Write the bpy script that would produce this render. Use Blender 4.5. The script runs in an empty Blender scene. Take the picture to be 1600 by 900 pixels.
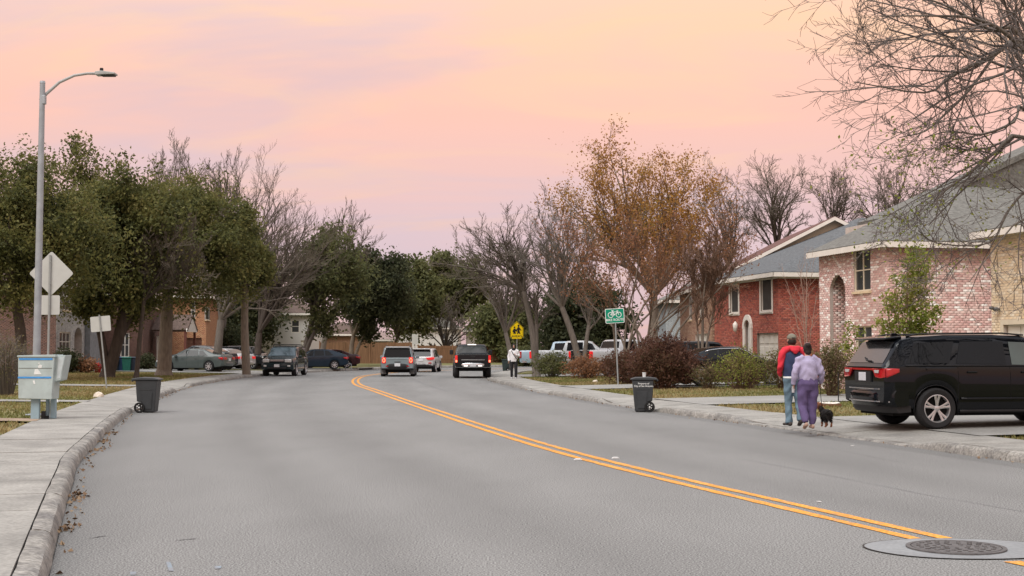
import bpy, bmesh, math, random
import numpy as np
from mathutils import Vector, Matrix

SC = bpy.context.scene
COL = SC.collection
RNG = random.Random(7)
NR = np.random.default_rng(11)
R = math.radians

def lin(c):
    """sRGB 0-255 triple to linear"""
    o = []
    for v in c:
        v /= 255.0
        o.append(v / 12.92 if v <= 0.04045 else ((v + 0.055) / 1.055) ** 2.4)
    return tuple(o)

# ------------------------------------------------------------------ camera
CAM_H, FPX, PITCH = 1.65, 2133.0, math.atan(95 / 2133.0)
cam_d = bpy.data.cameras.new('camera')
cam_d.sensor_width = 36.0
cam_d.lens = 36.0 * FPX / 1600.0
cam_d.clip_end = 3000.0
cam = bpy.data.objects.new('camera', cam_d)
COL.objects.link(cam)
cam.location = (0, 0, CAM_H)
cam.rotation_euler = (math.pi / 2 + PITCH, 0, 0)
SC.camera = cam

# ------------------------------------------------------------------ sky
world = bpy.data.worlds.new('World')
SC.world = world
world.use_nodes = True
wn, wl = world.node_tree.nodes, world.node_tree.links
wn.clear()
SUN_EL, SUN_AZ = R(56), R(212)      # azimuth from +Y clockwise: the glow comes from behind the camera, from the left

def wnode(t, **kw):
    n = wn.new(t)
    for k, v in kw.items():
        setattr(n, k, v)
    return n

def ramp_node(nodes, stops, interp='LINEAR'):
    n = nodes.new('ShaderNodeValToRGB')
    n.color_ramp.interpolation = interp
    e = n.color_ramp.elements
    while len(e) < len(stops):
        e.new(0.5)
    for el, (p, c) in zip(e, stops):
        el.position = p
        el.color = (*c, 1) if len(c) == 3 else c
    return n

def wmath(op, a, b=None):
    n = wnode('ShaderNodeMath', operation=op)
    for i, v in enumerate((a, b)):
        if v is None:
            continue
        if isinstance(v, (int, float)):
            n.inputs[i].default_value = v
        else:
            wl.new(v, n.inputs[i])
    return n.outputs[0]

tc = wnode('ShaderNodeTexCoord')
sep = wnode('ShaderNodeSeparateXYZ')
wl.new(tc.outputs['Generated'], sep.inputs[0])
zc = wmath('MAXIMUM', sep.outputs[2], 0.0)
den = wmath('ADD', zc, 0.16)
cx = wmath('DIVIDE', sep.outputs[0], den)
cy = wmath('DIVIDE', sep.outputs[1], den)
comb = wnode('ShaderNodeCombineXYZ')
wl.new(cx, comb.inputs[0]); wl.new(cy, comb.inputs[1])
mp = wnode('ShaderNodeMapping')
mp.inputs['Rotation'].default_value = (0, 0, R(17))
mp.inputs['Scale'].default_value = (0.55, 1.05, 1)
mp.inputs['Location'].default_value = (2.2, 0.9, 0)
wl.new(comb.outputs[0], mp.inputs[0])
nz = wnode('ShaderNodeTexNoise')
nz.inputs['Scale'].default_value = 0.8
nz.inputs['Detail'].default_value = 5.0
nz.inputs['Roughness'].default_value = 0.58
nz.inputs['Distortion'].default_value = 0.5
wl.new(mp.outputs[0], nz.inputs['Vector'])
nz2 = wnode('ShaderNodeTexNoise')
nz2.inputs['Scale'].default_value = 2.1
nz2.inputs['Detail'].default_value = 6.0
nz2.inputs['Roughness'].default_value = 0.55
nz2.inputs['Distortion'].default_value = 0.9
wl.new(mp.outputs[0], nz2.inputs['Vector'])
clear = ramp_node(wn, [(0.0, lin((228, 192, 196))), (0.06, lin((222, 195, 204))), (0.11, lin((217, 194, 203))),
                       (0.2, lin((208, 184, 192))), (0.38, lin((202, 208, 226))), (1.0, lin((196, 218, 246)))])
lit = ramp_node(wn, [(0.0, lin((231, 192, 194))), (0.07, lin((226, 195, 202))), (0.12, lin((240, 194, 186))),
                     (0.17, lin((251, 194, 172))), (0.25, lin((253, 202, 172))), (0.45, lin((240, 218, 208))), (1.0, lin((226, 232, 240)))])
gold = ramp_node(wn, [(0.0, lin((240, 192, 180))), (0.15, lin((253, 204, 168))), (0.26, lin((255, 212, 152))), (0.45, lin((250, 226, 206))), (1.0, lin((240, 236, 236)))])
for r_ in (clear, lit, gold):
    wl.new(zc, r_.inputs[0])
f1 = ramp_node(wn, [(0.30, (0, 0, 0)), (0.50, (1, 1, 1))])
wl.new(nz.outputs[0], f1.inputs[0])
m1 = wnode('ShaderNodeMix', data_type='RGBA')
wl.new(f1.outputs[0], m1.inputs[0]); wl.new(clear.outputs[0], m1.inputs[6]); wl.new(lit.outputs[0], m1.inputs[7])
f2 = ramp_node(wn, [(0.5, (0, 0, 0)), (0.72, (0.7, 0.7, 0.7))])
wl.new(nz2.outputs[0], f2.inputs[0])
m2 = wnode('ShaderNodeMix', data_type='RGBA')
wl.new(f2.outputs[0], m2.inputs[0]); wl.new(m1.outputs[2], m2.inputs[6]); wl.new(gold.outputs[0], m2.inputs[7])
sky = wnode('ShaderNodeTexSky', sky_type='NISHITA')
sky.sun_disc = False
sky.sun_elevation = SUN_EL
sky.sun_rotation = SUN_AZ
bg1 = wnode('ShaderNodeBackground'); bg1.inputs[1].default_value = 0.0
bg1.inputs[1].default_value = 0.012
wl.new(sky.outputs[0], bg1.inputs[0])
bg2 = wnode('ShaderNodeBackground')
wl.new(wmath('ADD', wmath('MULTIPLY', zc, 0.85), 0.715), bg2.inputs[1])  # sky strengthened toward the unseen zenith, added to brighten the ground
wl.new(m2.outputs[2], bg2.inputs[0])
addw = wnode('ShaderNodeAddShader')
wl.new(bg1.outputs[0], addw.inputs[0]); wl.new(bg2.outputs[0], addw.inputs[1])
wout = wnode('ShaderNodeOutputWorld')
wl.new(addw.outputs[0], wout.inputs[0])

# ------------------------------------------------------------------ sun: wide glow behind the camera, raised high to deepen shade under things
sun_d = bpy.data.lights.new('sun', 'SUN')
sun_d.energy = 2.1
sun_d.angle = R(38)
sun_d.color = (1.0, 0.985, 0.955)
sun = bpy.data.objects.new('sun', sun_d)
COL.objects.link(sun)
sdir = Vector((math.sin(SUN_AZ) * math.cos(SUN_EL), math.cos(SUN_AZ) * math.cos(SUN_EL), math.sin(SUN_EL)))
sun.rotation_euler = sdir.to_track_quat('Z', 'Y').to_euler()
sun.location = (-20, -30, 40)

SC.view_settings.view_transform = 'Standard'
SC.view_settings.look = 'None'
SC.view_settings.exposure = 0.25
SC.view_settings.gamma = 1.0
SC.view_settings.use_curve_mapping = False
SC.cycles.max_bounces = 6
SC.cycles.transparent_max_bounces = 6

# ------------------------------------------------------------------ helpers
def ray(px, py):
    u, v = (px - 800) / FPX, (450 - py) / FPX
    c, s = math.cos(PITCH), math.sin(PITCH)
    return Vector((u, c - v * s, s + v * c))

def gnd(px, py, z=0.0):
    """point on the level z that the photograph shows at this pixel"""
    d = ray(px, py)
    t = (z - CAM_H) / d.z
    return Vector((d.x * t, d.y * t, z))

def at(px, py, Y):
    """point at distance Y down the street that the photograph shows at this pixel"""
    d = ray(px, py)
    t = Y / d.y
    return Vector((d.x * t, Y, CAM_H + d.z * t))

def tag(o, label=None, cat=None, group=None, kind=None):
    if label: o['label'] = label
    if cat: o['category'] = cat
    if group: o['group'] = group
    if kind: o['kind'] = kind
    return o

def thing(name, label, cat, loc=(0, 0, 0), rotz=0.0, group=None):
    o = bpy.data.objects.new(name, None)
    o.empty_display_size = 0.2
    COL.objects.link(o)
    o.location = loc
    o.rotation_euler = (0, 0, rotz)
    return tag(o, label, cat, group)

def link(name, me, m, parent=None):
    if m is not None and not me.materials:
        me.materials.append(m)
    o = bpy.data.objects.new(name, me)
    COL.objects.link(o)
    if parent is not None:
        o.parent = parent
    return o

def copy_tree(o, parent=None):
    c = o.copy()
    COL.objects.link(c)
    c.parent = parent
    for ch in list(o.children):
        copy_tree(ch, c)
    return c

class MB:
    """collects vertices and faces, then links them as one mesh object"""
    def __init__(s):
        s.v, s.f = [], []
    def face(s, pts):
        n = len(s.v)
        s.v += [tuple(p) for p in pts]
        s.f.append(tuple(range(n, n + len(pts))))
        return s
    def box(s, c, d, rot=None):
        n = len(s.v)
        hx, hy, hz = d[0] / 2, d[1] / 2, d[2] / 2
        for x in (-hx, hx):
            for y in (-hy, hy):
                for z in (-hz, hz):
                    p = Vector((x, y, z))
                    if rot is not None: p = rot @ p
                    s.v.append((p.x + c[0], p.y + c[1], p.z + c[2]))
        for q in ((0, 1, 3, 2), (4, 6, 7, 5), (0, 4, 5, 1), (2, 3, 7, 6), (0, 2, 6, 4), (1, 5, 7, 3)):
            s.f.append(tuple(n + i for i in q))
        return s
    def box2(s, a, b):
        return s.box([(a[i] + b[i]) / 2 for i in range(3)], [abs(b[i] - a[i]) for i in range(3)])
    def tube(s, pts, rad, n=8, caps=True, ref=None, flat=None):
        """pts: centre line, rad: radius or list of radii or list of (a,b) pairs"""
        P = [Vector(p) for p in pts]
        if not isinstance(rad, (list, tuple)): rad = [rad] * len(P)
        base = len(s.v)
        ref0 = Vector(ref) if ref else None
        u = None
        for i, p in enumerate(P):
            t = (P[min(i + 1, len(P) - 1)] - P[max(i - 1, 0)])
            if t.length < 1e-9: t = Vector((0, 0, 1))
            t.normalize()
            if ref0 is not None:
                u = ref0 - t * t.dot(ref0)
            elif u is None:
                a = Vector((0, 0, 1)) if abs(t.z) < 0.9 else Vector((1, 0, 0))
                u = a - t * t.dot(a)
            else:
                u = u - t * t.dot(u)
            if u.length < 1e-6:
                u = t.orthogonal()
            u.normalize()
            w = t.cross(u)
            r_ = rad[i]
            ra, rb = (r_ if isinstance(r_, (list, tuple)) else (r_, r_))
            for k in range(n):
                a = 2 * math.pi * k / n
                q = p + u * (math.cos(a) * ra) + w * (math.sin(a) * rb)
                s.v.append((q.x, q.y, q.z))
        for i in range(len(P) - 1):
            for k in range(n):
                a, b = base + i * n + k, base + i * n + (k + 1) % n
                s.f.append((a, b, b + n, a + n))
        if caps:
            s.f.append(tuple(base + k for k in range(n - 1, -1, -1)))
            e = base + (len(P) - 1) * n
            s.f.append(tuple(e + k for k in range(n)))
        return s
    def lathe(s, prof, n=24, axis='z', c=(0, 0, 0), closed=False):
        base = len(s.v)
        for (r_, h) in prof:
            for k in range(n):
                a = 2 * math.pi * k / n
                x, y, z = r_ * math.cos(a), r_ * math.sin(a), h
                if axis == 'y': x, y, z = x, z, y
                elif axis == 'x': x, y, z = z, x, y
                s.v.append((x + c[0], y + c[1], z + c[2]))
        m = len(prof)
        for i in range(m if closed else m - 1):
            for k in range(n):
                a, b = base + i * n + k, base + i * n + (k + 1) % n
                j = ((i + 1) % m) * n - i * n
                s.f.append((a, b, b + j, a + j))
        return s
    def prism(s, poly, vec):
        """polygon (3-D points) pushed along vec, closed"""
        n = len(poly)
        base = len(s.v)
        vec = Vector(vec)
        for p in poly: s.v.append(tuple(p))
        for p in poly:
            q = Vector(p) + vec
            s.v.append((q.x, q.y, q.z))
        s.f.append(tuple(base + i for i in range(n)))
        s.f.append(tuple(base + n + i for i in range(n - 1, -1, -1)))
        for i in range(n):
            j = (i + 1) % n
            s.f.append((base + i, base + n + i, base + n + j, base + j))
        return s
    def ellipsoid(s, c, r, n=12, m=8):
        prof = []
        base = len(s.v)
        for i in range(m + 1):
            th = math.pi * i / m
            for k in range(n):
                a = 2 * math.pi * k / n
                s.v.append((c[0] + r[0] * math.sin(th) * math.cos(a), c[1] + r[1] * math.sin(th) * math.sin(a), c[2] - r[2] * math.cos(th)))
        for i in range(m):
            for k in range(n):
                a, b = base + i * n + k, base + i * n + (k + 1) % n
                s.f.append((a, b, b + n, a + n))
        return s
    def mesh(s, name, smooth=False, fix=True):
        me = bpy.data.meshes.new(name)
        me.from_pydata(s.v, [], s.f)
        if fix:
            bm = bmesh.new(); bm.from_mesh(me)
            bmesh.ops.remove_doubles(bm, verts=bm.verts, dist=1e-5)
            bmesh.ops.recalc_face_normals(bm, faces=bm.faces)
            bm.to_mesh(me); bm.free()
        if smooth: shade(me, smooth)
        return me
    def build(s, name, m, parent=None, smooth=False, bevel=0, seg=2, fix=True):
        me = s.mesh(name, smooth, fix)
        o = link(name, me, m, parent)
        if bevel:
            b = o.modifiers.new('edge', 'BEVEL')
            b.width = bevel; b.segments = seg; b.limit_method = 'ANGLE'; b.angle_limit = R(40)
        return o

def shade(me, smooth):
    if smooth is True:
        me.polygons.foreach_set('use_smooth', [True] * len(me.polygons))
    else:
        me.polygons.foreach_set('use_smooth', [True] * len(me.polygons))
        bm = bmesh.new(); bm.from_mesh(me)
        for e in bm.edges:
            if len(e.link_faces) == 2 and e.calc_face_angle(0) > R(smooth): e.smooth = False
        bm.to_mesh(me); bm.free()

def np_mesh(name, V, F, attr=None):
    """V (n,3) points, F (m,k) faces of one size; attr: float per point called 'rnd'"""
    me = bpy.data.meshes.new(name)
    V = np.asarray(V, np.float32); F = np.asarray(F, np.int32)
    k = F.shape[1]
    me.vertices.add(len(V)); me.vertices.foreach_set('co', V.ravel())
    me.loops.add(F.size); me.loops.foreach_set('vertex_index', F.ravel())
    me.polygons.add(len(F))
    me.polygons.foreach_set('loop_start', np.arange(0, F.size, k, dtype=np.int32))
    if attr is not None:
        a = me.attributes.new('rnd', 'FLOAT', 'POINT')
        a.data.foreach_set('value', np.asarray(attr, np.float32))
    me.update(calc_edges=True)
    return me

# ------------------------------------------------------------------ materials
MATS = {}
def mat(name, col, rough=0.7, var=0.12, scale=6.0, bump=0.0, bscale=None, metal=0.0, coat=0.0, spec=0.28, emit=None, estr=0.0,
        stops=None, src=None, detail=5.0, stretch=None, trans=0.0, dirt=None, fine=None, lanes=None):
    """procedural material. stops+src('attr'|'object'): colour ramp read from a per-piece random value"""
    if name in MATS: return MATS[name]
    m = bpy.data.materials.new(name)
    m.use_nodes = True
    nt = m.node_tree; n, l = nt.nodes, nt.links
    b = n['Principled BSDF']
    b.inputs['Roughness'].default_value = rough
    b.inputs['Metallic'].default_value = metal
    b.inputs['Specular IOR Level'].default_value = spec
    if coat: b.inputs['Coat Weight'].default_value = coat; b.inputs['Coat Roughness'].default_value = 0.02
    tcn = n.new('ShaderNodeTexCoord')
    vec = tcn.outputs['Object']
    if stretch:
        mpn = n.new('ShaderNodeMapping'); mpn.inputs['Scale'].default_value = stretch
        l.new(vec, mpn.inputs[0]); vec = mpn.outputs[0]
    nzn = n.new('ShaderNodeTexNoise')
    nzn.inputs['Scale'].default_value = scale; nzn.inputs['Detail'].default_value = detail
    l.new(vec, nzn.inputs['Vector'])
    if stops:
        if src == 'object':
            oi = n.new('ShaderNodeObjectInfo'); rv = oi.outputs['Random']
        else:
            at_ = n.new('ShaderNodeAttribute'); at_.attribute_name = 'rnd'; rv = at_.outputs['Fac']
        rp = ramp_node(n, stops); l.new(rv, rp.inputs[0]); basec = rp.outputs[0]
    else:
        rgb = n.new('ShaderNodeRGB'); rgb.outputs[0].default_value = (*col, 1); basec = rgb.outputs[0]
    def mult(src_, fac_socket, lo, hi, p0=0.3, p1=0.7):
        r0 = ramp_node(n, [(p0, (lo,) * 3), (p1, (hi,) * 3)]); l.new(fac_socket, r0.inputs[0])
        mx = n.new('ShaderNodeMix'); mx.data_type = 'RGBA'; mx.blend_type = 'MULTIPLY'; mx.inputs[0].default_value = 1
        l.new(src_, mx.inputs[6]); l.new(r0.outputs[0], mx.inputs[7])
        return mx.outputs[2]
    c = mult(basec, nzn.outputs[0], 1 - var, 1 + var)
    if dirt:                                   # (colour, scale, lo, hi, amount): stains with a shape of their own
        nd = n.new('ShaderNodeTexNoise'); nd.inputs['Scale'].default_value = dirt[1]; nd.inputs['Detail'].default_value = 7
        nd.inputs['Roughness'].default_value = 0.62
        l.new(vec, nd.inputs['Vector'])
        r1 = ramp_node(n, [(dirt[2], (0, 0, 0)), (dirt[3], (dirt[4],) * 3)]); l.new(nd.outputs[0], r1.inputs[0])
        mx = n.new('ShaderNodeMix'); mx.data_type = 'RGBA'
        l.new(r1.outputs[0], mx.inputs[0]); l.new(c, mx.inputs[6]); mx.inputs[7].default_value = (*dirt[0], 1); c = mx.outputs[2]
    if fine:                                   # (scale, amount) fine grain
        nf = n.new('ShaderNodeTexNoise'); nf.inputs['Scale'].default_value = fine[0]; nf.inputs['Detail'].default_value = 3
        l.new(tcn.outputs['Object'], nf.inputs['Vector'])
        c = mult(c, nf.outputs[0], 1 - fine[1], 1 + fine[1], 0.36, 0.64)
    if lanes:                                  # worn and oiled tracks across the lane, read from the lateral position
        al = n.new('ShaderNodeAttribute'); al.attribute_name = 'rnd'
        nw = n.new('ShaderNodeTexNoise'); nw.inputs['Scale'].default_value = 0.25; nw.inputs['Detail'].default_value = 4; l.new(vec, nw.inputs['Vector'])
        mw = n.new('ShaderNodeMath'); mw.operation = 'MULTIPLY_ADD'; mw.inputs[1].default_value = 0.06; l.new(nw.outputs[0], mw.inputs[0]); l.new(al.outputs['Fac'], mw.inputs[2])
        rl_ = ramp_node(n, [(p + 0.03, (v_,) * 3) for p, v_ in lanes]); l.new(mw.outputs[0], rl_.inputs[0])
        mx = n.new('ShaderNodeMix'); mx.data_type = 'RGBA'; mx.blend_type = 'MULTIPLY'; mx.inputs[0].default_value = 1
        l.new(c, mx.inputs[6]); l.new(rl_.outputs[0], mx.inputs[7]); c = mx.outputs[2]
    l.new(c, b.inputs['Base Color'])
    if bump:
        nb = n.new('ShaderNodeTexNoise'); nb.inputs['Scale'].default_value = bscale or scale * 6; nb.inputs['Detail'].default_value = 4
        l.new(vec, nb.inputs['Vector'])
        bp = n.new('ShaderNodeBump'); bp.inputs['Strength'].default_value = bump; bp.inputs['Distance'].default_value = 0.02
        l.new(nb.outputs[0], bp.inputs['Height']); l.new(bp.outputs[0], b.inputs['Normal'])
    if emit:
        b.inputs['Emission Color'].default_value = (*emit, 1); b.inputs['Emission Strength'].default_value = estr
    if trans:                                  # thin leaves let light through
        tr = n.new('ShaderNodeBsdfTranslucent'); l.new(c, tr.inputs[0])
        ms = n.new('ShaderNodeMixShader'); ms.inputs[0].default_value = trans
        l.new(b.outputs[0], ms.inputs[1]); l.new(tr.outputs[0], ms.inputs[2]); l.new(ms.outputs[0], n['Material Output'].inputs[0])
    MATS[name] = m
    return m
# ================================================================== THE SETTING
def smooth_line(ctrl, step=0.5):
    """Catmull-Rom through control points, resampled by length"""
    P = [np.array(p, float) for p in ctrl]
    P = [2 * P[0] - P[1]] + P + [2 * P[-1] - P[-2]]
    out = []
    for i in range(1, len(P) - 2):
        for t in np.linspace(0, 1, 24, endpoint=False):
            a, b, c, d = P[i - 1], P[i], P[i + 1], P[i + 2]
            out.append(0.5 * (2 * b + (c - a) * t + (2 * a - 5 * b + 4 * c - d) * t * t + (3 * b - a - 3 * c + d) * t ** 3))
    out.append(P[-2])
    out = np.array(out)
    s = np.r_[0, np.cumsum(np.linalg.norm(np.diff(out, axis=0), axis=1))]
    n = max(2, int(s[-1] / step))
    q = np.linspace(0, s[-1], n + 1)
    return np.c_[np.interp(q, s, out[:, 0]), np.interp(q, s, out[:, 1])]

KL = smooth_line([(6.2, -20), (2.8, -10), (-0.35, 0), (-3.36, 10), (-5.25, 16.4), (-6.65, 21.5), (-10.0, 36.3), (-13.5, 56), (-15.0, 71), (-15.1, 82), (-14.2, 94), (-11.5, 107), (-6, 120), (4, 130), (20, 136), (45, 138), (90, 136)])
KR = smooth_line([(19.5, -20), (16.0, -10), (12.9, 0), (9.9, 10), (7.45, 19.5), (6.75, 22.7), (5.15, 30), (3.55, 37), (1.25, 50.3), (-0.45, 64), (-1.35, 75), (-1.4, 85), (-0.2, 95), (4.5, 104), (14, 110.5), (28, 115), (45, 117), (90, 116)])
KC = smooth_line([(13.0, -20), (9.6, -10), (6.75, 0), (4.25, 10), (3.62, 12.0), (0.83, 22.0), (-2.2, 37), (-5.4, 54), (-7.25, 64), (-8.6, 76), (-8.9, 86), (-7.6, 97), (-3.8, 108), (3, 117), (14, 123), (30, 127), (45, 127.5), (90, 126)])

def normals(line):
    t = np.gradient(line, axis=0)
    t /= np.linalg.norm(t, axis=1)[:, None]
    return np.c_[t[:, 1], -t[:, 0]]           # right of the direction of travel

def offset(line, d):
    return line + normals(line) * d

def resample(line, n):
    s = np.r_[0, np.cumsum(np.linalg.norm(np.diff(line, axis=0), axis=1))]
    q = np.linspace(0, s[-1], n)
    return np.c_[np.interp(q, s, line[:, 0]), np.interp(q, s, line[:, 1])]

def sdist(P, poly):
    """distance of points to a closed polygon, negative inside"""
    d = np.full(len(P), 1e9); inside = np.zeros(len(P), bool)
    for a, b in zip(poly, np.roll(poly, -1, axis=0)):
        e = b - a; w = P - a
        t = np.clip((w @ e) / (e @ e + 1e-12), 0, 1)
        q = w - t[:, None] * e
        d = np.minimum(d, (q * q).sum(1))
        c = ((a[1] <= P[:, 1]) != (b[1] <= P[:, 1]))
        with np.errstate(divide='ignore', invalid='ignore'):
            xi = a[0] + (P[:, 1] - a[1]) / (b[1] - a[1]) * e[0]
        inside ^= c & (P[:, 0] < xi)
    d = np.sqrt(d)
    return np.where(inside, -d, d)

ROADPOLY = np.r_[KL[::4], KR[::-4]]

def lawn_z(d):
    d = np.asarray(d, float)
    return np.where(d < 0.4, -0.3, np.where(d < 1.7, 0.118 - (1.7 - d) * 0.22, 0.118 + np.clip(d - 1.6, 0, 24) * 0.0155))

GX, GY = np.arange(-70, 70.1, 0.5), np.arange(-20, 170.1, 0.5)
def _dgrid():
    X, Y = np.meshgrid(GX[::2], GY[::2])
    D = sdist(np.c_[X.ravel(), Y.ravel()], ROADPOLY).reshape(X.shape)
    D = np.array([np.interp(GX, GX[::2], r_) for r_ in D])
    return np.array([np.interp(GY, GY[::2], c_) for c_ in D.T]).T
DG = _dgrid()
def road_dist(P):
    """distance from the edge of the road, looked up on a grid"""
    P = np.asarray(P, float)
    fx = np.clip((P[:, 0] + 70) / 0.5, 0, len(GX) - 1.001); fy = np.clip((P[:, 1] + 20) / 0.5, 0, len(GY) - 1.001)
    i, j = fx.astype(int), fy.astype(int); u, v = fx - i, fy - j
    return DG[j, i] * (1 - u) * (1 - v) + DG[j, i + 1] * u * (1 - v) + DG[j + 1, i] * (1 - u) * v + DG[j + 1, i + 1] * u * v

def lz(x, y):
    """height of the lawn at a place"""
    return float(lawn_z(road_dist(np.array([[x, y]])))[0])

# ---- materials of the ground
M_ASPH = mat('asphalt', (0.196, 0.195, 0.186), 0.92, 0.08, 0.5, stretch=(1.0, 0.35, 1), dirt=((0.14, 0.14, 0.134), 0.8, 0.48, 0.75, 0.35), fine=(66, 0.66),
              lanes=[(0.0, 0.72), (0.02, 0.86), (0.06, 0.98), (0.14, 1.0), (0.19, 0.88), (0.25, 1.02), (0.33, 0.89), (0.42, 1.03), (0.56, 0.99), (0.63, 0.88), (0.71, 1.03), (0.79, 0.90), (0.88, 1.0), (0.96, 0.95), (0.985, 0.78)])
M_CONC = mat('pale_concrete', (0.285, 0.275, 0.248), 0.9, 0.18, 1.2, bump=0.15, bscale=60, dirt=((0.16, 0.155, 0.142), 1.1, 0.48, 0.70, 0.6), fine=(26, 0.14))
M_KERB = mat('kerb_concrete', (0.255, 0.243, 0.218), 0.92, 0.24, 2.5, bump=0.6, bscale=30, dirt=((0.13, 0.125, 0.12), 2.6, 0.46, 0.66, 0.8), fine=(24, 0.28))
M_DRIVE = mat('driveway_concrete', (0.275, 0.268, 0.246), 0.9, 0.14, 0.8, bump=0.15, bscale=60, dirt=((0.18, 0.178, 0.17), 0.7, 0.5, 0.75, 0.5), fine=(26, 0.12))
M_LAWN = mat('winter_lawn', (0.17, 0.15, 0.065), 0.95, 0.25, 1.3, bump=0.6, bscale=30, dirt=((0.115, 0.12, 0.035), 0.28, 0.42, 0.60, 0.85), fine=(14, 0.30))
M_YELLOW = mat('road_yellow_paint', (0.66, 0.29, 0.05), 0.85, 0.14, 1.2, dirt=((0.22, 0.20, 0.18), 7.0, 0.50, 0.70, 0.75), fine=(28, 0.28))
M_JOINT = mat('joint_dirt', (0.05, 0.045, 0.04), 0.95)

# ---- ground sheet
def ground_sheet():
    xs = np.r_[np.linspace(-900, -75, 16), np.arange(-70, 70.1, 1.0), np.linspace(75, 900, 16)]
    ys = np.r_[np.linspace(-60, -22, 6), np.arange(-18, 165, 1.0), np.linspace(170, 1500, 18)]
    X, Y = np.meshgrid(xs, ys)
    P = np.c_[X.ravel(), Y.ravel()]
    d = road_dist(P)
    near = (np.abs(P[:, 0]) < 70) & (P[:, 1] > -18) & (P[:, 1] < 165)
    z = lawn_z(np.where(near, d, np.maximum(d, 0.3)))
    z = z + np.where(d > 1.8, NR.normal(0, 0.008, len(z)), 0)
    nx = len(xs)
    i = np.arange((len(ys) - 1) * (nx - 1)); r_, c_ = i // (nx - 1), i % (nx - 1)
    a = r_ * nx + c_
    me = np_mesh('ground', np.c_[P, z], np.c_[a, a + 1, a + nx + 1, a + nx])
    shade(me, True)
    o = link('ground', me, M_LAWN)
    tag(o, 'dry brown and green winter lawns on both sides of the street', kind='structure')
ground_sheet()

# ---- carriageway
def strip_mesh(name, A, B, nlat, z, wob=0.0):
    n = max(len(A), len(B))
    A, B = resample(A, n), resample(B, n)
    V = []
    for k in range(nlat + 1):
        t = k / nlat
        V.append(np.c_[A * (1 - t) + B * t, np.full(n, z)])
    V = np.concatenate(V)
    F = []
    for k in range(nlat):
        a = k * n + np.arange(n - 1)
        F.append(np.c_[a, a + n, a + n + 1, a + 1])
    return np_mesh(name, V, np.concatenate(F))

road = link('road', strip_mesh('road', KL, KR, 24, 0.0), M_ASPH)
road.data.attributes.new('rnd', 'FLOAT', 'POINT').data.foreach_set('value', np.repeat(np.linspace(0, 1, 25), len(road.data.vertices) // 25).astype(np.float32))
tag(road, 'grey asphalt street curving away to the left', kind='structure')

def line_part(line, off, w, z, y0, y1, name, m, parent):
    line = smooth_line([tuple(p) for p in line[::6]], 0.1) if y1 < 50 else smooth_line([tuple(p) for p in line[::6]], 0.25)
    sel = (line[:, 1] > y0) & (line[:, 1] < y1) & (line[:, 0] < 20)
    c = smooth_line([tuple(p) for p in np.r_[line[sel][:1], line[sel][2:-2:4], line[sel][-1:]]], 0.25)
    nrm = normals(c)
    wob = NR.normal(0, 0.006, (len(c), 1))
    A, B = c + nrm * (off - w / 2 + wob), c + nrm * (off + w / 2 - wob)
    n = len(c)
    V = np.r_[np.c_[A, np.full(n, z)], np.c_[B, np.full(n, z)]]
    a = np.arange(n - 1)
    return link(name, np_mesh(name, V, np.c_[a, a + n, a + n + 1, a + 1]), m, parent)
for off in (-0.135, 0.135):
    line_part(KC, off, 0.125, 0.006, 11.85, 118, 'yellow_line', M_YELLOW, road)
    line_part(KC, off, 0.125, 0.006, 1.0, 10.72, 'yellow_line', M_YELLOW, road)

# patch of newer asphalt and the manhole in it
M_PATCH = mat('patch_concrete', (0.235, 0.243, 0.245), 0.85, 0.10, 1.5, bump=0.1, bscale=50, dirt=((0.30, 0.31, 0.31), 1.6, 0.5, 0.75, 0.5), fine=(30, 0.08))
M_IRON = mat('cast_iron', (0.125, 0.12, 0.118), 0.65, 0.25, 12, bump=0.3, metal=0.3)
mc = gnd(1490, 858)
mb = MB()
pp = []
for k in range(40):
    a = 2 * math.pi * k / 40
    rr = 1.0 + 0.015 * math.sin(3 * a + 1) + 0.012 * math.sin(5 * a)
    pp.append((mc.x + 0.08 + 0.80 * rr * math.cos(a), mc.y + 0.575 * rr * math.sin(a), 0.009))
mb.face(pp).build('concrete_patch', M_PATCH, road)
mb = MB()
for k in range(40):
    a, b = 2 * math.pi * k / 40, 2 * math.pi * (k + 1) / 40
    f = lambda q, s: (mc.x + 0.08 + 0.80 * (1.0 + 0.015 * math.sin(3 * q + 1) + 0.012 * math.sin(5 * q)) * math.cos(q) * s, mc.y + 0.575 * (1.0 + 0.015 * math.sin(3 * q + 1) + 0.012 * math.sin(5 * q)) * math.sin(q) * s, 0.0095)
    mb.face([f(a, 1.0), f(b, 1.0), f(b, 1.02), f(a, 1.02)])
mb.build('patch_seam', M_JOINT, road)
mh = thing('manhole_cover', 'round iron manhole cover set in pale patch on the yellow line', 'manhole cover', (mc.x + 0.02, mc.y, 0.010))
MB().lathe([(0.40, 0.0), (0.40, 0.012), (0.365, 0.012), (0.365, 0.004), (0.0, 0.004)], 40).build('ring', M_IRON, mh)
mb = MB()
mb.lathe([(0.355, 0.004), (0.355, 0.012), (0.0, 0.012)], 40)
for r_ in (0.30, 0.235, 0.17, 0.105):
    for k in range(int(r_ * 70)):
        a = 2 * math.pi * k / int(r_ * 70)
        mb.box((r_ * math.cos(a), r_ * math.sin(a), 0.015), (0.03, 0.03, 0.008), Matrix.Rotation(a, 3, 'Z'))
mb.build('lid', M_IRON, mh, fix=False)

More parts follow.
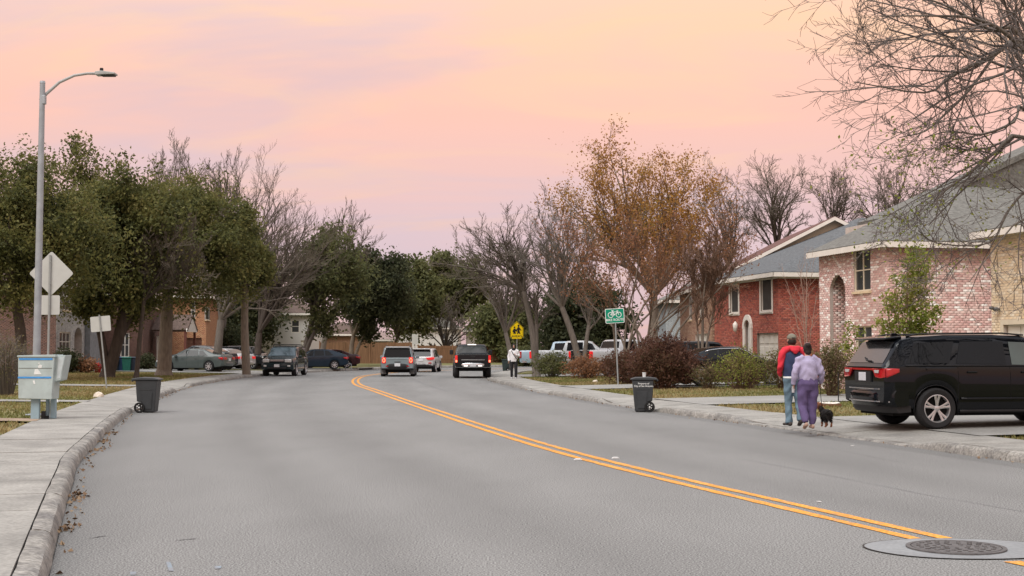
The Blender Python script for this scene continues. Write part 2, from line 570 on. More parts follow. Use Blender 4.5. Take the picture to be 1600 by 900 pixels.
# blue survey paint, cracks and stains on the asphalt
M_BLUEPAINT = mat('blue_survey_paint', (0.22, 0.27, 0.31), 0.9, 0.2, 20, dirt=((0.22, 0.22, 0.225), 14, 0.38, 0.56, 0.9))
M_TAR = mat('tar', (0.045, 0.043, 0.042), 0.8)
for q in ([(259, 878), (266, 879), (272, 893), (264, 893)], [(335, 885), (346, 885), (345, 889), (336, 890)], [(203, 894), (213, 894), (212, 899), (204, 899)]):
    MB().face([(gnd(*p).x, gnd(*p).y, 0.005) for p in q]).build('paint_mark', M_BLUEPAINT, road)
def crack(pts, w, name='crack', m=None):
    mb = MB()
    P = [gnd(*p) for p in pts]
    Q = []
    for a, b in zip(P[:-1], P[1:]):
        for t in (0, 0.25, 0.5, 0.75):
            q = a.lerp(b, t); Q.append((q.x + RNG.uniform(-.02, .02), q.y + RNG.uniform(-.03, .03)))
    Q.append((P[-1].x, P[-1].y))
    c = np.array(Q); nr_ = normals(c); n = len(c)
    ww = w * (0.5 + NR.random((n, 1)))
    V = np.r_[np.c_[c + nr_ * ww / 2, np.full(n, 0.0045)], np.c_[c - nr_ * ww / 2, np.full(n, 0.0045)]]
    a = np.arange(n - 1)
    link(name, np_mesh(name, V, np.c_[a, a + n, a + n + 1, a + 1]), m or M_TAR, road)
M_SCUFF = mat('dark_scuff', (0.10, 0.098, 0.095), 0.9)
crack([(140, 841), (165, 838)], 0.02, 'scuff', M_SCUFF); crack([(276, 845), (306, 842)], 0.018, 'scuff', M_SCUFF)
M_SEAM = mat('faint_seam', (0.15, 0.149, 0.15), 0.9)
crack([(1150, 716), (1290, 742), (1440, 772), (1600, 800)], 0.008, 'seam', M_SEAM); crack([(640, 590), (662, 600), (700, 612)], 0.05, 'seam', M_SEAM)
crack([(1060, 668), (1240, 690), (1420, 725)], 0.008, 'seam', M_SEAM)
M_LITTERW = mat('white_scrap', (0.6, 0.6, 0.58), 0.8)
for (px, py) in ((962, 716.5), (903, 719)):
    g = gnd(px, py)
    MB().prism([(g.x - .06, g.y - .05, .004), (g.x + .06, g.y - .05, .004), (g.x + .035, g.y - .05, .022), (g.x - .035, g.y - .05, .022)], (0, 0.1, 0)).build('road_stud', M_LITTERW, road)
for (px, py) in ((1280, 785), (1332, 697)):
    g = gnd(px, py); a = RNG.uniform(0, 3)
    MB().box((g.x, g.y, 0.009), (0.055, 0.03, 0.008), Matrix.Rotation(a, 3, 'Z')).build('scrap', M_LITTERW, road)

# ---- kerbs and footways, in sections
GAPS_L = [(36.5, 42.5), (54, 59), (86, 91)]
GAPS_R = [(23.2, 30.2), (36.4, 41.5), (50.5, 55.5), (74, 79)]

def kerb_drop(y, gaps):
    h = 1.0
    for a, b in gaps:
        m_, w_ = (a + b) / 2, (b - a) / 2
        d = abs(y - m_) - w_
        h = min(h, max(0.0, min(1.0, d / 0.9)))
    return h

def along(line, side, gaps, name_prefix, ymax):
    """kerb sections and footway slabs beside one edge of the road; side -1 left, +1 right"""
    root_k = link('kerb_' + name_prefix, strip_mesh('kerb_bed', offset(line, side * 0.02), offset(line, side * 0.2), 1, -0.02), M_KERB)
    tag(root_k, 'worn concrete kerb along the %s edge of the street' % name_prefix, kind='structure')
    root_s = link('sidewalk_' + name_prefix, strip_mesh('sidewalk_bed', offset(line, side * 0.24), offset(line, side * 1.66), 1, -0.01), M_JOINT)
    tag(root_s, 'pale concrete sidewalk beside the %s kerb' % name_prefix, kind='structure')
    n = normals(line)
    sec = 6                                     # 3 m of kerb per section
    H = 0.145
    i = 0
    while i < len(line) - sec - 1:
        y = line[i, 1]
        if y > ymax or line[i, 0] > 30: break
        idx = range(i, i + sec + 1)
        V = []
        prof = [(0.0, -0.03), (0.03, 0.55), (0.055, 0.82), (0.10, 0.97), (0.15, 1.0), (0.205, 1.0)]
        gap = 0.01
        for j, k in enumerate(idx):
            p, nn = line[k], n[k] * side
            if j == 0: p = p + (line[k + 1] - p) * gap / 0.5
            if j == sec: p = p - (p - line[k - 1]) * gap / 0.5
            h = kerb_drop(line[k, 1], gaps) if line[k, 1] < 100 else 1.0
            top = 0.03 + (H - 0.03) * h
            for (o_, z_) in prof:
                jit = RNG.uniform(-0.006, 0.006)
                V.append((p[0] + nn[0] * (o_ + jit), p[1] + nn[1] * (o_ + jit), (top * z_ if z_ > 0 else -0.03) + (RNG.uniform(-0.006, 0.006) if z_ > 0.1 else 0)))
        m_ = len(prof)
        F = []
        for j in range(sec):
            for q in range(m_ - 1):
                a = j * m_ + q
                F.append((a, a + 1, a + 1 + m_, a + m_))
        F.append(tuple(range(m_))); F.append(tuple(sec * m_ + q for q in range(m_ - 1, -1, -1)))
        mb = MB(); mb.v, mb.f = V, F
        mb.build('kerb_section', M_KERB, root_k, smooth=35)
        i += sec
    # slabs of the footway, 1.5 m each
    i = 0
    while i < len(line) - 4:
        y = line[i, 1]
        if y > ymax or line[i, 0] > 30: break
        h0 = kerb_drop(y, gaps) if y < 100 else 1.0
        h1 = kerb_drop(line[i + 3, 1], gaps) if y < 100 else 1.0
        zz = RNG.uniform(-0.004, 0.004)
        def pt(k, o_, h, jj):
            p, nn = line[k], n[k] * side
            t = line[min(k + 1, len(line) - 1)] - line[k - 1 if k else 0]; t = t / np.linalg.norm(t)
            inner = 0.22
            f = max(0, (o_ - inner) / 1.42)
            z = (0.032 + 0.112 * h) * (1 - f) + (0.145 * f)
            q = p + nn * o_ + t * jj
            return (q[0], q[1], z + zz)
        g_ = 0.009
        top = [pt(i, 0.22, h0, g_), pt(i, 1.64, h0, g_), pt(i + 3, 1.64, h1, -g_), pt(i + 3, 0.22, h1, -g_)]
        low = [(a, b, c - 0.12) for a, b, c in top]
        mb = MB(); mb.v = top + low
        mb.f = [(0, 1, 2, 3), (0, 4, 5, 1), (1, 5, 6, 2), (2, 6, 7, 3), (3, 7, 4, 0)]
        mb.build('slab', M_CONC, root_s)
        i += 3
    return root_k, root_s
KERB_L, WALK_L = along(KL, -1, GAPS_L, 'left', 135)
KERB_R, WALK_R = along(KR, 1, GAPS_R, 'right', 112)

# ---- driveways and paths: sheets on the lawns that follow its height
def drive(name, label, a, b, w, m=None, parent=None, n=20, lift=0.012, w2=None):
    a, b = np.array(a, float), np.array(b, float)
    t = (b - a) / np.linalg.norm(b - a); nn = np.array([t[1], -t[0]])
    V = []
    for j in range(n + 1):
        f = j / n
        ww = w + ((w2 or w) - w) * f
        for k in range(5):
            p = a + (b - a) * f + nn * ww * (k / 4 - 0.5)
            z = max(0.147, lz(p[0], p[1]) + 0.03)
            V.append((p[0], p[1], z + lift - 0.008))
    F = []
    for j in range(n):
        for k in range(4):
            q = j * 5 + k
            F.append((q, q + 5, q + 6, q + 1))
    mb = MB(); mb.v, mb.f = V, F
    o = mb.build(name, m or M_DRIVE, parent, smooth=True)
    if parent is None: tag(o, label, kind='structure')
    return o
ND = np.array([0.977, 0.21])
def from_kerb(line, side, y, o_):
    i = int(np.argmin(np.abs(line[:, 1] - y) + (line[:, 0] > 30) * 99))
    p = line[i] + normals(line)[i] * side * o_
    return p
def drive_off(line, side, y, length, w, name, label, dirv=None):
    a = from_kerb(line, side, y, 1.55)
    i = int(np.argmin(np.abs(line[:, 1] - y)))
    nn = normals(line)[i] * side if dirv is None else np.array(dirv)
    return drive(name, label, a, a + nn * length, w)
drive_off(KR, 1, 26.7, 14, 6.6, 'driveway_near', 'concrete driveway under the black sport utility', ND)
drive_off(KR, 1, 39.0, 12, 4.6, 'driveway_pink_house', 'pale driveway leading to the pink brick house', ND)
drive_off(KR, 1, 53.0, 12, 4.8, 'driveway_red_house', 'driveway leading to the red brick house', ND)
drive_off(KR, 1, 76.5, 10, 6.5, 'driveway_far', 'driveway where the silver pickups stand')
drive_off(KL, -1, 39.5, 26, 1.3, 'path_near', 'concrete path across the grass beyond the mailboxes')
drive_off(KL, -1, 56.0, 24, 2.2, 'driveway_left', 'pale drive crossing the brown grass')
drive_off(KL, -1, 29.4, 16, 1.1, 'dirt_path', 'bare dirt strip beside the mailboxes')
bpy.data.objects['dirt_path'].data.materials[0] = mat('bare_dirt', (0.30, 0.225, 0.165), 0.95, 0.2, 2.0, bump=0.4, fine=(15, 0.2))
drive_off(KL, -1, 88.5, 24, 9.0, 'driveway_sedan', 'driveway where the sedan is parked')
drive_off(KL, -1, 101, 16, 9.0, 'driveway_back', 'driveway where the blue hatchback is parked')

# ---- grass blades (uncountable)
def grass():
    N = 420000
    P = np.c_[NR.uniform(-32, 16, N), 12 + 70 * NR.random(N) ** 1.5]
    d = road_dist(P)
    ok = (d > 1.68)
    vis = np.abs(P[:, 0] / P[:, 1]) < 0.40
    dr = []
    for o in bpy.data.objects:
        if o.name.startswith(('driveway', 'path', 'dirt_path')):
            me = o.data; n = len(me.vertices); co = np.empty(n * 3); me.vertices.foreach_get('co', co); co = co.reshape(-1, 3)
            dr.append(np.array([co[0, :2], co[4, :2], co[n - 1, :2], co[n - 5, :2]]))
    P, d = P[ok & vis], d[ok & vis]
    keep = np.ones(len(P), bool)
    for q in dr: keep &= sdist(P, q) > 0.03
    P, d = P[keep], d[keep]
    n = len(P)
    z = lawn_z(d)
    h = NR.uniform(0.025, 0.075, n); w = NR.uniform(0.006, 0.014, n) * (1 + P[:, 1] / 30)
    a = NR.uniform(0, 6.28, n); lean = NR.normal(0, 0.03, (n, 2))
    dx, dy = np.cos(a) * w, np.sin(a) * w
    V = np.empty((n, 3, 3))
    V[:, 0] = np.c_[P[:, 0] - dx, P[:, 1] - dy, z - 0.01]
    V[:, 1] = np.c_[P[:, 0] + dx, P[:, 1] + dy, z - 0.01]
    V[:, 2] = np.c_[P[:, 0] + lean[:, 0], P[:, 1] + lean[:, 1], z + h]
    # patches of green and straw
    pat = 0.5 + 0.25 * np.sin(P[:, 0] * 0.9 + 1.3 * np.sin(P[:, 1] * 0.35)) + 0.2 * np.sin(P[:, 1] * 0.8 + P[:, 0] * 0.4)
    rnd = np.clip(pat * 0.6 + NR.random(n) * 0.4, 0, 1)
    me = np_mesh('grass', V.reshape(-1, 3), np.arange(3 * n).reshape(-1, 3), np.repeat(rnd, 3))
    m = mat('grass_blades', None, 0.9, 0.1, 3, stops=[(0.0, (0.30, 0.22, 0.11)), (0.4, (0.28, 0.22, 0.10)), (0.6, (0.19, 0.18, 0.06)), (1.0, (0.11, 0.135, 0.035))], src='attr', trans=0.2)
    tag(link('grass', me, m), 'short dry winter grass on the lawns', 'grass', kind='stuff')
grass()

# ---- leaf litter in the gutters
def litter():
    N = 1300
    V, F, A = [], [], []
    k = 0
    pts = []
    for _ in range(N):
        if RNG.random() < 0.62:
            line, s = KL, 1
        else:
            line, s = KR, -1
        i = RNG.randrange(40, 210)
        n_ = normals(line)[i] if False else None
        t = line[i + 1] - line[i]; t = t / np.linalg.norm(t); nn = np.array([t[1], -t[0]]) * s
        cl = 0.5 + 0.5 * math.sin(i * 0.9) * math.sin(i * 0.37)
        if RNG.random() > cl + 0.15: continue
        o_ = abs(RNG.gauss(0.02, 0.09)) + 0.02
        p = line[i] + nn * o_ + t * RNG.uniform(0, 0.5)
        pts.append((p[0], p[1]))
    for (px, py) in ((112, 775), (100, 828), (113, 782), (152, 703), (160, 690), (170, 678)):
        g = gnd(px, py)
        for _ in range(34): pts.append((g.x + RNG.gauss(0.03, 0.05), g.y + RNG.gauss(0, 0.22)))
    P = np.array(pts); n = len(P)
    a = NR.uniform(0, 6.28, n); L = NR.uniform(0.012, 0.034, n)
    z0 = NR.uniform(0.006, 0.03, n); z1 = NR.uniform(0.006, 0.05, n)
    u = np.c_[np.cos(a), np.sin(a)]; v = np.c_[-u[:, 1], u[:, 0]]
    Q = np.empty((n, 4, 3))
    Q[:, 0, :2] = P - u * L[:, None]; Q[:, 0, 2] = z0
    Q[:, 1, :2] = P - v * L[:, None] * 0.55; Q[:, 1, 2] = z1
    Q[:, 2, :2] = P + u * L[:, None]; Q[:, 2, 2] = z0
    Q[:, 3, :2] = P + v * L[:, None] * 0.55; Q[:, 3, 2] = 0.006
    me = np_mesh('leaf_litter', Q.reshape(-1, 3), np.arange(4 * n).reshape(-1, 4), np.repeat(NR.random(n), 4))
    tag(link('leaf_litter', me, mat('dead_leaves', None, 0.9, stops=[(0, (0.11, 0.065, 0.035)), (0.5, (0.17, 0.11, 0.065)), (1, (0.25, 0.18, 0.11))], src='attr')),
        'dead brown leaves lying in the gutters', 'leaves', kind='stuff')
litter()
# ================================================================== HOUSES
def brick_stops(cols):
    return [(i / max(1, len(cols) - 1), c) for i, c in enumerate(cols)]
PAL = {
    'pink': [(.56, .34, .30), (.62, .40, .35), (.50, .30, .27), (.60, .41, .36), (.66, .50, .44), (.54, .35, .31), (.64, .46, .40), (.78, .70, .63), (.80, .75, .69)],
    'red': [(.30, .075, .05), (.36, .10, .065), (.24, .06, .045), (.34, .11, .07), (.17, .055, .045), (.31, .085, .06), (.38, .14, .10)],
    'cream': [(.66, .52, .34), (.72, .58, .40), (.60, .46, .30), (.74, .64, .48), (.68, .52, .33), (.78, .70, .56)],
    'brown': [(.30, .17, .11), (.24, .13, .09), (.36, .22, .14), (.40, .27, .18), (.28, .14, .10), (.42, .30, .21)],
    'greyblue': [(.30, .33, .34), (.34, .37, .38), (.27, .30, .31)],
    'stone': [(.34, .32, .29), (.42, .40, .36), (.26, .25, .24), (.46, .44, .40), (.30, .29, .29)],
    'dark': [(.12, .07, .055), (.16, .09, .07), (.10, .065, .055)],
    'orange': [(.38, .19, .10), (.44, .23, .12), (.34, .16, .09), (.46, .27, .15)],
}
def brick_mat(pal, src):
    return mat('brick_%s_%s' % (pal, src), None, 0.9, 0.14, 9, bump=0.2, bscale=60, stops=brick_stops(PAL[pal]), src=src)
M_MORTAR = mat('mortar', (0.52, 0.45, 0.40), 0.95, 0.12, 5)
M_MORTAR_D = mat('dark_mortar', (0.26, 0.22, 0.19), 0.95, 0.12, 5)
M_TRIM = mat('white_trim_paint', (0.74, 0.70, 0.63), 0.6, 0.06, 4)
M_CREAMT = mat('cream_trim_paint', (0.66, 0.58, 0.44), 0.65, 0.06, 4)
M_GLASS = mat('window_glass', (0.055, 0.06, 0.062), 0.08, 0.25, 1.2, spec=0.8)
M_SCREEN = mat('dark_insect_screen', (0.045, 0.044, 0.042), 0.5, 0.15, 3)
M_GARAGE = mat('garage_door_paint', (0.72, 0.70, 0.62), 0.55, 0.05, 3)
M_WDOOR = mat('white_door_paint', (0.70, 0.68, 0.64), 0.5, 0.05, 3)
M_BDOOR = mat('brown_door', (0.13, 0.06, 0.04), 0.5, 0.2, 6)
def shingle(name, col):
    return mat('shingles_' + name, col, 0.95, 0.16, 5.0, bump=0.5, bscale=22, stretch=(1, 1, 3.0), fine=(9, 0.2))
M_SH_GREY = shingle('grey', (0.150, 0.146, 0.130))
M_SH_BLUE = shingle('slate', (0.115, 0.122, 0.126))
M_SH_MAROON = shingle('maroon', (0.150, 0.078, 0.068))
M_SH_BROWN = shingle('brown', (0.12, 0.085, 0.07))
M_SH_PINK = shingle('rose', (0.30, 0.22, 0.20))

class Wall:
    """a vertical wall from a to b (plan points), outward to the right of a->b; u along, v above z0"""
    def __init__(s, root, a, b, z0, h):
        s.root = root
        s.a = np.array(a, float); s.b = np.array(b, float)
        s.L = float(np.linalg.norm(s.b - s.a)); s.t = (s.b - s.a) / s.L
        s.n = np.array([s.t[1], -s.t[0]]); s.z0, s.h = z0, h
        s.o = np.array(root.location)
    def p(s, u, v, w=0.0):
        q = s.a + s.t * u + s.n * w
        return (q[0] - s.o[0], q[1] - s.o[1], s.z0 + v - s.o[2])
    def uv(s, px, py):
        """wall coordinates of a pixel"""
        d = ray(px, py); o = np.zeros(2)
        M_ = np.array([[d.x, -s.t[0]], [d.y, -s.t[1]]])
        k, u = np.linalg.solve(M_, s.a)
        return float(u), float(CAM_H + d.z * k - s.z0)
    def box_px(s, x0, y0, x1, y1):
        xm, ym = (x0 + x1) / 2, (y0 + y1) / 2
        u0, u1 = s.uv(x0, ym)[0], s.uv(x1, ym)[0]
        v0, v1 = s.uv(xm, y1)[1], s.uv(xm, y0)[1]
        return (min(u0, u1), max(u0, u1), v0, v1)
    def slab(s, name, u0, u1, v0, v1, w0, w1, m, parent=None, bevel=0):
        mb = MB()
        mb.prism([s.p(u0, v0, w0), s.p(u1, v0, w0), s.p(u1, v1, w0), s.p(u0, v1, w0)], np.array([s.n[0], s.n[1], 0]) * (w1 - w0))
        return mb.build(name, m, parent or s.root, bevel=bevel)

def in_open(u, v, ops):
    for o in ops:
        if o[0] < u < o[1] and o[2] < v < o[3]:
            if len(o) > 4 and o[4] == 'arch':
                r_ = (o[1] - o[0]) / 2; rise = o[5]
                yy = (v - (o[3] - rise)) / rise
                if yy > 0 and ((u - (o[0] + o[1]) / 2) / r_) ** 2 + yy * yy > 1: continue
            return o
    return None

def make_wall(w, ops, pal, singles=0, key=None, mortar=None, bl=0.203, bh=0.068, reveal=0.11, solid=False):
    """backing with real openings and reveals, bricks proud of it"""
    ops = [tuple(o) for o in ops]
    arch = [o for o in ops if len(o) > 4]
    us = sorted({0.0, w.L} | {min(max(x, 0), w.L) for o in ops for x in o[:2]} | {x for o in arch for x in np.linspace(o[0], o[1], 9)})
    vs = sorted({0.0, w.h} | {min(max(x, 0), w.h) for o in ops for x in o[2:4]} | {x for o in arch for x in np.linspace(o[3] - o[5], o[3], 7)})
    mb = MB()
    for u0, u1 in zip(us[:-1], us[1:]):
        for v0, v1 in zip(vs[:-1], vs[1:]):
            if u1 - u0 < 1e-4 or v1 - v0 < 1e-4 or in_open((u0 + u1) / 2, (v0 + v1) / 2, ops): continue
            mb.face([w.p(u0, v0, -0.012), w.p(u1, v0, -0.012), w.p(u1, v1, -0.012), w.p(u0, v1, -0.012)])
    for o in ops:
        u0, u1, v0, v1 = o[:4]
        if len(o) > 4:
            top = [((u0 + u1) / 2 - math.cos(a) * (u1 - u0) / 2, v1 - o[5] + math.sin(a) * o[5]) for a in np.linspace(0, math.pi, 13)]
            ring = [(u0, v0)] + top + [(u1, v0)]
        else:
            ring = [(u0, v0), (u0, v1), (u1, v1), (u1, v0)]
        rv = o[6] if len(o) > 6 else reveal
        for (a, b) in zip(ring, ring[1:] + ring[:1]):
            mb.face([w.p(*a, 0.0), w.p(*b, 0.0), w.p(*b, -rv), w.p(*a, -rv)])
    mo = mortar or M_MORTAR
    mb.build('wall', mo if pal else solid, w.root, fix=False)
    if not pal: return
    # bricks
    rows = int(w.h / (bh + 0.0095))
    B = []
    for r_ in range(rows):
        v0 = r_ * (bh + 0.0095) + 0.003; v1 = v0 + bh
        if v1 > w.h + 0.02: break
        off = (0.5 if r_ % 2 else 0.0) * (bl + 0.0095)
        u = -off
        while u < w.L:
            a, b = max(u, 0.0), min(u + bl, w.L)
            u += bl + 0.0095
            if b - a < 0.03: continue
            segs = [(a, b)]
            vm = (v0 + v1) / 2
            for o in ops:
                if not (o[2] - 0.02 < vm < o[3]): continue
                u0, u1 = o[0], o[1]
                if len(o) > 4:
                    yy = (vm - (o[3] - o[5])) / o[5]
                    if yy > 0:
                        hw = (u1 - u0) / 2 * math.sqrt(max(0, 1 - yy * yy)); c_ = (u0 + u1) / 2; u0, u1 = c_ - hw, c_ + hw
                ns = []
                for (p_, q_) in segs:
                    if q_ <= u0 or p_ >= u1: ns.append((p_, q_))
                    else:
                        if p_ < u0 - 0.02: ns.append((p_, u0))
                        if q_ > u1 + 0.02: ns.append((u1, q_))
                segs = ns
            for (p_, q_) in segs: B.append((p_, q_, v0, v1))
    B = np.array(B)
    if singles:
        full = np.where((B[:, 1] - B[:, 0]) > bl - 0.004)[0]
        score = np.array([key((B[i, 0] + B[i, 1]) / 2, (B[i, 2] + B[i, 3]) / 2) for i in full])
        pick = full[np.argsort(score)][:singles]
        mbk = MB()
        dw = 0.012
        hb, hh = bl / 2, bh / 2
        c8 = [(-hb, -hh), (hb, -hh), (hb, hh), (-hb, hh)]
        def loc(u, v, ww):
            q = w.t * u + w.n * ww
            return (q[0], q[1], v)
        back = [loc(u, v, -dw) for u, v in c8]; front = [loc(u * 0.985, v * 0.95, 0.0) for u, v in c8]
        mbk.v = back + front
        mbk.f = [(4, 5, 6, 7), (0, 1, 5, 4), (1, 2, 6, 5), (2, 3, 7, 6), (3, 0, 4, 7)]
        me = mbk.mesh('brick', fix=False); me.materials.append(brick_mat(pal, 'object'))
        for i in pick:
            o = bpy.data.objects.new('brick', me); COL.objects.link(o); o.parent = w.root
            o.location = w.p((B[i, 0] + B[i, 1]) / 2, (B[i, 2] + B[i, 3]) / 2, NR.normal(0, 0.0015))
        B = np.delete(B, pick, axis=0)
    n = len(B)
    pr = NR.normal(0, 0.0015, n)
    V = np.empty((n, 8, 3))
    def P3(u, v, ww):
        q = w.a[None] + w.t[None] * u[:, None] + w.n[None] * ww[:, None]
        return np.c_[q[:, 0] - w.o[0], q[:, 1] - w.o[1], w.z0 + v - w.o[2]]
    for k, (iu, iv) in enumerate(((0, 2), (1, 2), (1, 3), (0, 3))):
        V[:, k] = P3(B[:, iu], B[:, iv], np.full(n, -0.012))
        V[:, k + 4] = P3(B[:, iu], B[:, iv], pr)
    b8 = np.arange(n)[:, None] * 8
    F = np.concatenate([b8 + np.array([q]) for q in ((4, 5, 6, 7), (1, 2, 6, 5), (2, 3, 7, 6), (3, 0, 4, 7))])
    me = np_mesh('bricks', V.reshape(-1, 3), F, np.repeat(NR.random(n), 8))
    o = link('bricks', me, brick_mat(pal, 'attr'), w.root)
    o['kind'] = 'stuff'

def window(w, o, frame=None, fw=0.06, mull=(1, 1), sill=True, glass=None, depth=0.10, outer=0.0, trim=None):
    """a window in an opening: frame with mullions, one pane per light, sill; trim: wide casing on the wall face"""
    u0, u1, v0, v1 = o[:4]
    fm = frame or M_TRIM
    mb = MB()
    nv = np.array([w.n[0], w.n[1], 0])
    def bar(a0, a1, b0, b1, w0, w1):
        mb.prism([w.p(a0, b0, w0), w.p(a1, b0, w0), w.p(a1, b1, w0), w.p(a0, b1, w0)], nv * (w1 - w0))
    d0, d1 = -depth + 0.005, -depth + 0.06
    bar(u0, u0 + fw, v0, v1, d0, d1); bar(u1 - fw, u1, v0, v1, d0, d1)
    bar(u0 + fw, u1 - fw, v0, v0 + fw, d0, d1); bar(u0 + fw, u1 - fw, v1 - fw, v1, d0, d1)
    nx, ny = mull
    for i in range(1, nx):
        c = u0 + (u1 - u0) * i / nx; bar(c - fw * .45, c + fw * .45, v0 + fw, v1 - fw, d0, d1 - 0.005)
    for i in range(1, ny):
        c = v0 + (v1 - v0) * i / ny; bar(u0 + fw, u1 - fw, c - fw * .35, c + fw * .35, d0, d1 - 0.01)
    if trim:
        e = trim
        bar(u0 - e, u0, v0 - e, v1 + e, 0.002, 0.03); bar(u1, u1 + e, v0 - e, v1 + e, 0.002, 0.03)
        bar(u0, u1, v1, v1 + e, 0.002, 0.03); bar(u0, u1, v0 - e, v0, 0.002, 0.03)
    fo = mb.build('window', fm, w.root, fix=False)
    for i in range(nx):
        for j in range(ny):
            a0 = u0 + (u1 - u0) * i / nx; a1 = u0 + (u1 - u0) * (i + 1) / nx
            b0 = v0 + (v1 - v0) * j / ny; b1 = v0 + (v1 - v0) * (j + 1) / ny
            MB().face([w.p(a0, b0, d0 + .02), w.p(a1, b0, d0 + .02), w.p(a1, b1, d0 + .02), w.p(a0, b1, d0 + .02)]).build('pane', glass or M_GLASS, fo, fix=False)
    if sill:
        mb = MB(); nvv = nv * 0.16
        mb.prism([w.p(u0 - 0.06, v0 - 0.08, -0.1), w.p(u1 + 0.06, v0 - 0.08, -0.1), w.p(u1 + 0.06, v0 - 0.002, -0.1), w.p(u0 - 0.06, v0 - 0.002, -0.1)], nvv)
        mb.build('sill', fm if trim else brick_mat('cream', 'attr'), fo)
    return fo

def door(w, o, m, depth=0.10, panels=(2, 3), name='door', handle=True):
    u0, u1, v0, v1 = o[:4]
    d = w.slab(name, u0, u1, v0, v1, -depth - 0.05, -depth + 0.0, m)
    nx, ny = panels
    mb = MB(); nv = np.array([w.n[0], w.n[1], 0])
    for i in range(nx):
        for j in range(ny):
            g = 0.07
            a0 = u0 + (u1 - u0) * i / nx + g; a1 = u0 + (u1 - u0) * (i + 1) / nx - g
            b0 = v0 + (v1 - v0) * j / ny + g; b1 = v0 + (v1 - v0) * (j + 1) / ny - g
            if a1 - a0 < 0.05: continue
            MB().prism([w.p(a0, b0, -depth + .002), w.p(a1, b0, -depth + .002), w.p(a1, b1, -depth + .002), w.p(a0, b1, -depth + .002)], nv * 0.022).build('panel', m, d, bevel=0.008)
    if handle:
        c = w.p(u1 - 0.1, v0 + 1.0, -depth + 0.03)
        MB().ellipsoid(c, (0.03, 0.03, 0.03), 8, 6).build('handle', M_IRON, d, smooth=True)
    return d

def roof_field(root, A, t, n, T, N, z0, pitch, planes, m, over=0.4, gable=None, fascia=None, cutn=0.0, cutt=None, res=30, name='roof', soff=True):
    """roof over a rectangle A + t*[0,T] + n*[0,N]; planes: which eaves slope ('street','near','back','far')"""
    A, t, n = np.array(A, float), np.array(t, float), np.array(n, float)
    oz = np.array(root.location)
    ts = np.linspace(-over, T + over, res + 1); ns = np.linspace(-over, N + over, res + 1)
    def hz(a, b):
        z = 1e9
        if 'street' in planes: z = min(z, b)
        if 'near' in planes: z = min(z, a)
        if 'back' in planes: z = min(z, N - b)
        if 'far' in planes: z = min(z, T - a)
        return z0 + pitch * max(z, -over)
    def P(a, b, z):
        q = A + t * a + n * b
        return (q[0] - oz[0], q[1] - oz[1], z - oz[2])
    mb = MB()
    idx = {}
    for i, a in enumerate(ts):
        for j, b in enumerate(ns):
            idx[i, j] = len(mb.v); mb.v.append(P(a, b, hz(a, b) + 0.02))
    k = res + 1
    for i in range(res):
        for j in range(res):
            q = (idx[i, j], idx[i, j + 1], idx[i + 1, j + 1], idx[i + 1, j])
            mb.f.append(q)
    ro = mb.build(name, m, root, fix=False)
    sm = ro.modifiers.new('thick', 'SOLIDIFY'); sm.thickness = 0.07; sm.offset = -1 if True else 1
    # boards along the eaves and rakes
    fm = fascia or M_TRIM
    mbf = MB()
    def board(side):
        pts = []
        for q in np.linspace(0, 1, res + 1):
            if side == 'street': a, b = -over + (T + 2 * over) * q, -over
            elif side == 'back': a, b = -over + (T + 2 * over) * q, N + over
            elif side == 'near': a, b = -over, -over + (N + 2 * over) * q
            else: a, b = T + over, -over + (N + 2 * over) * q
            pts.append((a, b, hz(a, b)))
        out = {'street': (0, -0.03), 'back': (0, 0.03), 'near': (-0.03, 0), 'far': (0.03, 0)}[side]
        for p, q in zip(pts[:-1], pts[1:]):
            v = []
            for (da, db) in ((0, 0), out):
                v.append([P(p[0] + da, p[1] + db, p[2] - 0.20), P(q[0] + da, q[1] + db, q[2] - 0.20), P(q[0] + da, q[1] + db, q[2] - 0.012), P(p[0] + da, p[1] + db, p[2] - 0.012)])
            mbf.face(v[1]); mbf.face([v[0][0], v[0][1], v[1][1], v[1][0]]); mbf.face(v[0])
            mbf.face([v[0][3], v[0][2], v[1][2], v[1][3]])
    for s_ in ('street', 'near', 'far', 'back'): board(s_)
    mbf.build('fascia', fm, root, fix=False)
    if soff:
        MB().face([P(-over, -over, z0 - 0.19 - pitch * 0), P(T + over, -over, z0 - 0.19), P(T + over, N + over, z0 - 0.19), P(-over, N + over, z0 - 0.19)]).build('soffit', fm, root, fix=False)
    # gable triangles under sides that do not slope
    for s_, on in (('near', 'near' in planes), ('far', 'far' in planes), ('back', 'back' in planes), ('street', 'street' in planes)):
        if on: continue
        mbg = MB()
        rng = np.linspace(0, 1, res + 1)
        for p, q in zip(rng[:-1], rng[1:]):
            if s_ == 'near': a0, a1 = (0.0, N * p), (0.0, N * q)
            elif s_ == 'far': a0, a1 = (T, N * p), (T, N * q)
            elif s_ == 'back': a0, a1 = (T * p, N), (T * q, N)
            else: a0, a1 = (T * p, 0.0), (T * q, 0.0)
            mbg.face([P(*a0, z0 - 0.25), P(*a1, z0 - 0.25), P(*a1, hz(*a1) - 0.03), P(*a0, hz(*a0) - 0.03)])
        mbg.build('gable', gable or M_TRIM, root, fix=False)
    return ro

TR, NRM = np.array([-0.2, 0.98]), np.array([0.98, 0.2])      # along the street, away from it (right side)

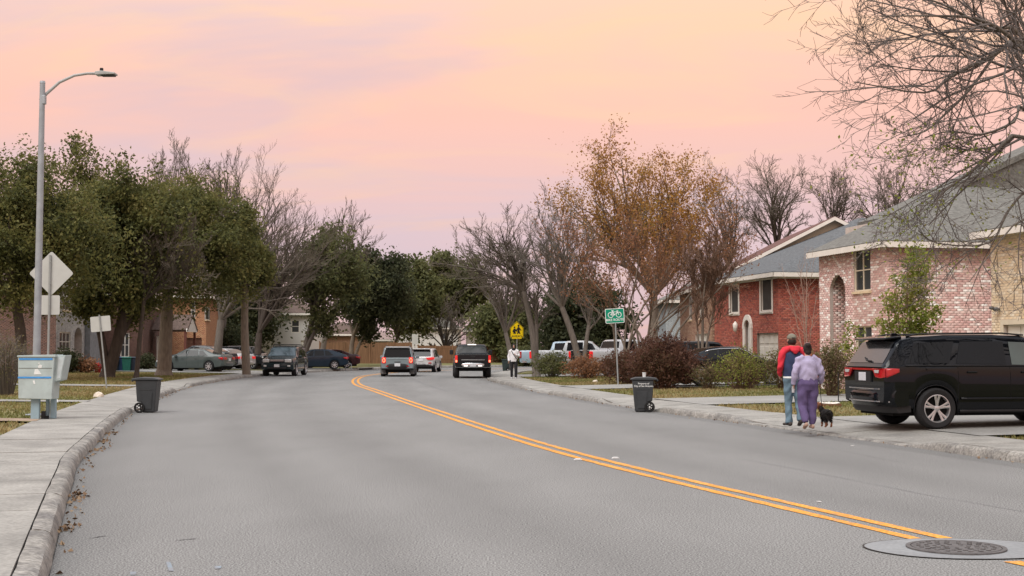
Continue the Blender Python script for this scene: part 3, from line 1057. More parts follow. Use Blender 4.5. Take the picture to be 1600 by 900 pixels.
# ---- pink house
A = np.array([11.9, 43.3]); EZ = 5.2
pink = thing('brick_house', 'two storey pink and white mottled brick house behind the black sport utility', 'house', (A[0], A[1], 0.15))
wf = Wall(pink, A + TR * 5.1, A, 0.15, EZ - 0.15)
arch = wf.box_px(1297, 430, 1321, 566); arch = (arch[0], arch[1], 0.05, arch[3], 'arch', 0.55, 0.12)
w1 = wf.box_px(1334, 389, 1360, 455); w2 = wf.box_px(1337, 509, 1362, 558)
w3 = wf.box_px(1345, 600, 1350, 601)
keyf = lambda w: (lambda u, v: abs(u - w.L * 0.75) + (0 if v > 2.2 else 9))
make_wall(wf, [arch, w1, w2], 'pink', 300, lambda u, v: (wf.L - u) + (0 if v > 2.0 else 6))
window(wf, w1, M_CREAMT, 0.05, (2, 2)); window(wf, w2, M_CREAMT, 0.05, (2, 1))
# entry recess behind the arch
u0, u1 = arch[0], arch[1]
wr = Wall(pink, wf.a + wf.n * -1.3 + wf.t * (u0 - 0.2), wf.a + wf.n * -1.3 + wf.t * (u1 + 0.5), 0.15, 4.9)
make_wall(wr, [], 'pink')
jm = Wall(pink, wf.a + wf.t * (u0 - 0.01) + wf.n * -0.1, wf.a + wf.t * (u0 - 0.01) + wf.n * -1.3, 0.15, 4.9); make_wall(jm, [], 'pink')
u1 = u1 - u0 + 0.2; u0 = 0.2
window(wr, (u1 - 0.75, u1 - 0.1, 3.1, 4.3), M_CREAMT, 0.05, (1, 2), depth=-0.02)
door(wr, (u0 + 0.1, u1 - 0.1, 0.1, 2.15), M_WDOOR, depth=-0.06)
ws = Wall(pink, A, A + NRM * 10, 0.15, EZ - 0.15)
make_wall(ws, [], 'pink')
wb_ = Wall(pink, A + TR * 7.2 + NRM * 2, A + TR * 5.1 + NRM * 2, 0.15, EZ + 0.8); make_wall(wb_, [], None, solid=M_MORTAR)
wc_ = Wall(pink, A + TR * 5.1 + NRM * 2, A + TR * 5.1, 0.15, EZ - 0.15); make_wall(wc_, [], None, solid=M_MORTAR)
roof_field(pink, A, TR, NRM, 5.1, 16, EZ, 0.45, ('street', 'near'), M_SH_GREY, over=0.32, gable=M_CREAMT)
roof_field(pink, A + TR * 5.2 + NRM * 2.6, TR, NRM, 2.0, 13.4, EZ + 1.17, 0.45, ('street',), M_SH_GREY, over=0.05, gable=M_SH_GREY, fascia=M_SH_GREY, soff=False)

# ---- red house
A = np.array([11.85, 60.6])
red = thing('brick_house', 'red brick house with slate roof and white framed upper windows', 'house', (A[0], A[1], 0.2))
wf = Wall(red, A + TR * 8.3, A, 0.2, EZ - 0.2)
o1, o2 = wf.box_px(1141, 446, 1154, 489), wf.box_px(1189, 435, 1206, 486)
o3 = wf.box_px(1165, 513, 1174, 560); o3 = (o3[0], o3[1], 0.05, 2.75, 'arch', 0.35)
og = wf.box_px(1183, 536, 1216, 575); og = (og[0], og[1], 0.03, 2.15)
make_wall(wf, [o1, o2, o3, og], 'red', mortar=M_MORTAR_D)
for o_ in (o1, o2): window(wf, o_, M_TRIM, 0.05, (1, 1), glass=M_SCREEN, trim=0.13)
door(wf, o3[:4], M_WDOOR, depth=0.12)
d_ = wf.slab('door_surround', o3[0] - 0.18, o3[0] - 0.01, 0.05, 2.6, 0.004, 0.08, M_TRIM); wf.slab('door_surround', o3[1] + 0.01, o3[1] + 0.18, 0.05, 2.6, 0.004, 0.08, M_TRIM)
mba = MB()
cc = (o3[0] + o3[1]) / 2
for a, b in zip(np.linspace(0, math.pi, 10)[:-1], np.linspace(0, math.pi, 10)[1:]):
    r0_, r1_ = (o3[1] - o3[0]) / 2 + 0.01, (o3[1] - o3[0]) / 2 + 0.2
    mba.prism([wf.p(cc - math.cos(a) * r0_, 2.4 + math.sin(a) * 0.42, .004), wf.p(cc - math.cos(b) * r0_, 2.4 + math.sin(b) * 0.42, .004), wf.p(cc - math.cos(b) * r1_, 2.4 + math.sin(b) * 0.66, .004), wf.p(cc - math.cos(a) * r1_, 2.4 + math.sin(a) * 0.66, .004)], (wf.n[0] * .09, wf.n[1] * .09, 0))
mba.build('door_arch', M_TRIM, red, fix=False)
gd = door(wf, og, M_GARAGE, depth=0.12, panels=(4, 4), name='garage_door', handle=False)
lp = wf.p(o3[0] - 0.75, 2.5, 0.22)
MB().lathe([(0.02, -.25), (.10, -.18), (.13, .1), (.10, .16), (.02, .26)], 8, c=lp).build('wall_lantern', M_TRIM, red, smooth=True)
wf.slab('frieze_board', 0, wf.L, EZ - 0.62, EZ - 0.34, 0.004, 0.03, M_TRIM)
ws = Wall(red, A, A + NRM * 16, 0.2, EZ - 0.2); make_wall(ws, [], 'red', mortar=M_MORTAR_D)
ws.slab('frieze_board', 0, 2.0, EZ - 0.62, EZ - 0.34, 0.004, 0.03, M_TRIM)
roof_field(red, A, TR, NRM, 8.3, 16, EZ, 0.40, ('street', 'near', 'back'), M_SH_BLUE, over=0.4)

# ---- tan brick house with the maroon roof
A = np.array([10.2, 70.0]); TB, NB = np.array([0.01, 1.0]), np.array([1.0, -0.01])
brown = thing('brick_house', 'tan brick house with maroon roof and white rake board', 'house', (A[0], A[1], 0.2))
wf = Wall(brown, A + TB * 14, A, 0.2, EZ - 0.2)
o1 = (9.4, 11.0, 3.1, 4.5); o2 = (4.6, 6.0, 3.1, 4.5); og = (7.5, 12.6, 0.05, 2.25)
make_wall(wf, [o1, o2, og], 'brown')
for o_ in (o1, o2): window(wf, o_, M_TRIM, 0.06, (1, 2))
door(wf, og, M_GARAGE, depth=0.12, panels=(6, 4), name='garage_door', handle=False)
ws = Wall(brown, A, A + NB * 12.6, 0.2, EZ - 0.2); make_wall(ws, [], 'brown')
roof_field(brown, A, TB, NB, 14, 12.6, EZ, 0.51, ('street', 'back'), M_SH_MAROON, over=0.4, gable=mat('cream_siding', (0.62, 0.55, 0.42), 0.7, 0.06, 3))

# ---- grey house further on
A = np.array([10.6, 94.0])
greyh = thing('siding_house', 'pale blue grey house beyond the tan brick house', 'house', (A[0], A[1], 0.25))
wf = Wall(greyh, A + TB * 8, A, 0.25, EZ - 0.25); make_wall(wf, [(2, 3.2, 3, 4.3)], 'greyblue'); window(wf, (2, 3.2, 3, 4.3), M_TRIM)
ws = Wall(greyh, A, A + NB * 11, 0.25, EZ - 0.25); make_wall(ws, [], 'greyblue')
roof_field(greyh, A, TB, NB, 8, 11, EZ, 0.5, ('street', 'near', 'back'), M_SH_GREY)

# ---- cream house at the edge of the picture
A = np.array([15.3, 31.0]); B_ = np.array([13.7, 39.0])
TC = (B_ - A) / np.linalg.norm(B_ - A); NC = np.array([TC[1], -TC[0]])
cream = thing('brick_house', 'cream brick house with pale garage door beside the pink house', 'house', (B_[0], B_[1], 0.15))
wf = Wall(cream, B_, A, 0.15, EZ - 0.15)
og = wf.box_px(1569, 507, 1596, 560); og = (og[0], og[0] + 2.9, 0.03, og[3])
o1 = wf.box_px(1597, 398, 1599, 430); o1 = (o1[0], o1[0] + 1.2, o1[2], o1[3])
make_wall(wf, [og, o1], 'cream', 300, lambda u, v: u + (0 if v > 2.3 else 4))
window(wf, o1, M_CREAMT, 0.06, (2, 2))
gd = door(wf, og, M_GARAGE, depth=0.12, panels=(4, 4), name='garage_door', handle=False)
mbt = MB(); nv = np.array([wf.n[0], wf.n[1], 0]) * 0.03
for (a0, a1, b0, b1) in ((og[0] - .14, og[0], 0.03, og[3] + .14), (og[1], og[1] + .14, 0.03, og[3] + .14), (og[0], og[1], og[3], og[3] + .14)):
    mbt.prism([wf.p(a0, b0, .003), wf.p(a1, b0, .003), wf.p(a1, b1, .003), wf.p(a0, b1, .003)], nv)
mbt.build('garage_trim', M_CREAMT, cream, fix=False)
lu, lv = wf.uv(1562, 483)
lp = wf.p(lu, lv, 0.12)
mbl = MB(); mbl.ellipsoid(lp, (0.10, 0.10, 0.06), 10, 6); mbl.tube([wf.p(lu, lv, 0.0), wf.p(lu, lv, 0.12)], 0.03, 8)
mbl.ellipsoid((lp[0] - .12, lp[1] - .02, lp[2] + .03), (0.08, 0.05, 0.05), 10, 6)
mbl.build('flood_lamp', M_IRON, cream, smooth=True)
roof_field(cream, A, TC, NC, 8.16, 12, EZ, 0.5, ('street', 'back', 'far'), M_SH_GREY, over=0.4, gable=M_CREAMT)
ws = Wall(cream, B_ + NC * 12, B_, 0.15, EZ - 0.15); make_wall(ws, [], None, solid=mat('cream_wall', (0.62, 0.50, 0.35), 0.9))

# ================================================================== left side
TL, NL = np.array([-0.1, 0.995]), np.array([-0.995, -0.1])
def left_house(A, T, N, z, pal_f, pal_s, label, ops, sops, roofm, planes=('street', 'near', 'back'), ez=5.6, mortar=None):
    A = np.array(A, float)
    h = thing('brick_house', label, 'house', (A[0], A[1], z))
    wf = Wall(h, A, A + TL * T, z, ez - z)
    ops = [wf.box_px(*o[:4]) + tuple(o[4:]) for o in ops]
    make_wall(wf, ops, pal_f, mortar=mortar)
    ws = Wall(h, A + NL * N, A, z, ez - z)
    sops = [ws.box_px(*o) for o in sops]
    make_wall(ws, sops, pal_s, mortar=mortar, solid=mat('dark_brick_far', (0.13, 0.075, 0.06), 0.9, 0.25, 5))
    roof_field(h, A, TL, NL, T, N, ez, 0.5, planes, roofm, over=0.4)
    return h, wf, ws, ops, sops

h, wf, ws, ops, sops = left_house((-26.7, 80), 12, 12, 0.42, 'stone', 'dark', 'grey stone house with arched doorway behind the leaning sign', [(93, 519, 110, 549), (98, 449, 110, 485), (116, 512, 128, 566, 'arch', 0.6, 0.5)], [], M_SH_BROWN)
window(wf, ops[0], M_TRIM, 0.06, (3, 2)); window(wf, ops[1], M_TRIM, 0.06, (2, 2))
o_ = ops[2]; door(wf, (o_[0], o_[1], 0.02, o_[3]), M_BDOOR, depth=0.5)
wf.slab('downpipe', wf.L * 0.70, wf.L * 0.70 + 0.09, 0, 5, 0.01, 0.1, M_TRIM)
M_GREYBR = mat('blue_grey_stone', (0.23, 0.235, 0.24), 0.9, 0.2, 4)
wf.slab('pier', wf.L * 0.66, wf.L - 0.02, 0.0, 5.0, 0.02, 0.35, M_GREYBR, bevel=0.01)
h, wf, ws, ops, sops = left_house((-25.4, 94), 8.5, 12, 0.42, 'dark', None, 'dark brick house with small gabled porch among the oaks', [(229, 464, 238, 482), (243, 464, 248, 482)], [(188, 520, 202, 558)], M_SH_BROWN, mortar=M_MORTAR_D)
for o_ in ops: window(wf, o_, M_TRIM)
for o_ in sops: window(ws, o_, M_TRIM, 0.07, (2, 2))
# porch
pc = Vector(at(232, 540, 94.5)); pr_ = np.array(h.location)
def rel(p): return (p[0] - pr_[0], p[1] - pr_[1], p[2] - pr_[2])
px0 = -25.4 + 0.1
mbp = MB()
pk = [(px0 - 0.2, 96.6, 3.0), (px0 + 2.4, 96.4, 3.0), (px0 + 2.4, 98.0, 4.1), (px0 - 0.2, 98.2, 4.1), (px0 + 2.4, 99.6, 3.0), (px0 - 0.2, 99.8, 3.0)]
pk = [rel(p) for p in pk]
mbp.face([pk[0], pk[1], pk[2], pk[3]]).face([pk[3], pk[2], pk[4], pk[5]])
po = mbp.build('porch_roof', M_SH_BROWN, h, fix=False); po.modifiers.new('t', 'SOLIDIFY').thickness = 0.12
MB().prism([rel((px0 + 2.3, 96.4, 2.85)), rel((px0 + 2.3, 99.6, 2.85)), rel((px0 + 2.3, 99.6, 3.0)), rel((px0 + 2.3, 98.0, 4.05)), rel((px0 + 2.3, 96.4, 3.0))], (0.06, 0, 0)).build('porch_gable', M_TRIM, h)
for yy in (96.6, 99.4): MB().box(rel((px0 + 2.2, yy, 1.7)), (0.16, 0.16, 2.6)).build('porch_post', mat('red_brown_post', (0.16, 0.06, 0.045), 0.8), h, bevel=0.01)
MB().box(rel((px0 + 0.06, 97.6, 1.5)), (0.06, 0.95, 2.1)).build('door', M_WDOOR, h, bevel=0.01)

h, wf, ws, ops, sops = left_house((-23.3, 104), 10, 11, 0.45, 'orange', 'orange', 'orange brick house with narrow upper window behind the parked sedan', [(322, 480, 328, 500)], [(298, 471, 305, 498), (289, 528, 315, 580)], M_SH_BROWN, ez=5.9, mortar=M_MORTAR_D)
window(wf, ops[0], M_TRIM); window(ws, sops[0], M_TRIM, 0.06, (1, 2)); door(ws, (sops[1][0], sops[1][1], 0.03, sops[1][3]), M_BDOOR, panels=(4, 4), name='garage_door', handle=False)

# ---- far houses
M_WSIDE = mat('white_siding', (0.60, 0.59, 0.56), 0.75, 0.05, 3, stretch=(1, 1, 14))
M_BSIDE = mat('beige_siding', (0.50, 0.46, 0.41), 0.8, 0.08, 3, stretch=(1, 1, 14))
def far_house(name, label, x0, x1, Y, depth, z, ez, wallm, roofm, wins=(), doors=(), planes=('street', 'near', 'back'), pitch=0.5):
    """a house whose long wall faces the camera; wins in pixels"""
    r_ = thing(name, label, 'house', (x0, Y, z))
    w = Wall(r_, (x0, Y), (x1, Y), z, ez - z)
    ops = [w.box_px(*o) for o in wins] + [w.box_px(*o) for o in doors]
    make_wall(w, ops, None, solid=wallm)
    for o_ in ops[:len(wins)]: window(w, o_, M_TRIM, 0.08, (1, 2), sill=False)
    for o_ in ops[len(wins):]: door(w, (o_[0], o_[1], 0.03, o_[3]), M_GARAGE, panels=(4, 4), name='garage_door', handle=False)
    w2 = Wall(r_, (x1, Y), (x1, Y + depth), z, ez - z); make_wall(w2, [], None, solid=wallm)
    w3 = Wall(r_, (x0, Y + depth), (x0, Y), z, ez - z); make_wall(w3, [], None, solid=wallm)
    roof_field(r_, (x0, Y), (0, 1), (1, 0), depth, x1 - x0, ez, pitch, planes, roofm, over=0.4)
    return r_
far_house('siding_house', 'white house with pale garage doors behind the dark roof rack vehicle', at(402, 500, 128).x, at(486, 500, 128).x, 128, 10, 0.4, 5.2, M_WSIDE, M_SH_BROWN, [(455, 500, 468, 520)], [(408, 524, 428, 568), (470, 532, 484, 566)])
far_house('brown_house', 'low brown brick house behind the wooden fence', at(497, 500, 142).x, at(560, 500, 142).x, 142, 9, 0.4, 3.4, mat('brown_wall', (0.28, 0.17, 0.11), 0.9, 0.15, 6), M_SH_BROWN, [], [])
far_house('pale_house', 'small pale house with rose roof seen over the fence', at(566, 500, 152).x, at(606, 500, 152).x, 152, 9, 0.4, 2.9, M_BSIDE, M_SH_PINK, [(578, 534, 588, 545)])
far_house('siding_house', 'white house half hidden by grey twigs behind the moving cars', at(622, 500, 165).x, at(716, 500, 165).x, 165, 10, 0.4, 4.4, M_WSIDE, M_SH_GREY, [(640, 518, 650, 535), (690, 520, 702, 540)])
far_house('beige_house', 'beige house with dark windows left of the school crossing sign', at(728, 500, 150).x, at(800, 500, 150).x, 150, 10, 0.3, 3.9, M_BSIDE, M_SH_GREY, [(745, 526, 755, 542), (783, 526, 790, 545)])

# ---- wooden fence far down the street: boards and rails
M_FENCE = mat('cedar_fence', (0.235, 0.135, 0.075), 0.9, 0.25, 2.0, stretch=(6, 6, 0.6))
def fence(pts, label, z=0.25, h=2.0):
    r_ = thing('wooden_fence', label, 'fence', (pts[0][0], pts[0][1], z))
    mb = MB(); rl = MB()
    for (a, b) in zip(pts[:-1], pts[1:]):
        a, b = np.array(a, float), np.array(b, float); L = np.linalg.norm(b - a); t = (b - a) / L; ang = math.atan2(t[1], t[0])
        n = int(L / 0.15)
        for i in range(n):
            p = a + t * (i + 0.5) * 0.15 - np.array(pts[0])
            hh = h + RNG.uniform(-0.02, 0.02)
            mb.box((p[0], p[1], hh / 2), (0.142, 0.02, hh), Matrix.Rotation(ang, 3, 'Z'))
        for zz in (0.4, 1.5):
            c = (a + b) / 2 - np.array(pts[0]); rl.box((c[0] - t[1] * -0.04, c[1] + 0.04, zz), (L, 0.05, 0.09), Matrix.Rotation(ang, 3, 'Z'))
        for i in range(int(L / 2.4) + 1):
            p = a + t * i * 2.4 - np.array(pts[0])
            MB().box((p[0], p[1] - 0.06, h * 0.53), (0.09, 0.09, h * 1.06)).build('post', M_FENCE, r_)
    o = mb.build('boards', M_FENCE, r_, fix=False); o['kind'] = 'stuff'
    rl.build('rail', M_FENCE, r_, fix=False)
fence([(-17.8, 126.5), (-9.5, 130)], 'brown board fence beyond the parked blue hatchback')
fence([(-9.0, 131), (-2.0, 139), (10, 146)], 'brown board fence behind the moving cars', h=1.7)
# ================================================================== VEHICLES
def paint(name, col, rough=0.22):
    return mat('car_paint_' + name, col, rough, 0.05, 3, coat=0.5, spec=0.06)
M_TYRE = mat('tyre_rubber', (0.022, 0.022, 0.023), 0.85, 0.15, 20)
M_RIM = mat('alloy_rim', (0.52, 0.52, 0.53), 0.32, 0.06, 10, metal=0.75)
M_WELL = mat('wheel_well', (0.008, 0.008, 0.008), 0.95)
M_CARGLASS = mat('car_glass', (0.006, 0.007, 0.008), 0.04, 0.1, 2, spec=0.25)
M_CARGLASS_L = mat('lighter_car_glass', (0.05, 0.075, 0.065), 0.05, 0.3, 1.5, spec=0.9)
M_CHROME = mat('chrome', (0.62, 0.62, 0.63), 0.18, 0.03, 5, metal=0.95)
M_BLKPL = mat('black_plastic', (0.02, 0.02, 0.021), 0.55, 0.1, 8)
M_TAIL = mat('red_lamp_lens', (0.42, 0.012, 0.015), 0.15, 0.1, 12, coat=0.6)
M_TAILON = mat('lit_red_lamp', (0.5, 0.02, 0.02), 0.2, 0.1, 12, emit=(1.0, 0.03, 0.03), estr=0.35)
M_HALO = mat('glowing_lamp_ring', (0.7, 0.2, 0.1), 0.3, 0.1, 12, emit=(1.0, 0.30, 0.16), estr=1.5)
M_LAMPW = mat('clear_lamp_lens', (0.55, 0.56, 0.55), 0.12, 0.15, 15, coat=0.6)
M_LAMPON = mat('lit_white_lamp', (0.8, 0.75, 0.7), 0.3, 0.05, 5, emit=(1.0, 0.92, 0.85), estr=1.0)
M_PLATE = mat('licence_plate', (0.62, 0.64, 0.66), 0.5, 0.08, 30)

def wheel_meshes():
    t = MB()
    t.lathe([(0.66, -0.30), (0.70, -0.34), (0.90, -0.36), (0.985, -0.27), (1.0, -0.12), (1.0, 0.12), (0.985, 0.27), (0.90, 0.36), (0.70, 0.34), (0.66, 0.30)], 36, 'y', closed=True)
    tm = t.mesh('tyre', smooth=40); tm.materials.append(M_TYRE)
    d = MB(); d.lathe([(0.67, 0.0), (0.67, 0.10), (0.0, 0.10)], 30, 'y'); d.lathe([(0.67, 0.08), (0.0, 0.081)], 30, 'y')
    dm = d.mesh('rim_barrel'); dm.materials.append(M_WELL)
    out = {}
    for nm, ns, wd, tw in (('ten', 5, 0.075, True), ('five', 5, 0.17, False), ('seven', 7, 0.12, False)):
        s = MB()
        s.lathe([(0.665, 0.10), (0.68, 0.33), (0.645, 0.34), (0.62, 0.30), (0.62, 0.10)], 36, 'y')
        s.lathe([(0.15, 0.12), (0.15, 0.285), (0.10, 0.31), (0.0, 0.315)], 16, 'y')
        for k in range(ns):
            for off in ((-0.17, 0.17) if tw else (0,)):
                a = 2 * math.pi * k / ns + 0.3
                ca, sa = math.cos(a), math.sin(a); cb, sb = math.cos(a + off), math.sin(a + off)
                s.tube([(0.10 * ca, 0.27, 0.10 * sa), (0.40 * math.cos(a + off * .8), 0.285, 0.40 * math.sin(a + off * .8)), (0.645 * cb, 0.31, 0.645 * sb)], [(0.03, wd * 0.9), (0.03, wd * 0.75), (0.035, wd)], 6, ref=(0, 1, 0))
        sm = s.mesh('rim', smooth=35); sm.materials.append(M_RIM); out[nm] = sm
    return tm, dm, out
TYRE_ME, BARREL_ME, RIMS = wheel_meshes()

def add_wheel(root, x, y, r_, side, style):
    w = bpy.data.objects.new('wheel', TYRE_ME); COL.objects.link(w); w.parent = root
    w.location = (x, y, r_); w.scale = (r_, r_ * side, r_)
    for nm, me in (('rim_barrel', BARREL_ME), ('rim', RIMS[style])):
        o = bpy.data.objects.new(nm, me); COL.objects.link(o); o.parent = w
    return w

def itp(x, tab):
    return float(np.interp(x, [p[0] for p in tab], [p[1] for p in tab]))

class Car:
    def __init__(s, name, label, cat, loc, heading, sp, paintm):
        s.sp = sp; s.P = paintm
        s.root = thing(name, label, cat, loc, heading)
        s.L = sp['L']; s.hw = sp['W'] / 2
        s.body()
    def sec(s, x):
        sp = s.sp; hL = s.L / 2
        zt, zb, zbelt = itp(x, sp['top']), itp(x, sp['base']), itp(x, sp['belt'])
        for xw in sp['wheels']:
            ra = sp['r'] * 1.13
            if abs(x - xw) < ra: zb = max(zb, sp['r'] + math.sqrt(ra * ra - (x - xw) ** 2))
        zbelt = min(zbelt, zt - 0.02)
        zb = min(zb, zbelt - 0.05)
        plan = itp(x, sp['plan']) if 'plan' in sp else itp(x, [(-hL, 0.90), (-hL + 0.12, 0.965), (-hL + 0.4, 1.0), (hL - 0.75, 1.0), (hL - 0.3, 0.93), (hL, 0.74)])
        w = s.hw * plan
        k = min(1.0, max(0.0, (zt - zbelt) / 0.5))
        tum = sp.get('tumble', 0.80)
        wt = w * (0.955 + (tum - 0.955) * k)
        d = 0.02 + 0.075 * k
        H = zbelt - zb
        return [(w * 0.95, zb), (w * 0.985, zb + 0.18 * H), (w * 0.997, zb + 0.45 * H), (w, zb + 0.68 * H), (w * 0.985, zb + 0.9 * H), (w * 0.962, zbelt),
                (wt + 0.012 * k, zt - d), (wt * 0.955, zt - d * 0.42), (wt * 0.86, zt - d * 0.12), (wt * 0.5, zt - 0.004), (0, zt)]
    def body(s):
        hL = s.L / 2
        xs = set(np.linspace(-hL, hL, int(s.L / 0.07)))
        for xw in s.sp['wheels']:
            ra = s.sp['r'] * 1.13
            xs |= set(xw + ra * np.cos(np.linspace(0, math.pi, 17)))
            xs |= {xw - ra - 0.001, xw + ra + 0.001}
        for tab in ('top', 'base', 'belt'): xs |= {p[0] for p in s.sp[tab] if abs(p[0]) <= hL}
        xs = sorted(x for x in xs if -hL <= x <= hL)
        xs = [x for i, x in enumerate(xs) if i == 0 or x - xs[i - 1] > 0.0008]
        mb = MB(); ring = None; n = None
        for x in xs:
            h = s.sec(x)
            row = [(x, y, z) for (y, z) in h] + [(x, -y, z) for (y, z) in h[-2::-1]]
            n = len(row); mb.v += row
        for i in range(len(xs) - 1):
            for k in range(n - 1):
                a = i * n + k
                mb.f.append((a, a + n, a + n + 1, a + 1))
        for e, sg in ((0, 1), ((len(xs) - 1) * n, -1)):
            for k in range(n // 2):
                a, b, c, d = e + k, e + k + 1, e + n - 2 - k, e + n - 1 - k
                q = (a, b, c, d) if b != c else (a, b, d)
                mb.f.append(q)
        o = mb.build('body', s.P, s.root, smooth=28)
        # dark underside and wheel wells
        z0 = s.sp['base'][len(s.sp['base']) // 2][1]
        mbu = MB()
        wl_ = s.sp['wheels']; r_ = s.sp['r']
        mbu.box2((-hL + 0.25, -s.hw * 0.72, z0 - 0.06), (hL - 0.3, s.hw * 0.72, z0 + 0.5))
        mbu.box2((wl_[0] - r_ * 1.2, -s.hw * 0.72, z0), (wl_[0] + r_ * 1.2, s.hw * 0.72, r_ * 2.2))
        mbu.box2((wl_[1] - r_ * 1.2, -s.hw * 0.72, z0), (wl_[1] + r_ * 1.2, s.hw * 0.72, min(r_ * 2.2, itp(wl_[1], s.sp['top']) - 0.12)))
        mbu.build('underbody', M_WELL, s.root, fix=False)
        for xw in wl_:
            for sd in (-1, 1):
                add_wheel(s.root, xw, sd * (s.hw - 0.30 * r_ + 0.004), r_, sd, s.sp.get('rim', 'five'))
    def side_pt(s, x, h, sd, off):
        h_ = s.sec(x)
        (y0, z0), (y1, z1) = h_[5], h_[6]
        y, z = y0 + (y1 - y0) * h, z0 + (z1 - z0) * h
        nl = math.hypot(y1 - y0, z1 - z0) or 1
        return (x, sd * (y + off * (z1 - z0) / nl), z + off * (y0 - y1) / nl)
    def lower_pt(s, x, f, sd, off):
        """point on the flank, f 0 (sill) to 1 (belt)"""
        h_ = s.sec(x)[:6]
        zz = h_[0][1] + (h_[5][1] - h_[0][1]) * f
        y = float(np.interp(zz, [p[1] for p in h_], [p[0] for p in h_]))
        return (x, sd * (y + off), zz)
    def flank_z(s, x, z, sd, off):
        h_ = s.sec(x)[:7]
        y = float(np.interp(z, [p[1] for p in h_], [p[0] for p in h_]))
        return (x, sd * (y + off), z)
    def glass_side(s, q, m=None, name='window', off=0.007, h0=0.05, h1=0.97, sides=(-1, 1), nx=10):
        """q = (x rear bottom, x front bottom, x rear top, x front top)"""
        for sd in sides:
            mb = MB(); nh = 4
            for j in range(nh + 1):
                h = h0 + (h1 - h0) * j / nh; f = j / nh
                xa, xb = q[0] + (q[2] - q[0]) * f, q[1] + (q[3] - q[1]) * f
                for i in range(nx + 1): mb.v.append(s.side_pt(xa + (xb - xa) * i / nx, h, sd, off))
            for j in range(nh):
                for i in range(nx):
                    a = j * (nx + 1) + i; mb.f.append((a, a + 1, a + nx + 2, a + nx + 1))
            mb.build(name, m or M_CARGLASS, s.root, smooth=True, fix=False)
    def glass_top(s, x0, x1, wf=0.90, m=None, name='windscreen', off=0.008, wf1=None):
        mb = MB(); n = 10; m_ = 10
        for i in range(n + 1):
            x = x0 + (x1 - x0) * i / n
            dz = (itp(x + 0.01, s.sp['top']) - itp(x - 0.01, s.sp['top'])) / 0.02
            nl = math.hypot(1, dz)
            h_ = s.sec(x); top = h_[6:]
            w = h_[7][0] * (wf + ((wf1 or wf) - wf) * i / n)
            for k in range(m_ + 1):
                y = w * (2 * k / m_ - 1)
                z = float(np.interp(abs(y), [p[0] for p in top[::-1]], [p[1] for p in top[::-1]]))
                mb.v.append((x - dz / nl * off, y, z + off / nl))
        for i in range(n):
            for k in range(m_):
                a = i * (m_ + 1) + k; mb.f.append((a, a + 1, a + m_ + 2, a + m_ + 1))
        return mb.build(name, m or M_CARGLASS, s.root, smooth=True, fix=False)
    def patch(s, name, x0, x1, z0, z1, m, off=0.01, sides=(-1, 1), nx=6, nz=4, parent=None, z0b=None, z1b=None):
        """a panel lying on the flank"""
        out = []
        for sd in sides:
            mb = MB()
            for j in range(nz + 1):
                for i in range(nx + 1):
                    f = i / nx
                    a_, b_ = z0 + ((z0b if z0b is not None else z0) - z0) * f, z1 + ((z1b if z1b is not None else z1) - z1) * f
                    mb.v.append(s.flank_z(x0 + (x1 - x0) * f, a_ + (b_ - a_) * j / nz, sd, off))
            for j in range(nz):
                for i in range(nx):
                    a = j * (nx + 1) + i; mb.f.append((a, a + 1, a + nx + 2, a + nx + 1))
            o = mb.build(name, m, parent or s.root, smooth=True, fix=False)
            so = o.modifiers.new('t', 'SOLIDIFY'); so.thickness = 0.02; so.offset = -1 if sd > 0 else 1
            out.append(o)
        return out
    def mirrors(s, x, z, m=None):
        for sd in (-1, 1):
            y = s.flank_z(x, z, sd, 0)[1]
            mb = MB(); mb.box((x, y + sd * 0.13, z + 0.06), (0.13, 0.22, 0.17)); mb.box((x + 0.02, y + sd * 0.03, z + 0.01), (0.07, 0.12, 0.05))
            mb.build('mirror', m or s.P, s.root, bevel=0.03, smooth=40)
    def handles(s, xs, z, m=None):
        for sd in (-1, 1):
            for x in xs:
                p = s.flank_z(x, z, sd, 0.012)
                MB().box(p, (0.2, 0.03, 0.035)).build('door_handle', m or s.P, s.root, bevel=0.01)
    def seams(s, xs, z0=0.45):
        for sd in (-1, 1):
            for x in xs:
                mb = MB(); zt = s.sec(x)[5][1]
                P_ = [s.flank_z(x, z0 + (zt - z0) * j / 6, sd, 0.003) for j in range(7)]
                for a, b in zip(P_[:-1], P_[1:]):
                    mb.face([(a[0] - .005, a[1], a[2]), (a[0] + .005, a[1], a[2]), (b[0] + .005, b[1], b[2]), (b[0] - .005, b[1], b[2])])
                mb.build('door_seam', M_WELL, s.root, fix=False)
    def box(s, name, c, d, m, bevel=0.015, parent=None, seg=2):
        return MB().box(c, d).build(name, m, parent or s.root, bevel=bevel, smooth=40, seg=seg)
    def bumper(s, front, z0, z1, m, depth=0.14, inset=0.0, wf=0.98, name='bumper'):
        sg = 1 if front else -1
        hL = s.L / 2 + inset
        mb = MB(); n = 14
        for i in range(n + 1):
            t = 2 * i / n - 1
            y = t * s.hw * wf
            xx = hL + 0.02 - 0.20 * abs(t) ** 3.5
            for (dx, z) in ((-depth - 0.12, z0 + 0.02), (-0.03, z0), (0.02, z0 + (z1 - z0) * 0.35), (0.025, z0 + (z1 - z0) * 0.75), (-0.02, z1), (-depth - 0.12, z1)):
                mb.v.append((sg * (xx + dx), y, z))
        for i in range(n):
            for k in range(5):
                a = i * 6 + k; mb.f.append((a, a + 1, a + 7, a + 6))
        mb.f.append(tuple(range(6))); mb.f.append(tuple(n * 6 + k for k in range(6)))
        return mb.build(name, m, s.root, smooth=40)

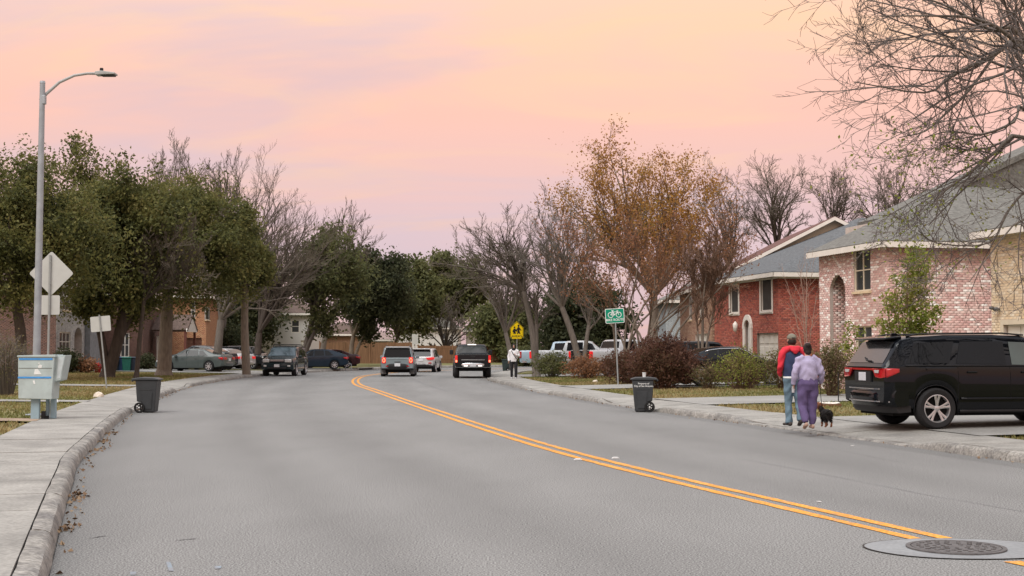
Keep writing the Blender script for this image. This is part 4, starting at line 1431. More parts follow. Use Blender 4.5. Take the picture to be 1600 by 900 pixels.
SUV = dict(L=5.0, W=1.95, r=0.385, wheels=(-1.5, 1.48), rim='ten', tumble=0.80,
           top=[(-2.5, 1.06), (-2.46, 1.13), (-2.20, 1.63), (-2.12, 1.70), (-1.9, 1.735), (-1.2, 1.77), (-0.2, 1.785), (0.35, 1.765), (0.62, 1.715), (1.30, 1.20), (1.42, 1.15), (1.9, 1.10), (2.3, 1.02), (2.45, 0.92), (2.5, 0.78)],
           belt=[(-2.5, 1.06), (-1.6, 1.10), (0.6, 1.07), (1.4, 1.06), (2.3, 0.95), (2.5, 0.76)],
           base=[(-2.5, 0.50), (-2.3, 0.42), (-1.0, 0.30), (1.0, 0.30), (2.2, 0.36), (2.5, 0.45)])
BIGSUV = dict(SUV, tumble=0.79)
BIGSUV['top'] = [(-2.5, 1.16), (-2.47, 1.20), (-2.20, 1.63), (-2.10, 1.70), (-1.9, 1.74), (-1.2, 1.775), (-0.2, 1.785), (0.35, 1.765), (0.62, 1.715), (1.25, 1.28), (1.40, 1.22), (1.9, 1.17), (2.3, 1.08), (2.45, 0.96), (2.5, 0.80)]
BIGSUV['belt'] = [(-2.5, 1.14), (-2.3, 1.20), (-1.4, 1.20), (0.6, 1.155), (1.4, 1.13), (2.3, 1.0), (2.5, 0.78)]
def variant(base, sx=1.0, sz=1.0, **kw):
    d = {k: (list(v) if isinstance(v, list) else v) for k, v in base.items()}
    d['L'] = base['L'] * sx
    d['wheels'] = tuple(w * sx for w in base['wheels'])
    for k in ('top', 'belt', 'base'): d[k] = [(x * sx, z * (sz if k != 'base' else 1)) for x, z in base[k]]
    if 'plan' in base: d['plan'] = [(x * sx, v) for x, v in base['plan']]
    d.update(kw)
    return d
BOXSUV = dict(SUV, plan=[(-2.5, 0.93), (-2.42, 0.98), (-2.25, 1.0), (1.75, 1.0), (2.2, 0.94), (2.5, 0.80)])
BOXSUV['top'] = [(-2.5, 1.04), (-2.47, 1.10), (-2.34, 1.62), (-2.28, 1.72), (-2.1, 1.76), (-1.2, 1.79), (-0.2, 1.79), (0.3, 1.76), (0.5, 1.715), (1.15, 1.20), (1.28, 1.14), (1.9, 1.09), (2.3, 1.03), (2.46, 0.95), (2.5, 0.8)]
SEDAN = dict(L=4.85, W=1.83, r=0.325, wheels=(-1.40, 1.40), rim='seven', tumble=0.74,
             top=[(-2.42, 0.80), (-2.38, 0.98), (-2.25, 1.06), (-1.75, 1.10), (-1.0, 1.39), (-0.6, 1.45), (0.0, 1.465), (0.3, 1.44), (1.15, 0.99), (1.3, 0.95), (1.9, 0.87), (2.25, 0.77), (2.42, 0.58)],
             belt=[(-2.42, 0.80), (-2.2, 0.98), (-1.0, 0.98), (1.1, 0.92), (2.2, 0.74), (2.42, 0.56)],
             base=[(-2.42, 0.40), (-2.2, 0.30), (-1.0, 0.22), (1.0, 0.22), (2.2, 0.25), (2.42, 0.33)])
PICKUP = dict(L=5.8, W=2.0, r=0.41, wheels=(-1.75, 1.88), rim='five', tumble=0.80,
              top=[(-2.9, 1.30), (-2.88, 1.34), (-2.7, 1.35), (-1.02, 1.36), (-0.98, 1.40), (-0.84, 1.84), (-0.72, 1.90), (0.1, 1.93), (0.55, 1.89), (0.72, 1.84), (1.32, 1.36), (1.42, 1.31), (2.5, 1.22), (2.8, 1.12), (2.9, 0.95)],
              belt=[(-2.9, 1.28), (-1.0, 1.30), (1.3, 1.24), (2.7, 1.08), (2.9, 0.92)],
              base=[(-2.9, 0.62), (-2.5, 0.58), (-1.0, 0.46), (1.0, 0.46), (2.6, 0.46), (2.9, 0.55)],
              plan=[(-2.9, 0.965), (-2.8, 0.99), (-2.6, 1.0), (2.2, 1.0), (2.6, 0.95), (2.9, 0.84)])

def heading(dx, dy): return math.atan2(dy, dx)

# ---- the black sport utility in the near driveway
g = gnd(1460, 670, 0.16)
hd = heading(0.985, 0.175)
fw, lf = Vector((math.cos(hd), math.sin(hd), 0)), Vector((-math.sin(hd), math.cos(hd), 0))
pb = paint('black', (0.004, 0.005, 0.007), 0.07)
org = g + fw * 1.53 + lf * 0.92
car = Car('sport_utility', 'shiny black sport utility parked nose-in on the near driveway', 'car', (org.x, org.y, 0.153), hd, BIGSUV, pb)
car.glass_side((-2.08, -1.22, -1.86, -1.06), off=0.006, h0=0.06, h1=0.90)
car.glass_side((-1.08, -0.06, -0.94, -0.06), off=0.006, h0=0.06, h1=0.90)
car.glass_side((0.05, 1.05, 0.05, 0.60), M_CARGLASS_L, h0=0.06, h1=0.90)
car.glass_top(-2.45, -2.19, 0.92, name='rear_window', m=mat('rear_glass', (0.03, 0.033, 0.037), 0.12, 0.1, 2, spec=1.0))
car.glass_top(0.66, 1.27, 0.95)
# window surrounds: thin chrome line under the glass
car.patch('chrome_strip', -2.1, 1.1, 1.172, 1.186, M_BLKPL, 0.012, nx=14, nz=1)
car.bumper(False, 0.42, 0.72, pb, wf=1.0)
car.bumper(False, 0.30, 0.46, M_BLKPL, inset=-0.06, wf=0.96, name='bumper_lower')
car.bumper(True, 0.35, 0.62, pb)
for (zc_, nm) in ((0.735, 'chrome_strip'), (0.50, 'chrome_strip')):
    mbc = MB()
    for i in range(14):
        y0, y1 = [(-1 + 2 * (i + k) / 14) * car.hw * 0.93 for k in (0, 1)]
        fx = lambda y: -(2.5 + 0.045 - 0.19 * abs(y / car.hw) ** 3.5)
        mbc.face([(fx(y0), y0, zc_), (fx(y1), y1, zc_), (fx(y1), y1, zc_ + 0.022), (fx(y0), y0, zc_ + 0.022)])
    o = mbc.build(nm, M_CHROME, car.root, fix=False); o.modifiers.new('t', 'SOLIDIFY').thickness = 0.012
# full-width lamp band
mbc = MB()
for i in range(16):
    y0, y1 = [(-1 + 2 * (i + k) / 16) * car.hw * 0.86 for k in (0, 1)]
    fx = lambda y: -(2.5 + 0.012 - 0.02 * abs(y / car.hw) ** 3)
    mbc.face([(fx(y0), y0, 1.095), (fx(y1), y1, 1.095), (fx(y1), y1, 1.13), (fx(y0), y0, 1.13)])
o = mbc.build('lamp_band', M_TAIL, car.root, fix=False); o.modifiers.new('t', 'SOLIDIFY').thickness = 0.012
car.patch('taillight', -2.47, -2.24, 0.955, 1.13, M_TAIL, 0.022, nx=8, nz=5, z0b=1.06, z1b=1.125)
for sd in (-1, 1):
    mbq = MB()
    mbq.prism([(-2.505, sd * 0.44, 1.125), (-2.505, sd * 0.80, 1.13), (-2.47, sd * 0.895, 1.13), (-2.47, sd * 0.90, 0.965), (-2.505, sd * 0.80, 0.95), (-2.505, sd * 0.58, 0.965), (-2.505, sd * 0.50, 1.06)], (-0.035, 0, 0))
    tl = mbq.build('taillight', M_TAIL, car.root, bevel=0.008)
    mbq = MB().prism([(-2.543, sd * 0.55, 1.10), (-2.543, sd * 0.76, 1.10), (-2.543, sd * 0.74, 1.045), (-2.543, sd * 0.58, 1.045)], (-0.008, 0, 0))
    mbq.build('reverse_lens', M_LAMPW, tl)
pl = MB().box((-2.512, 0, 0.97), (0.03, 0.70, 0.2)).build('plate_recess', M_BLKPL, car.root)
MB().box((-2.532, 0, 0.97), (0.012, 0.31, 0.16)).build('licence_plate', M_PLATE, car.root, bevel=0.01)
MB().box((-2.21, 0, 1.70), (0.34, 1.36, 0.045), Matrix.Rotation(R(-6), 3, 'Y')).build('spoiler', pb, car.root, bevel=0.02, smooth=40)
MB().tube([(-2.42, 0.10, 1.33), (-2.455, -0.05, 1.275), (-2.46, -0.26, 1.265)], 0.014, 6).build('wiper', M_BLKPL, car.root)
for sd in (-1, 1):
    mbr = MB().tube([(-1.95, sd * 0.66, 1.735), (-1.7, sd * 0.665, 1.775), (0.0, sd * 0.67, 1.795), (0.45, sd * 0.66, 1.76)], [(0.016, 0.016)] * 4, 6)
    mbr.build('roof_rail', M_BLKPL, car.root, smooth=True)
MB().prism([(-1.72, 0.05, 1.745), (-1.95, 0.05, 1.735), (-1.93, 0.05, 1.80), (-1.85, 0.05, 1.805)], (0, -0.07, 0)).build('antenna_fin', pb, car.root, bevel=0.01)
car.handles((-0.78, 0.32), 1.06)
car.seams((-1.06, 0.0, 1.12), 0.42)
car.patch('door_moulding', -1.02, 1.02, 0.55, 0.585, pb, 0.016, nx=10, nz=1)
car.patch('sill_trim', -1.03, 1.0, 0.31, 0.36, M_BLKPL, 0.01, nx=10, nz=1)
car.mirrors(0.88, 1.15)
for sd in (-1, 1):          # arch lips
    for xw in SUV['wheels']:
        ra = SUV['r'] * 1.13
        pts = [(xw + ra * math.cos(a), car.flank_z(xw + ra * math.cos(a), SUV['r'] + ra * math.sin(a) + 0.012, sd, 0.004)[1], SUV['r'] + ra * math.sin(a)) for a in np.linspace(-0.12, math.pi + 0.12, 19)]
        MB().tube(pts, 0.016, 6).build('arch_lip', pb, car.root, smooth=True)
    MB().box((2.3, sd * 0.7, 0.85), (0.25, 0.3, 0.14)).build('headlight', M_LAMPW, car.root, bevel=0.03)
DUR = car

# ---- grey sport utility driving away, brake lamps lit
def tail_suv(name, label, px, py, spec, pm, lampm, kind, hdv=(0.12, 1.0), z=0.0, lower=None):
    p = gnd(px, py, z)
    h = heading(*hdv); f = Vector((math.cos(h), math.sin(h), 0))
    o = p + f * (-spec['wheels'][0])
    c = Car(name, label, 'car', (o.x, o.y, z), h, spec, pm)
    return c
sp = variant(BOXSUV, 1.0, 1.0, rim='five', W=2.0)
car = tail_suv('sport_utility', 'grey sport utility driving away with glowing C-shaped lamps', 622, 588, sp, paint('blue_grey', (0.20, 0.24, 0.255)), M_TAILON, 0, (-0.04, 1.0))
car.glass_top(-2.46, -2.31, 0.96, name='rear_window'); car.glass_top(0.54, 1.12, 0.95)
car.glass_side((-2.05, -1.1, -1.9, -1.05)); car.glass_side((-1.0, -0.1, -0.95, -0.1)); car.glass_side((0.0, 0.85, 0.0, 0.5))
car.bumper(False, 0.42, 0.78, M_BLKPL); car.bumper(True, 0.4, 0.7, M_BLKPL)
car.box('rear_spoiler', (-2.30, 0, 1.745), (0.3, 1.42, 0.07), mat('silver_trim', (0.45, 0.47, 0.48), 0.35, 0.05, 5), 0.02)
for sd in (-1, 1):
    tl = car.box('taillight', (-2.50, sd * 0.80, 0.97), (0.06, 0.24, 0.36), M_TAILON, 0.04)
    mbh = MB().tube([(-2.54, sd * 0.80 + 0.065 * math.cos(a), 0.97 + 0.115 * math.sin(a)) for a in np.linspace(0, 2 * math.pi, 15)], 0.022, 6, caps=False)
    mbh.build('lamp_ring', M_HALO, tl, smooth=True)
    MB().tube([(-1.9, sd * 0.68, 1.77), (-1.75, sd * 0.69, 1.83), (0.0, sd * 0.69, 1.845), (0.2, sd * 0.68, 1.79)], 0.022, 6).build('roof_rail', M_BLKPL, car.root, smooth=True)
    car.box('reflector', (-2.52, sd * 0.62, 0.62), (0.02, 0.16, 0.05), M_TAIL, 0.005)
    car.box('mud_flap', (-1.95, sd * 0.84, 0.36), (0.03, 0.3, 0.42), mat('grey_flap', (0.2, 0.2, 0.2), 0.8), 0.01)
car.box('licence_plate', (-2.535, 0, 0.70), (0.02, 0.34, 0.18), M_PLATE, 0.008)
car.box('badge_bar', (-2.51, 0, 0.87), (0.02, 0.36, 0.035), M_BLKPL, 0.005)
car.box('tailgate_crease', (-2.505, 0, 1.05), (0.02, 1.2, 0.02), car.P, 0.005)
car.mirrors(0.8, 1.08); car.handles((-0.7, 0.4), 0.98); car.seams((-1.0, 0.0))

# ---- white sport utility ahead of it
sp = variant(SUV, 0.95, 0.95, rim='five', W=1.88)
car = tail_suv('sport_utility', 'silver white sport utility ahead of the grey one with wide red lamps', 660, 581.5, sp, paint('silver_white', (0.50, 0.51, 0.51)), M_TAILON, 1, (0.07, 1.0))
hL = sp['L'] / 2
car.glass_top(-hL + 0.06, -hL + 0.31, 0.92, name='rear_window'); car.glass_top(0.63, 1.2, 0.95)
car.glass_side((-1.95, -1.1, -1.72, -1.0)); car.glass_side((-0.9, 0.0, -0.85, 0.0)); car.glass_side((0.1, 0.9, 0.1, 0.58))
car.bumper(False, 0.36, 0.62, M_BLKPL); car.bumper(True, 0.36, 0.62, car.P)
for sd in (-1, 1):
    MB().prism([(-hL - .01, sd * 0.36, 1.02), (-hL - .01, sd * 0.84, 1.07), (-hL - .01, sd * 0.86, 0.88), (-hL - .01, sd * 0.5, 0.88)], (-0.04, 0, 0)).build('taillight', M_TAILON, car.root, bevel=0.01)
    car.box('reflector', (-hL - 0.03, sd * 0.66, 0.66), (0.02, 0.22, 0.08), M_TAIL, 0.005)
car.patch('taillight_side', -hL + 0.02, -hL + 0.35, 0.9, 1.06, M_TAILON, 0.02, z0b=0.97)
car.box('licence_plate', (-hL - 0.02, 0, 0.86), (0.02, 0.33, 0.17), M_PLATE, 0.008)
car.box('chrome_strip', (-hL - 0.025, 0, 0.56), (0.02, 1.5, 0.07), M_CHROME, 0.005)
car.box('rear_spoiler', (-hL + 0.24, 0, 1.64), (0.3, 1.3, 0.06), car.P, 0.02)
car.mirrors(0.8, 1.0)

# ---- black pickup / heavy utility on the right lane
sp = variant(PICKUP, 0.98, 1.0, W=2.03, r=0.42, rim='five')
car = tail_suv('pickup_truck', 'black pickup truck seen from behind near the right kerb', 738, 590.5, sp, paint('pickup_black', (0.010, 0.011, 0.012)), M_TAILON, 2, (-0.06, 1.0))
hL = sp['L'] / 2
car.glass_top(-0.955, -0.835, 0.97, name='rear_window', m=mat('rear_cab_glass', (0.05, 0.06, 0.06), 0.06, 0.2, 2, spec=0.9)); car.glass_top(0.74, 1.27, 0.95)
car.glass_side((-0.75, 0.2, -0.7, 0.2)); car.glass_side((0.3, 1.1, 0.3, 0.75))
bp = car.bumper(False, 0.60, 0.86, M_CHROME); car.bumper(True, 0.5, 0.8, M_CHROME)
for sd in (-1, 1):
    tl = car.box('taillight', (-hL + 0.02, sd * 0.93, 1.08), (0.14, 0.14, 0.40), M_TAILON, 0.02)
    car.box('reverse_lens', (-hL - 0.056, sd * 0.93, 0.96), (0.012, 0.09, 0.12), M_HALO, 0.005, parent=tl)
    car.box('bumper_step', (-hL - 0.03, sd * 0.40, 0.70), (0.03, 0.22, 0.07), M_LAMPON, 0.01)  # step faces given a white glow of their own
    car.box('tow_mirror', (0.95, sd * 1.14, 1.45), (0.1, 0.22, 0.28), M_BLKPL, 0.03)
car.box('licence_plate', (-hL - 0.04, 0, 0.74), (0.02, 0.34, 0.18), M_PLATE, 0.008)
car.box('tailgate_handle', (-hL - 0.012, 0, 1.20), (0.03, 0.26, 0.09), M_BLKPL, 0.01)
car.box('tailgate_trim', (-hL - 0.01, 0, 1.03), (0.025, 1.3, 0.05), mat('grey_trim', (0.25, 0.25, 0.25), 0.3), 0.01)
car.box('brake_lamp', (-0.80, 0, 1.89), (0.06, 0.5, 0.05), M_LAMPON, 0.01)
car.handles((-0.5, 0.45), 1.15)

# ---- dark green sport utility facing the camera at the left kerb
p = gnd(438, 587.5, 0.0)
sp = variant(BOXSUV, 1.03, 1.02, W=1.98, r=0.40, rim='five')
h = heading(-0.03, -1.0); f = Vector((math.cos(h), math.sin(h), 0))
o_ = p - f * sp['wheels'][1]
car = Car('sport_utility', 'dark sport utility with roof rack parked facing us at the left kerb', 'car', (o_.x, o_.y, 0.0), h, sp, paint('dark_teal', (0.018, 0.030, 0.034)))
hL = sp['L'] / 2
car.glass_top(0.55, 1.17, 0.97, m=mat('front_glass', (0.03, 0.05, 0.055), 0.06, 0.5, 1.5, spec=0.9)); car.glass_top(-2.53, -2.38, 0.95, name='rear_window')
car.glass_side((-2.1, -1.15, -1.95, -1.1)); car.glass_side((-1.05, -0.1, -1.0, -0.1)); car.glass_side((0.0, 0.88, 0.0, 0.52))
tan = mat('tan_cladding', (0.30, 0.25, 0.19), 0.45, 0.05, 5)
car.patch('cladding', -hL + 0.3, hL - 0.5, 0.42, 0.52, tan, 0.012, nx=16, nz=1)
car.bumper(True, 0.42, 0.80, car.P); car.bumper(False, 0.42, 0.75, car.P)
mbg = MB(); mbg.box((hL + 0.0, 0, 0.93), (0.06, 0.86, 0.15)); car_g = mbg.build('grille', M_BLKPL, car.root, bevel=0.02)
for zz in (0.99, 0.93): MB().box((hL + 0.035, 0, zz), (0.02, 0.84, 0.03)).build('grille_bar', M_CHROME, car_g)
for sd in (-1, 1):
    car.box('headlight', (hL - 0.06, sd * 0.66, 0.93), (0.16, 0.40, 0.20), M_LAMPW, 0.04)
    car.box('fog_lamp', (hL + 0.01, sd * 0.72, 0.62), (0.06, 0.18, 0.10), M_LAMPW, 0.03)
    MB().tube([(-1.9, sd * 0.70, 1.80), (-1.8, sd * 0.70, 1.88), (0.2, sd * 0.70, 1.89), (0.3, sd * 0.70, 1.79)], 0.025, 6).build('roof_rail', M_BLKPL, car.root, smooth=True)
for xx in (-1.4, -0.6, 0.1): MB().box((xx, 0, 1.90), (0.08, 1.45, 0.06)).build('roof_bar', M_BLKPL, car.root, bevel=0.01)
car.box('licence_plate', (hL + 0.05, 0, 0.64), (0.02, 0.32, 0.17), M_PLATE, 0.005)
car.box('lower_grille', (hL + 0.03, 0, 0.50), (0.03, 1.1, 0.1), M_BLKPL, 0.02)
car.mirrors(0.85, 1.10)

# ---- sedans and others parked on the left
def sedan(label, name, o_, h, pm, sp=None, lit=False, cat='car'):
    sp = sp or SEDAN
    c = Car(name, label, cat, (o_[0], o_[1], o_[2]), h, sp, pm)
    hL = sp['L'] / 2; k = sp['L'] / 4.85
    c.glass_top(1.12 * k, 0.33 * k, 0.93); c.glass_top(-1.68 * k, -1.03 * k, 0.93, name='rear_window')
    c.glass_side((-1.35 * k, -0.72 * k, -0.95 * k, -0.68 * k)); c.glass_side((-0.64 * k, 0.10 * k, -0.6 * k, 0.06 * k)); c.glass_side((0.18 * k, 1.0 * k, 0.14 * k, 0.34 * k))
    c.bumper(False, 0.34, 0.62, pm); c.bumper(True, 0.28, 0.5, pm)
    c.patch('taillight', -hL + 0.06, -hL + 0.35, 0.72, 0.90, M_TAILON if lit else M_TAIL, 0.015, z0b=0.82)
    c.patch('headlight', hL - 0.55, hL - 0.12, 0.58, 0.70, M_LAMPW, 0.012)
    for sd in (-1, 1):
        c.box('rear_lamp', (-hL + 0.0, sd * 0.62, 0.82), (0.07, 0.34, 0.16), M_TAILON if lit else M_TAIL, 0.02)
    c.box('licence_plate', (-hL - 0.01, 0, 0.74), (0.02, 0.32, 0.16), M_PLATE, 0.005)
    c.mirrors(0.85 * k, 0.90); c.handles((-0.5 * k, 0.4 * k), 0.82); c.seams((-0.68 * k, 0.13 * k), 0.35)
    return c
def z_at(p): return lz(p.x, p.y) + 0.034
def place(px, py, Y):
    d = at(px, py, Y); return Vector((d.x, d.y, max(0.147, lz(d.x, d.y) + 0.034)))
HL_ = heading(-0.99, -0.12)
sedan('grey green sedan parked side-on in front of the orange brick house', 'sedan', place(304, 575, 88), heading(-0.97, 0.22), paint('grey_green', (0.075, 0.092, 0.090), 0.28))
sedan('dark sedan parked behind the grey green one', 'sedan', place(312, 572, 92.3), heading(-0.97, 0.22), paint('dark_grey', (0.03, 0.035, 0.04), 0.28), variant(SEDAN, 1.0, 1.13))
sedan('silver sedan nosed up the drive with its red lamp showing', 'sedan', place(344, 572, 95), heading(-0.98, 0.5), paint('silver', (0.42, 0.42, 0.42), 0.3), lit=True)
sp = variant(SUV, 0.95, 0.93, W=1.85, r=0.36)
c = Car('dark_crossover', 'black crossover partly behind the pale straight trunk', 'car', place(384, 574, 99), heading(0.9, -0.5), sp, paint('black_crossover', (0.012, 0.013, 0.015)))
c.glass_top(0.63, 1.2, 0.95); c.glass_side((-1.95, -1.1, -1.72, -1.0)); c.glass_side((-0.9, 0.0, -0.85, 0.0)); c.glass_side((0.1, 0.9, 0.1, 0.58)); c.glass_top(-2.3, -2.08, .92, name='rear_window')
c.bumper(True, 0.36, 0.62, c.P); c.bumper(False, 0.36, 0.62, c.P); c.mirrors(0.8, 1.0)
for sd in (-1, 1): c.box('headlight', (2.2, sd * 0.66, 0.82), (0.2, 0.3, 0.12), M_LAMPW, 0.03)
hatch = variant(SEDAN, 0.98, 1.02)
hatch['top'] = [(-2.38, 0.80), (-2.34, 0.98), (-2.25, 1.06), (-2.1, 1.12), (-1.2, 1.42), (-0.6, 1.49), (0.0, 1.49), (0.3, 1.46), (1.13, 1.0), (1.27, 0.96), (1.86, 0.88), (2.2, 0.78), (2.38, 0.6)]
sedan('dark blue hatchback parked beyond the roof rack vehicle', 'hatchback', place(492, 570, 101), heading(-0.96, -0.2), paint('dark_blue', (0.014, 0.026, 0.042), 0.28), hatch)
sedan('maroon sedan behind the dark blue hatchback', 'sedan', place(512, 568, 105.5), heading(-0.96, -0.2), paint('maroon', (0.05, 0.018, 0.02), 0.3))

# ---- right side: sedan behind the bushes and a dark utility beyond it
sp = variant(SEDAN, 1.03, 1.03, W=1.88, r=0.37, rim='ten')
c = sedan('black sedan with chrome window line behind the green bushes', 'sedan', place(1137, 598, 53.5), heading(0.977, 0.21), paint('sedan_black', (0.012, 0.013, 0.014), 0.15), sp)
pts = [c.side_pt(x, 1.0, -1, 0.012) for x in np.linspace(-1.2, 0.5, 12)] + [c.side_pt(0.75, 0.75, -1, 0.012), c.side_pt(1.05, 0.1, -1, 0.012)]
for sd in (-1, 1):
    MB().tube([(p[0], p[1] * -sd, p[2]) for p in pts], 0.02, 5).build('chrome_strip', M_CHROME, c.root, smooth=True)
sp = variant(SUV, 0.96, 0.98, W=1.9)
c = Car('dark_utility', 'dark grey sport utility above the red bush beside the tan house', 'car', place(1096, 590, 62), heading(0.977, 0.21), sp, paint('charcoal', (0.03, 0.032, 0.035)))
c.glass_top(-2.34, -2.1, 0.92, name='rear_window'); c.glass_side((-2.0, -1.1, -1.75, -1.0)); c.glass_side((-0.9, 0.0, -0.85, 0.0)); c.glass_side((0.1, 0.9, 0.1, 0.58)); c.glass_top(0.63, 1.22, .95)
c.bumper(False, .4, .7, c.P); c.bumper(True, .4, .7, c.P)

# ---- pickups in the far driveway on the right
def pickup(label, px, py, Y, h, pm, lit=True, tailm=None):
    sp = variant(PICKUP, 1.0, 1.0)
    c = Car('pickup_truck', label, 'truck', place(px, py, Y), h, sp, pm)
    hL = 2.9
    c.glass_top(-0.96, -0.85, 0.95, name='rear_window'); c.glass_top(0.74, 1.28, 0.95)
    c.glass_side((-0.75, 0.2, -0.7, 0.2)); c.glass_side((0.3, 1.1, 0.3, 0.75))
    c.bumper(False, 0.58, 0.82, M_CHROME); c.bumper(True, 0.5, 0.8, M_CHROME)
    for sd in (-1, 1): c.box('taillight', (-hL + 0.04, sd * 0.93, 1.08), (0.16, 0.15, 0.40), M_TAILON if lit else M_TAIL, 0.02)
    c.box('licence_plate', (-hL - 0.03, 0, 0.72), (0.02, 0.34, 0.18), M_PLATE, 0.005)
    c.box('tailgate', (-hL - 0.012, 0, 1.06), (0.03, 1.62, 0.5), tailm or pm, 0.01)
    c.handles((-0.5, 0.45), 1.1); c.mirrors(1.0, 1.28); c.seams((-0.8, 0.25, 1.15), 0.6)
    return c
pickup('silver pickup truck side-on behind the leaning bare trunks', 908, 575, 80.5, heading(0.985, -0.15), paint('pickup_silver', (0.40, 0.42, 0.43), 0.3))
pickup('pale blue pickup truck beyond the silver one', 886, 573, 86, heading(0.985, -0.1), paint('pale_blue', (0.30, 0.40, 0.48), 0.3), False)
pickup('silver pickup truck with dark tailgate beside the bike route sign', 975, 577, 73.5, heading(0.86, 0.55), paint('pickup_light', (0.48, 0.49, 0.5), 0.3), True, M_BLKPL)
# ================================================================== STREET FURNITURE AND SMALL THINGS
M_GALV = mat('galvanised_steel', (0.33, 0.36, 0.385), 0.5, 0.12, 5, metal=0.25, dirt=((0.22, 0.24, 0.26), 3, 0.5, 0.7, 0.5))
M_ALU = mat('bare_sign_back', (0.50, 0.52, 0.50), 0.5, 0.06, 3, metal=0.2)
M_POST = mat('sign_post_steel', (0.30, 0.315, 0.31), 0.55, 0.1, 6, metal=0.3)
M_BIN = mat('charcoal_bin_plastic', (0.045, 0.05, 0.053), 0.5, 0.12, 6)
M_BINWHEEL = mat('bin_wheel', (0.012, 0.012, 0.012), 0.7)
M_LAMPHEAD = mat('lamp_head_grey', (0.36, 0.37, 0.36), 0.5)

def text_part(txt, size, name, m, parent, loc, rot, align='CENTER'):
    cu = bpy.data.curves.new('t', 'FONT'); cu.body = txt; cu.size = size; cu.align_x = align; cu.align_y = 'CENTER'; cu.extrude = 0.001; cu.offset = size * 0.012
    ob = bpy.data.objects.new('t', cu); COL.objects.link(ob)
    dg = bpy.context.evaluated_depsgraph_get()
    me = bpy.data.meshes.new_from_object(ob.evaluated_get(dg))
    bpy.data.objects.remove(ob); bpy.data.curves.remove(cu)
    me.materials.clear()
    o = link(name, me, m, parent); o.location = loc; o.rotation_euler = rot
    return o

def rounded(w, h, r_, n=5):
    P = []
    for cx_, cz_, a0 in ((w / 2 - r_, h / 2 - r_, 0), (-w / 2 + r_, h / 2 - r_, 90), (-w / 2 + r_, -h / 2 + r_, 180), (w / 2 - r_, -h / 2 + r_, 270)):
        for k in range(n + 1):
            a = R(a0 + 90 * k / n); P.append((cx_ + r_ * math.cos(a), cz_ + r_ * math.sin(a)))
    return P

# ---- street lamp
b = Vector((at(55, 650, 31).x, 31.0, 0.14))
lamp = thing('street_lamp', 'tall galvanised street lamp with curved arm behind the mailboxes', 'street lamp', b)
Htop = at(57, 130, 31).z - b.z
mb = MB(); mb.tube([(0, 0, 0), (0.02, 0, 2.5), (0.035, 0, 5), (0.05, 0, Htop)], [0.088, 0.08, 0.072, 0.06], 14)
mb.build('pole', M_GALV, lamp, smooth=40)
MB().tube([(0.05, 0, Htop), (0.05, 0, Htop + 0.05)], [0.066, 0.055], 12).build('pole_cap', M_GALV, lamp, smooth=40)
MB().box((0, 0, 0.02), (0.34, 0.34, 0.04)).build('base_plate', M_GALV, lamp, bevel=0.01)
arm = [at(63, 156, 31), at(72, 145, 31), at(90, 127, 31), at(112, 115.5, 31), at(132, 111.5, 31), at(147, 111, 31)]
arm = [(p.x - b.x, (i / 5) * 0.3, p.z - b.z) for i, p in enumerate(arm)]
ao = MB().tube([(0.05, 0, arm[0][2] - 0.01)] + arm, [0.036, 0.036, 0.035, 0.034, 0.032, 0.03, 0.03], 10).build('arm', M_LAMPHEAD, lamp, smooth=True)
MB().box((0.085, 0, arm[0][2]), (0.09, 0.12, 0.2)).build('bracket', M_GALV, lamp, bevel=0.01)
e = Vector(arm[-1])
hd_ = MB().prism([(e.x - 0.04, e.y - .13, e.z - 0.045), (e.x + 0.42, e.y - .13, e.z - 0.03), (e.x + 0.42, e.y - .13, e.z + 0.01), (e.x + 0.1, e.y - .13, e.z + 0.05), (e.x - 0.04, e.y - .13, e.z + 0.035)], (0, 0.26, 0)).build('lamp_head', M_LAMPHEAD, lamp, bevel=0.012)
MB().box((e.x + 0.24, e.y, e.z - 0.05), (0.30, 0.18, 0.02)).build('lens', M_BLKPL, hd_)
MB().lathe([(0.04, 0.04), (0.045, 0.09), (0.04, 0.13), (0.0, 0.135)], 10, c=(e.x + 0.08, e.y, e.z)).build('photocell', M_BLKPL, hd_, smooth=40)

# ---- diamond sign seen from behind, with a square plate under it
Y = 33.0
b = Vector((at(73.5, 640, Y).x, Y, 0.14))
sg = thing('road_sign', 'blank back of a diamond road sign with square plate below', 'road sign', b)
top = at(78.5, 397, Y)
lx = top.x - b.x
def on(px, py): p = at(px, py, Y); return (p.x - b.x, p.z - b.z)
MB().box2((-0.025, -0.03, 0), (0.025, 0.03, 0.01)).tube([(0, 0, 0), (lx, 0, top.z - b.z - 0.02)], [(0.028, 0.022)] * 2, 8, ref=(1, 0, 0)).build('post', M_POST, sg, smooth=40)
dx_, dz_ = on(79.5, 427)
P4 = rounded(0.765, 0.765, 0.05)
rt = math.sqrt(0.5)
MB().prism([(dx_ + (a - c) * rt, 0.032, dz_ + (a + c) * rt) for a, c in P4], (0, 0.004, 0)).build('sign_board', M_ALU, sg)
sx_, sz_ = on(77.5, 476.5)
MB().prism([(sx_ + a, 0.032, sz_ + c) for a, c in rounded(0.47, 0.47, 0.04)], (0, 0.004, 0)).build('plate', M_ALU, sg)
for zz in (dz_ + 0.28, dz_ - 0.25, sz_): MB().ellipsoid((dx_, -0.03, zz), (0.014, 0.01, 0.014), 6, 4).build('bolt', M_POST, sg)

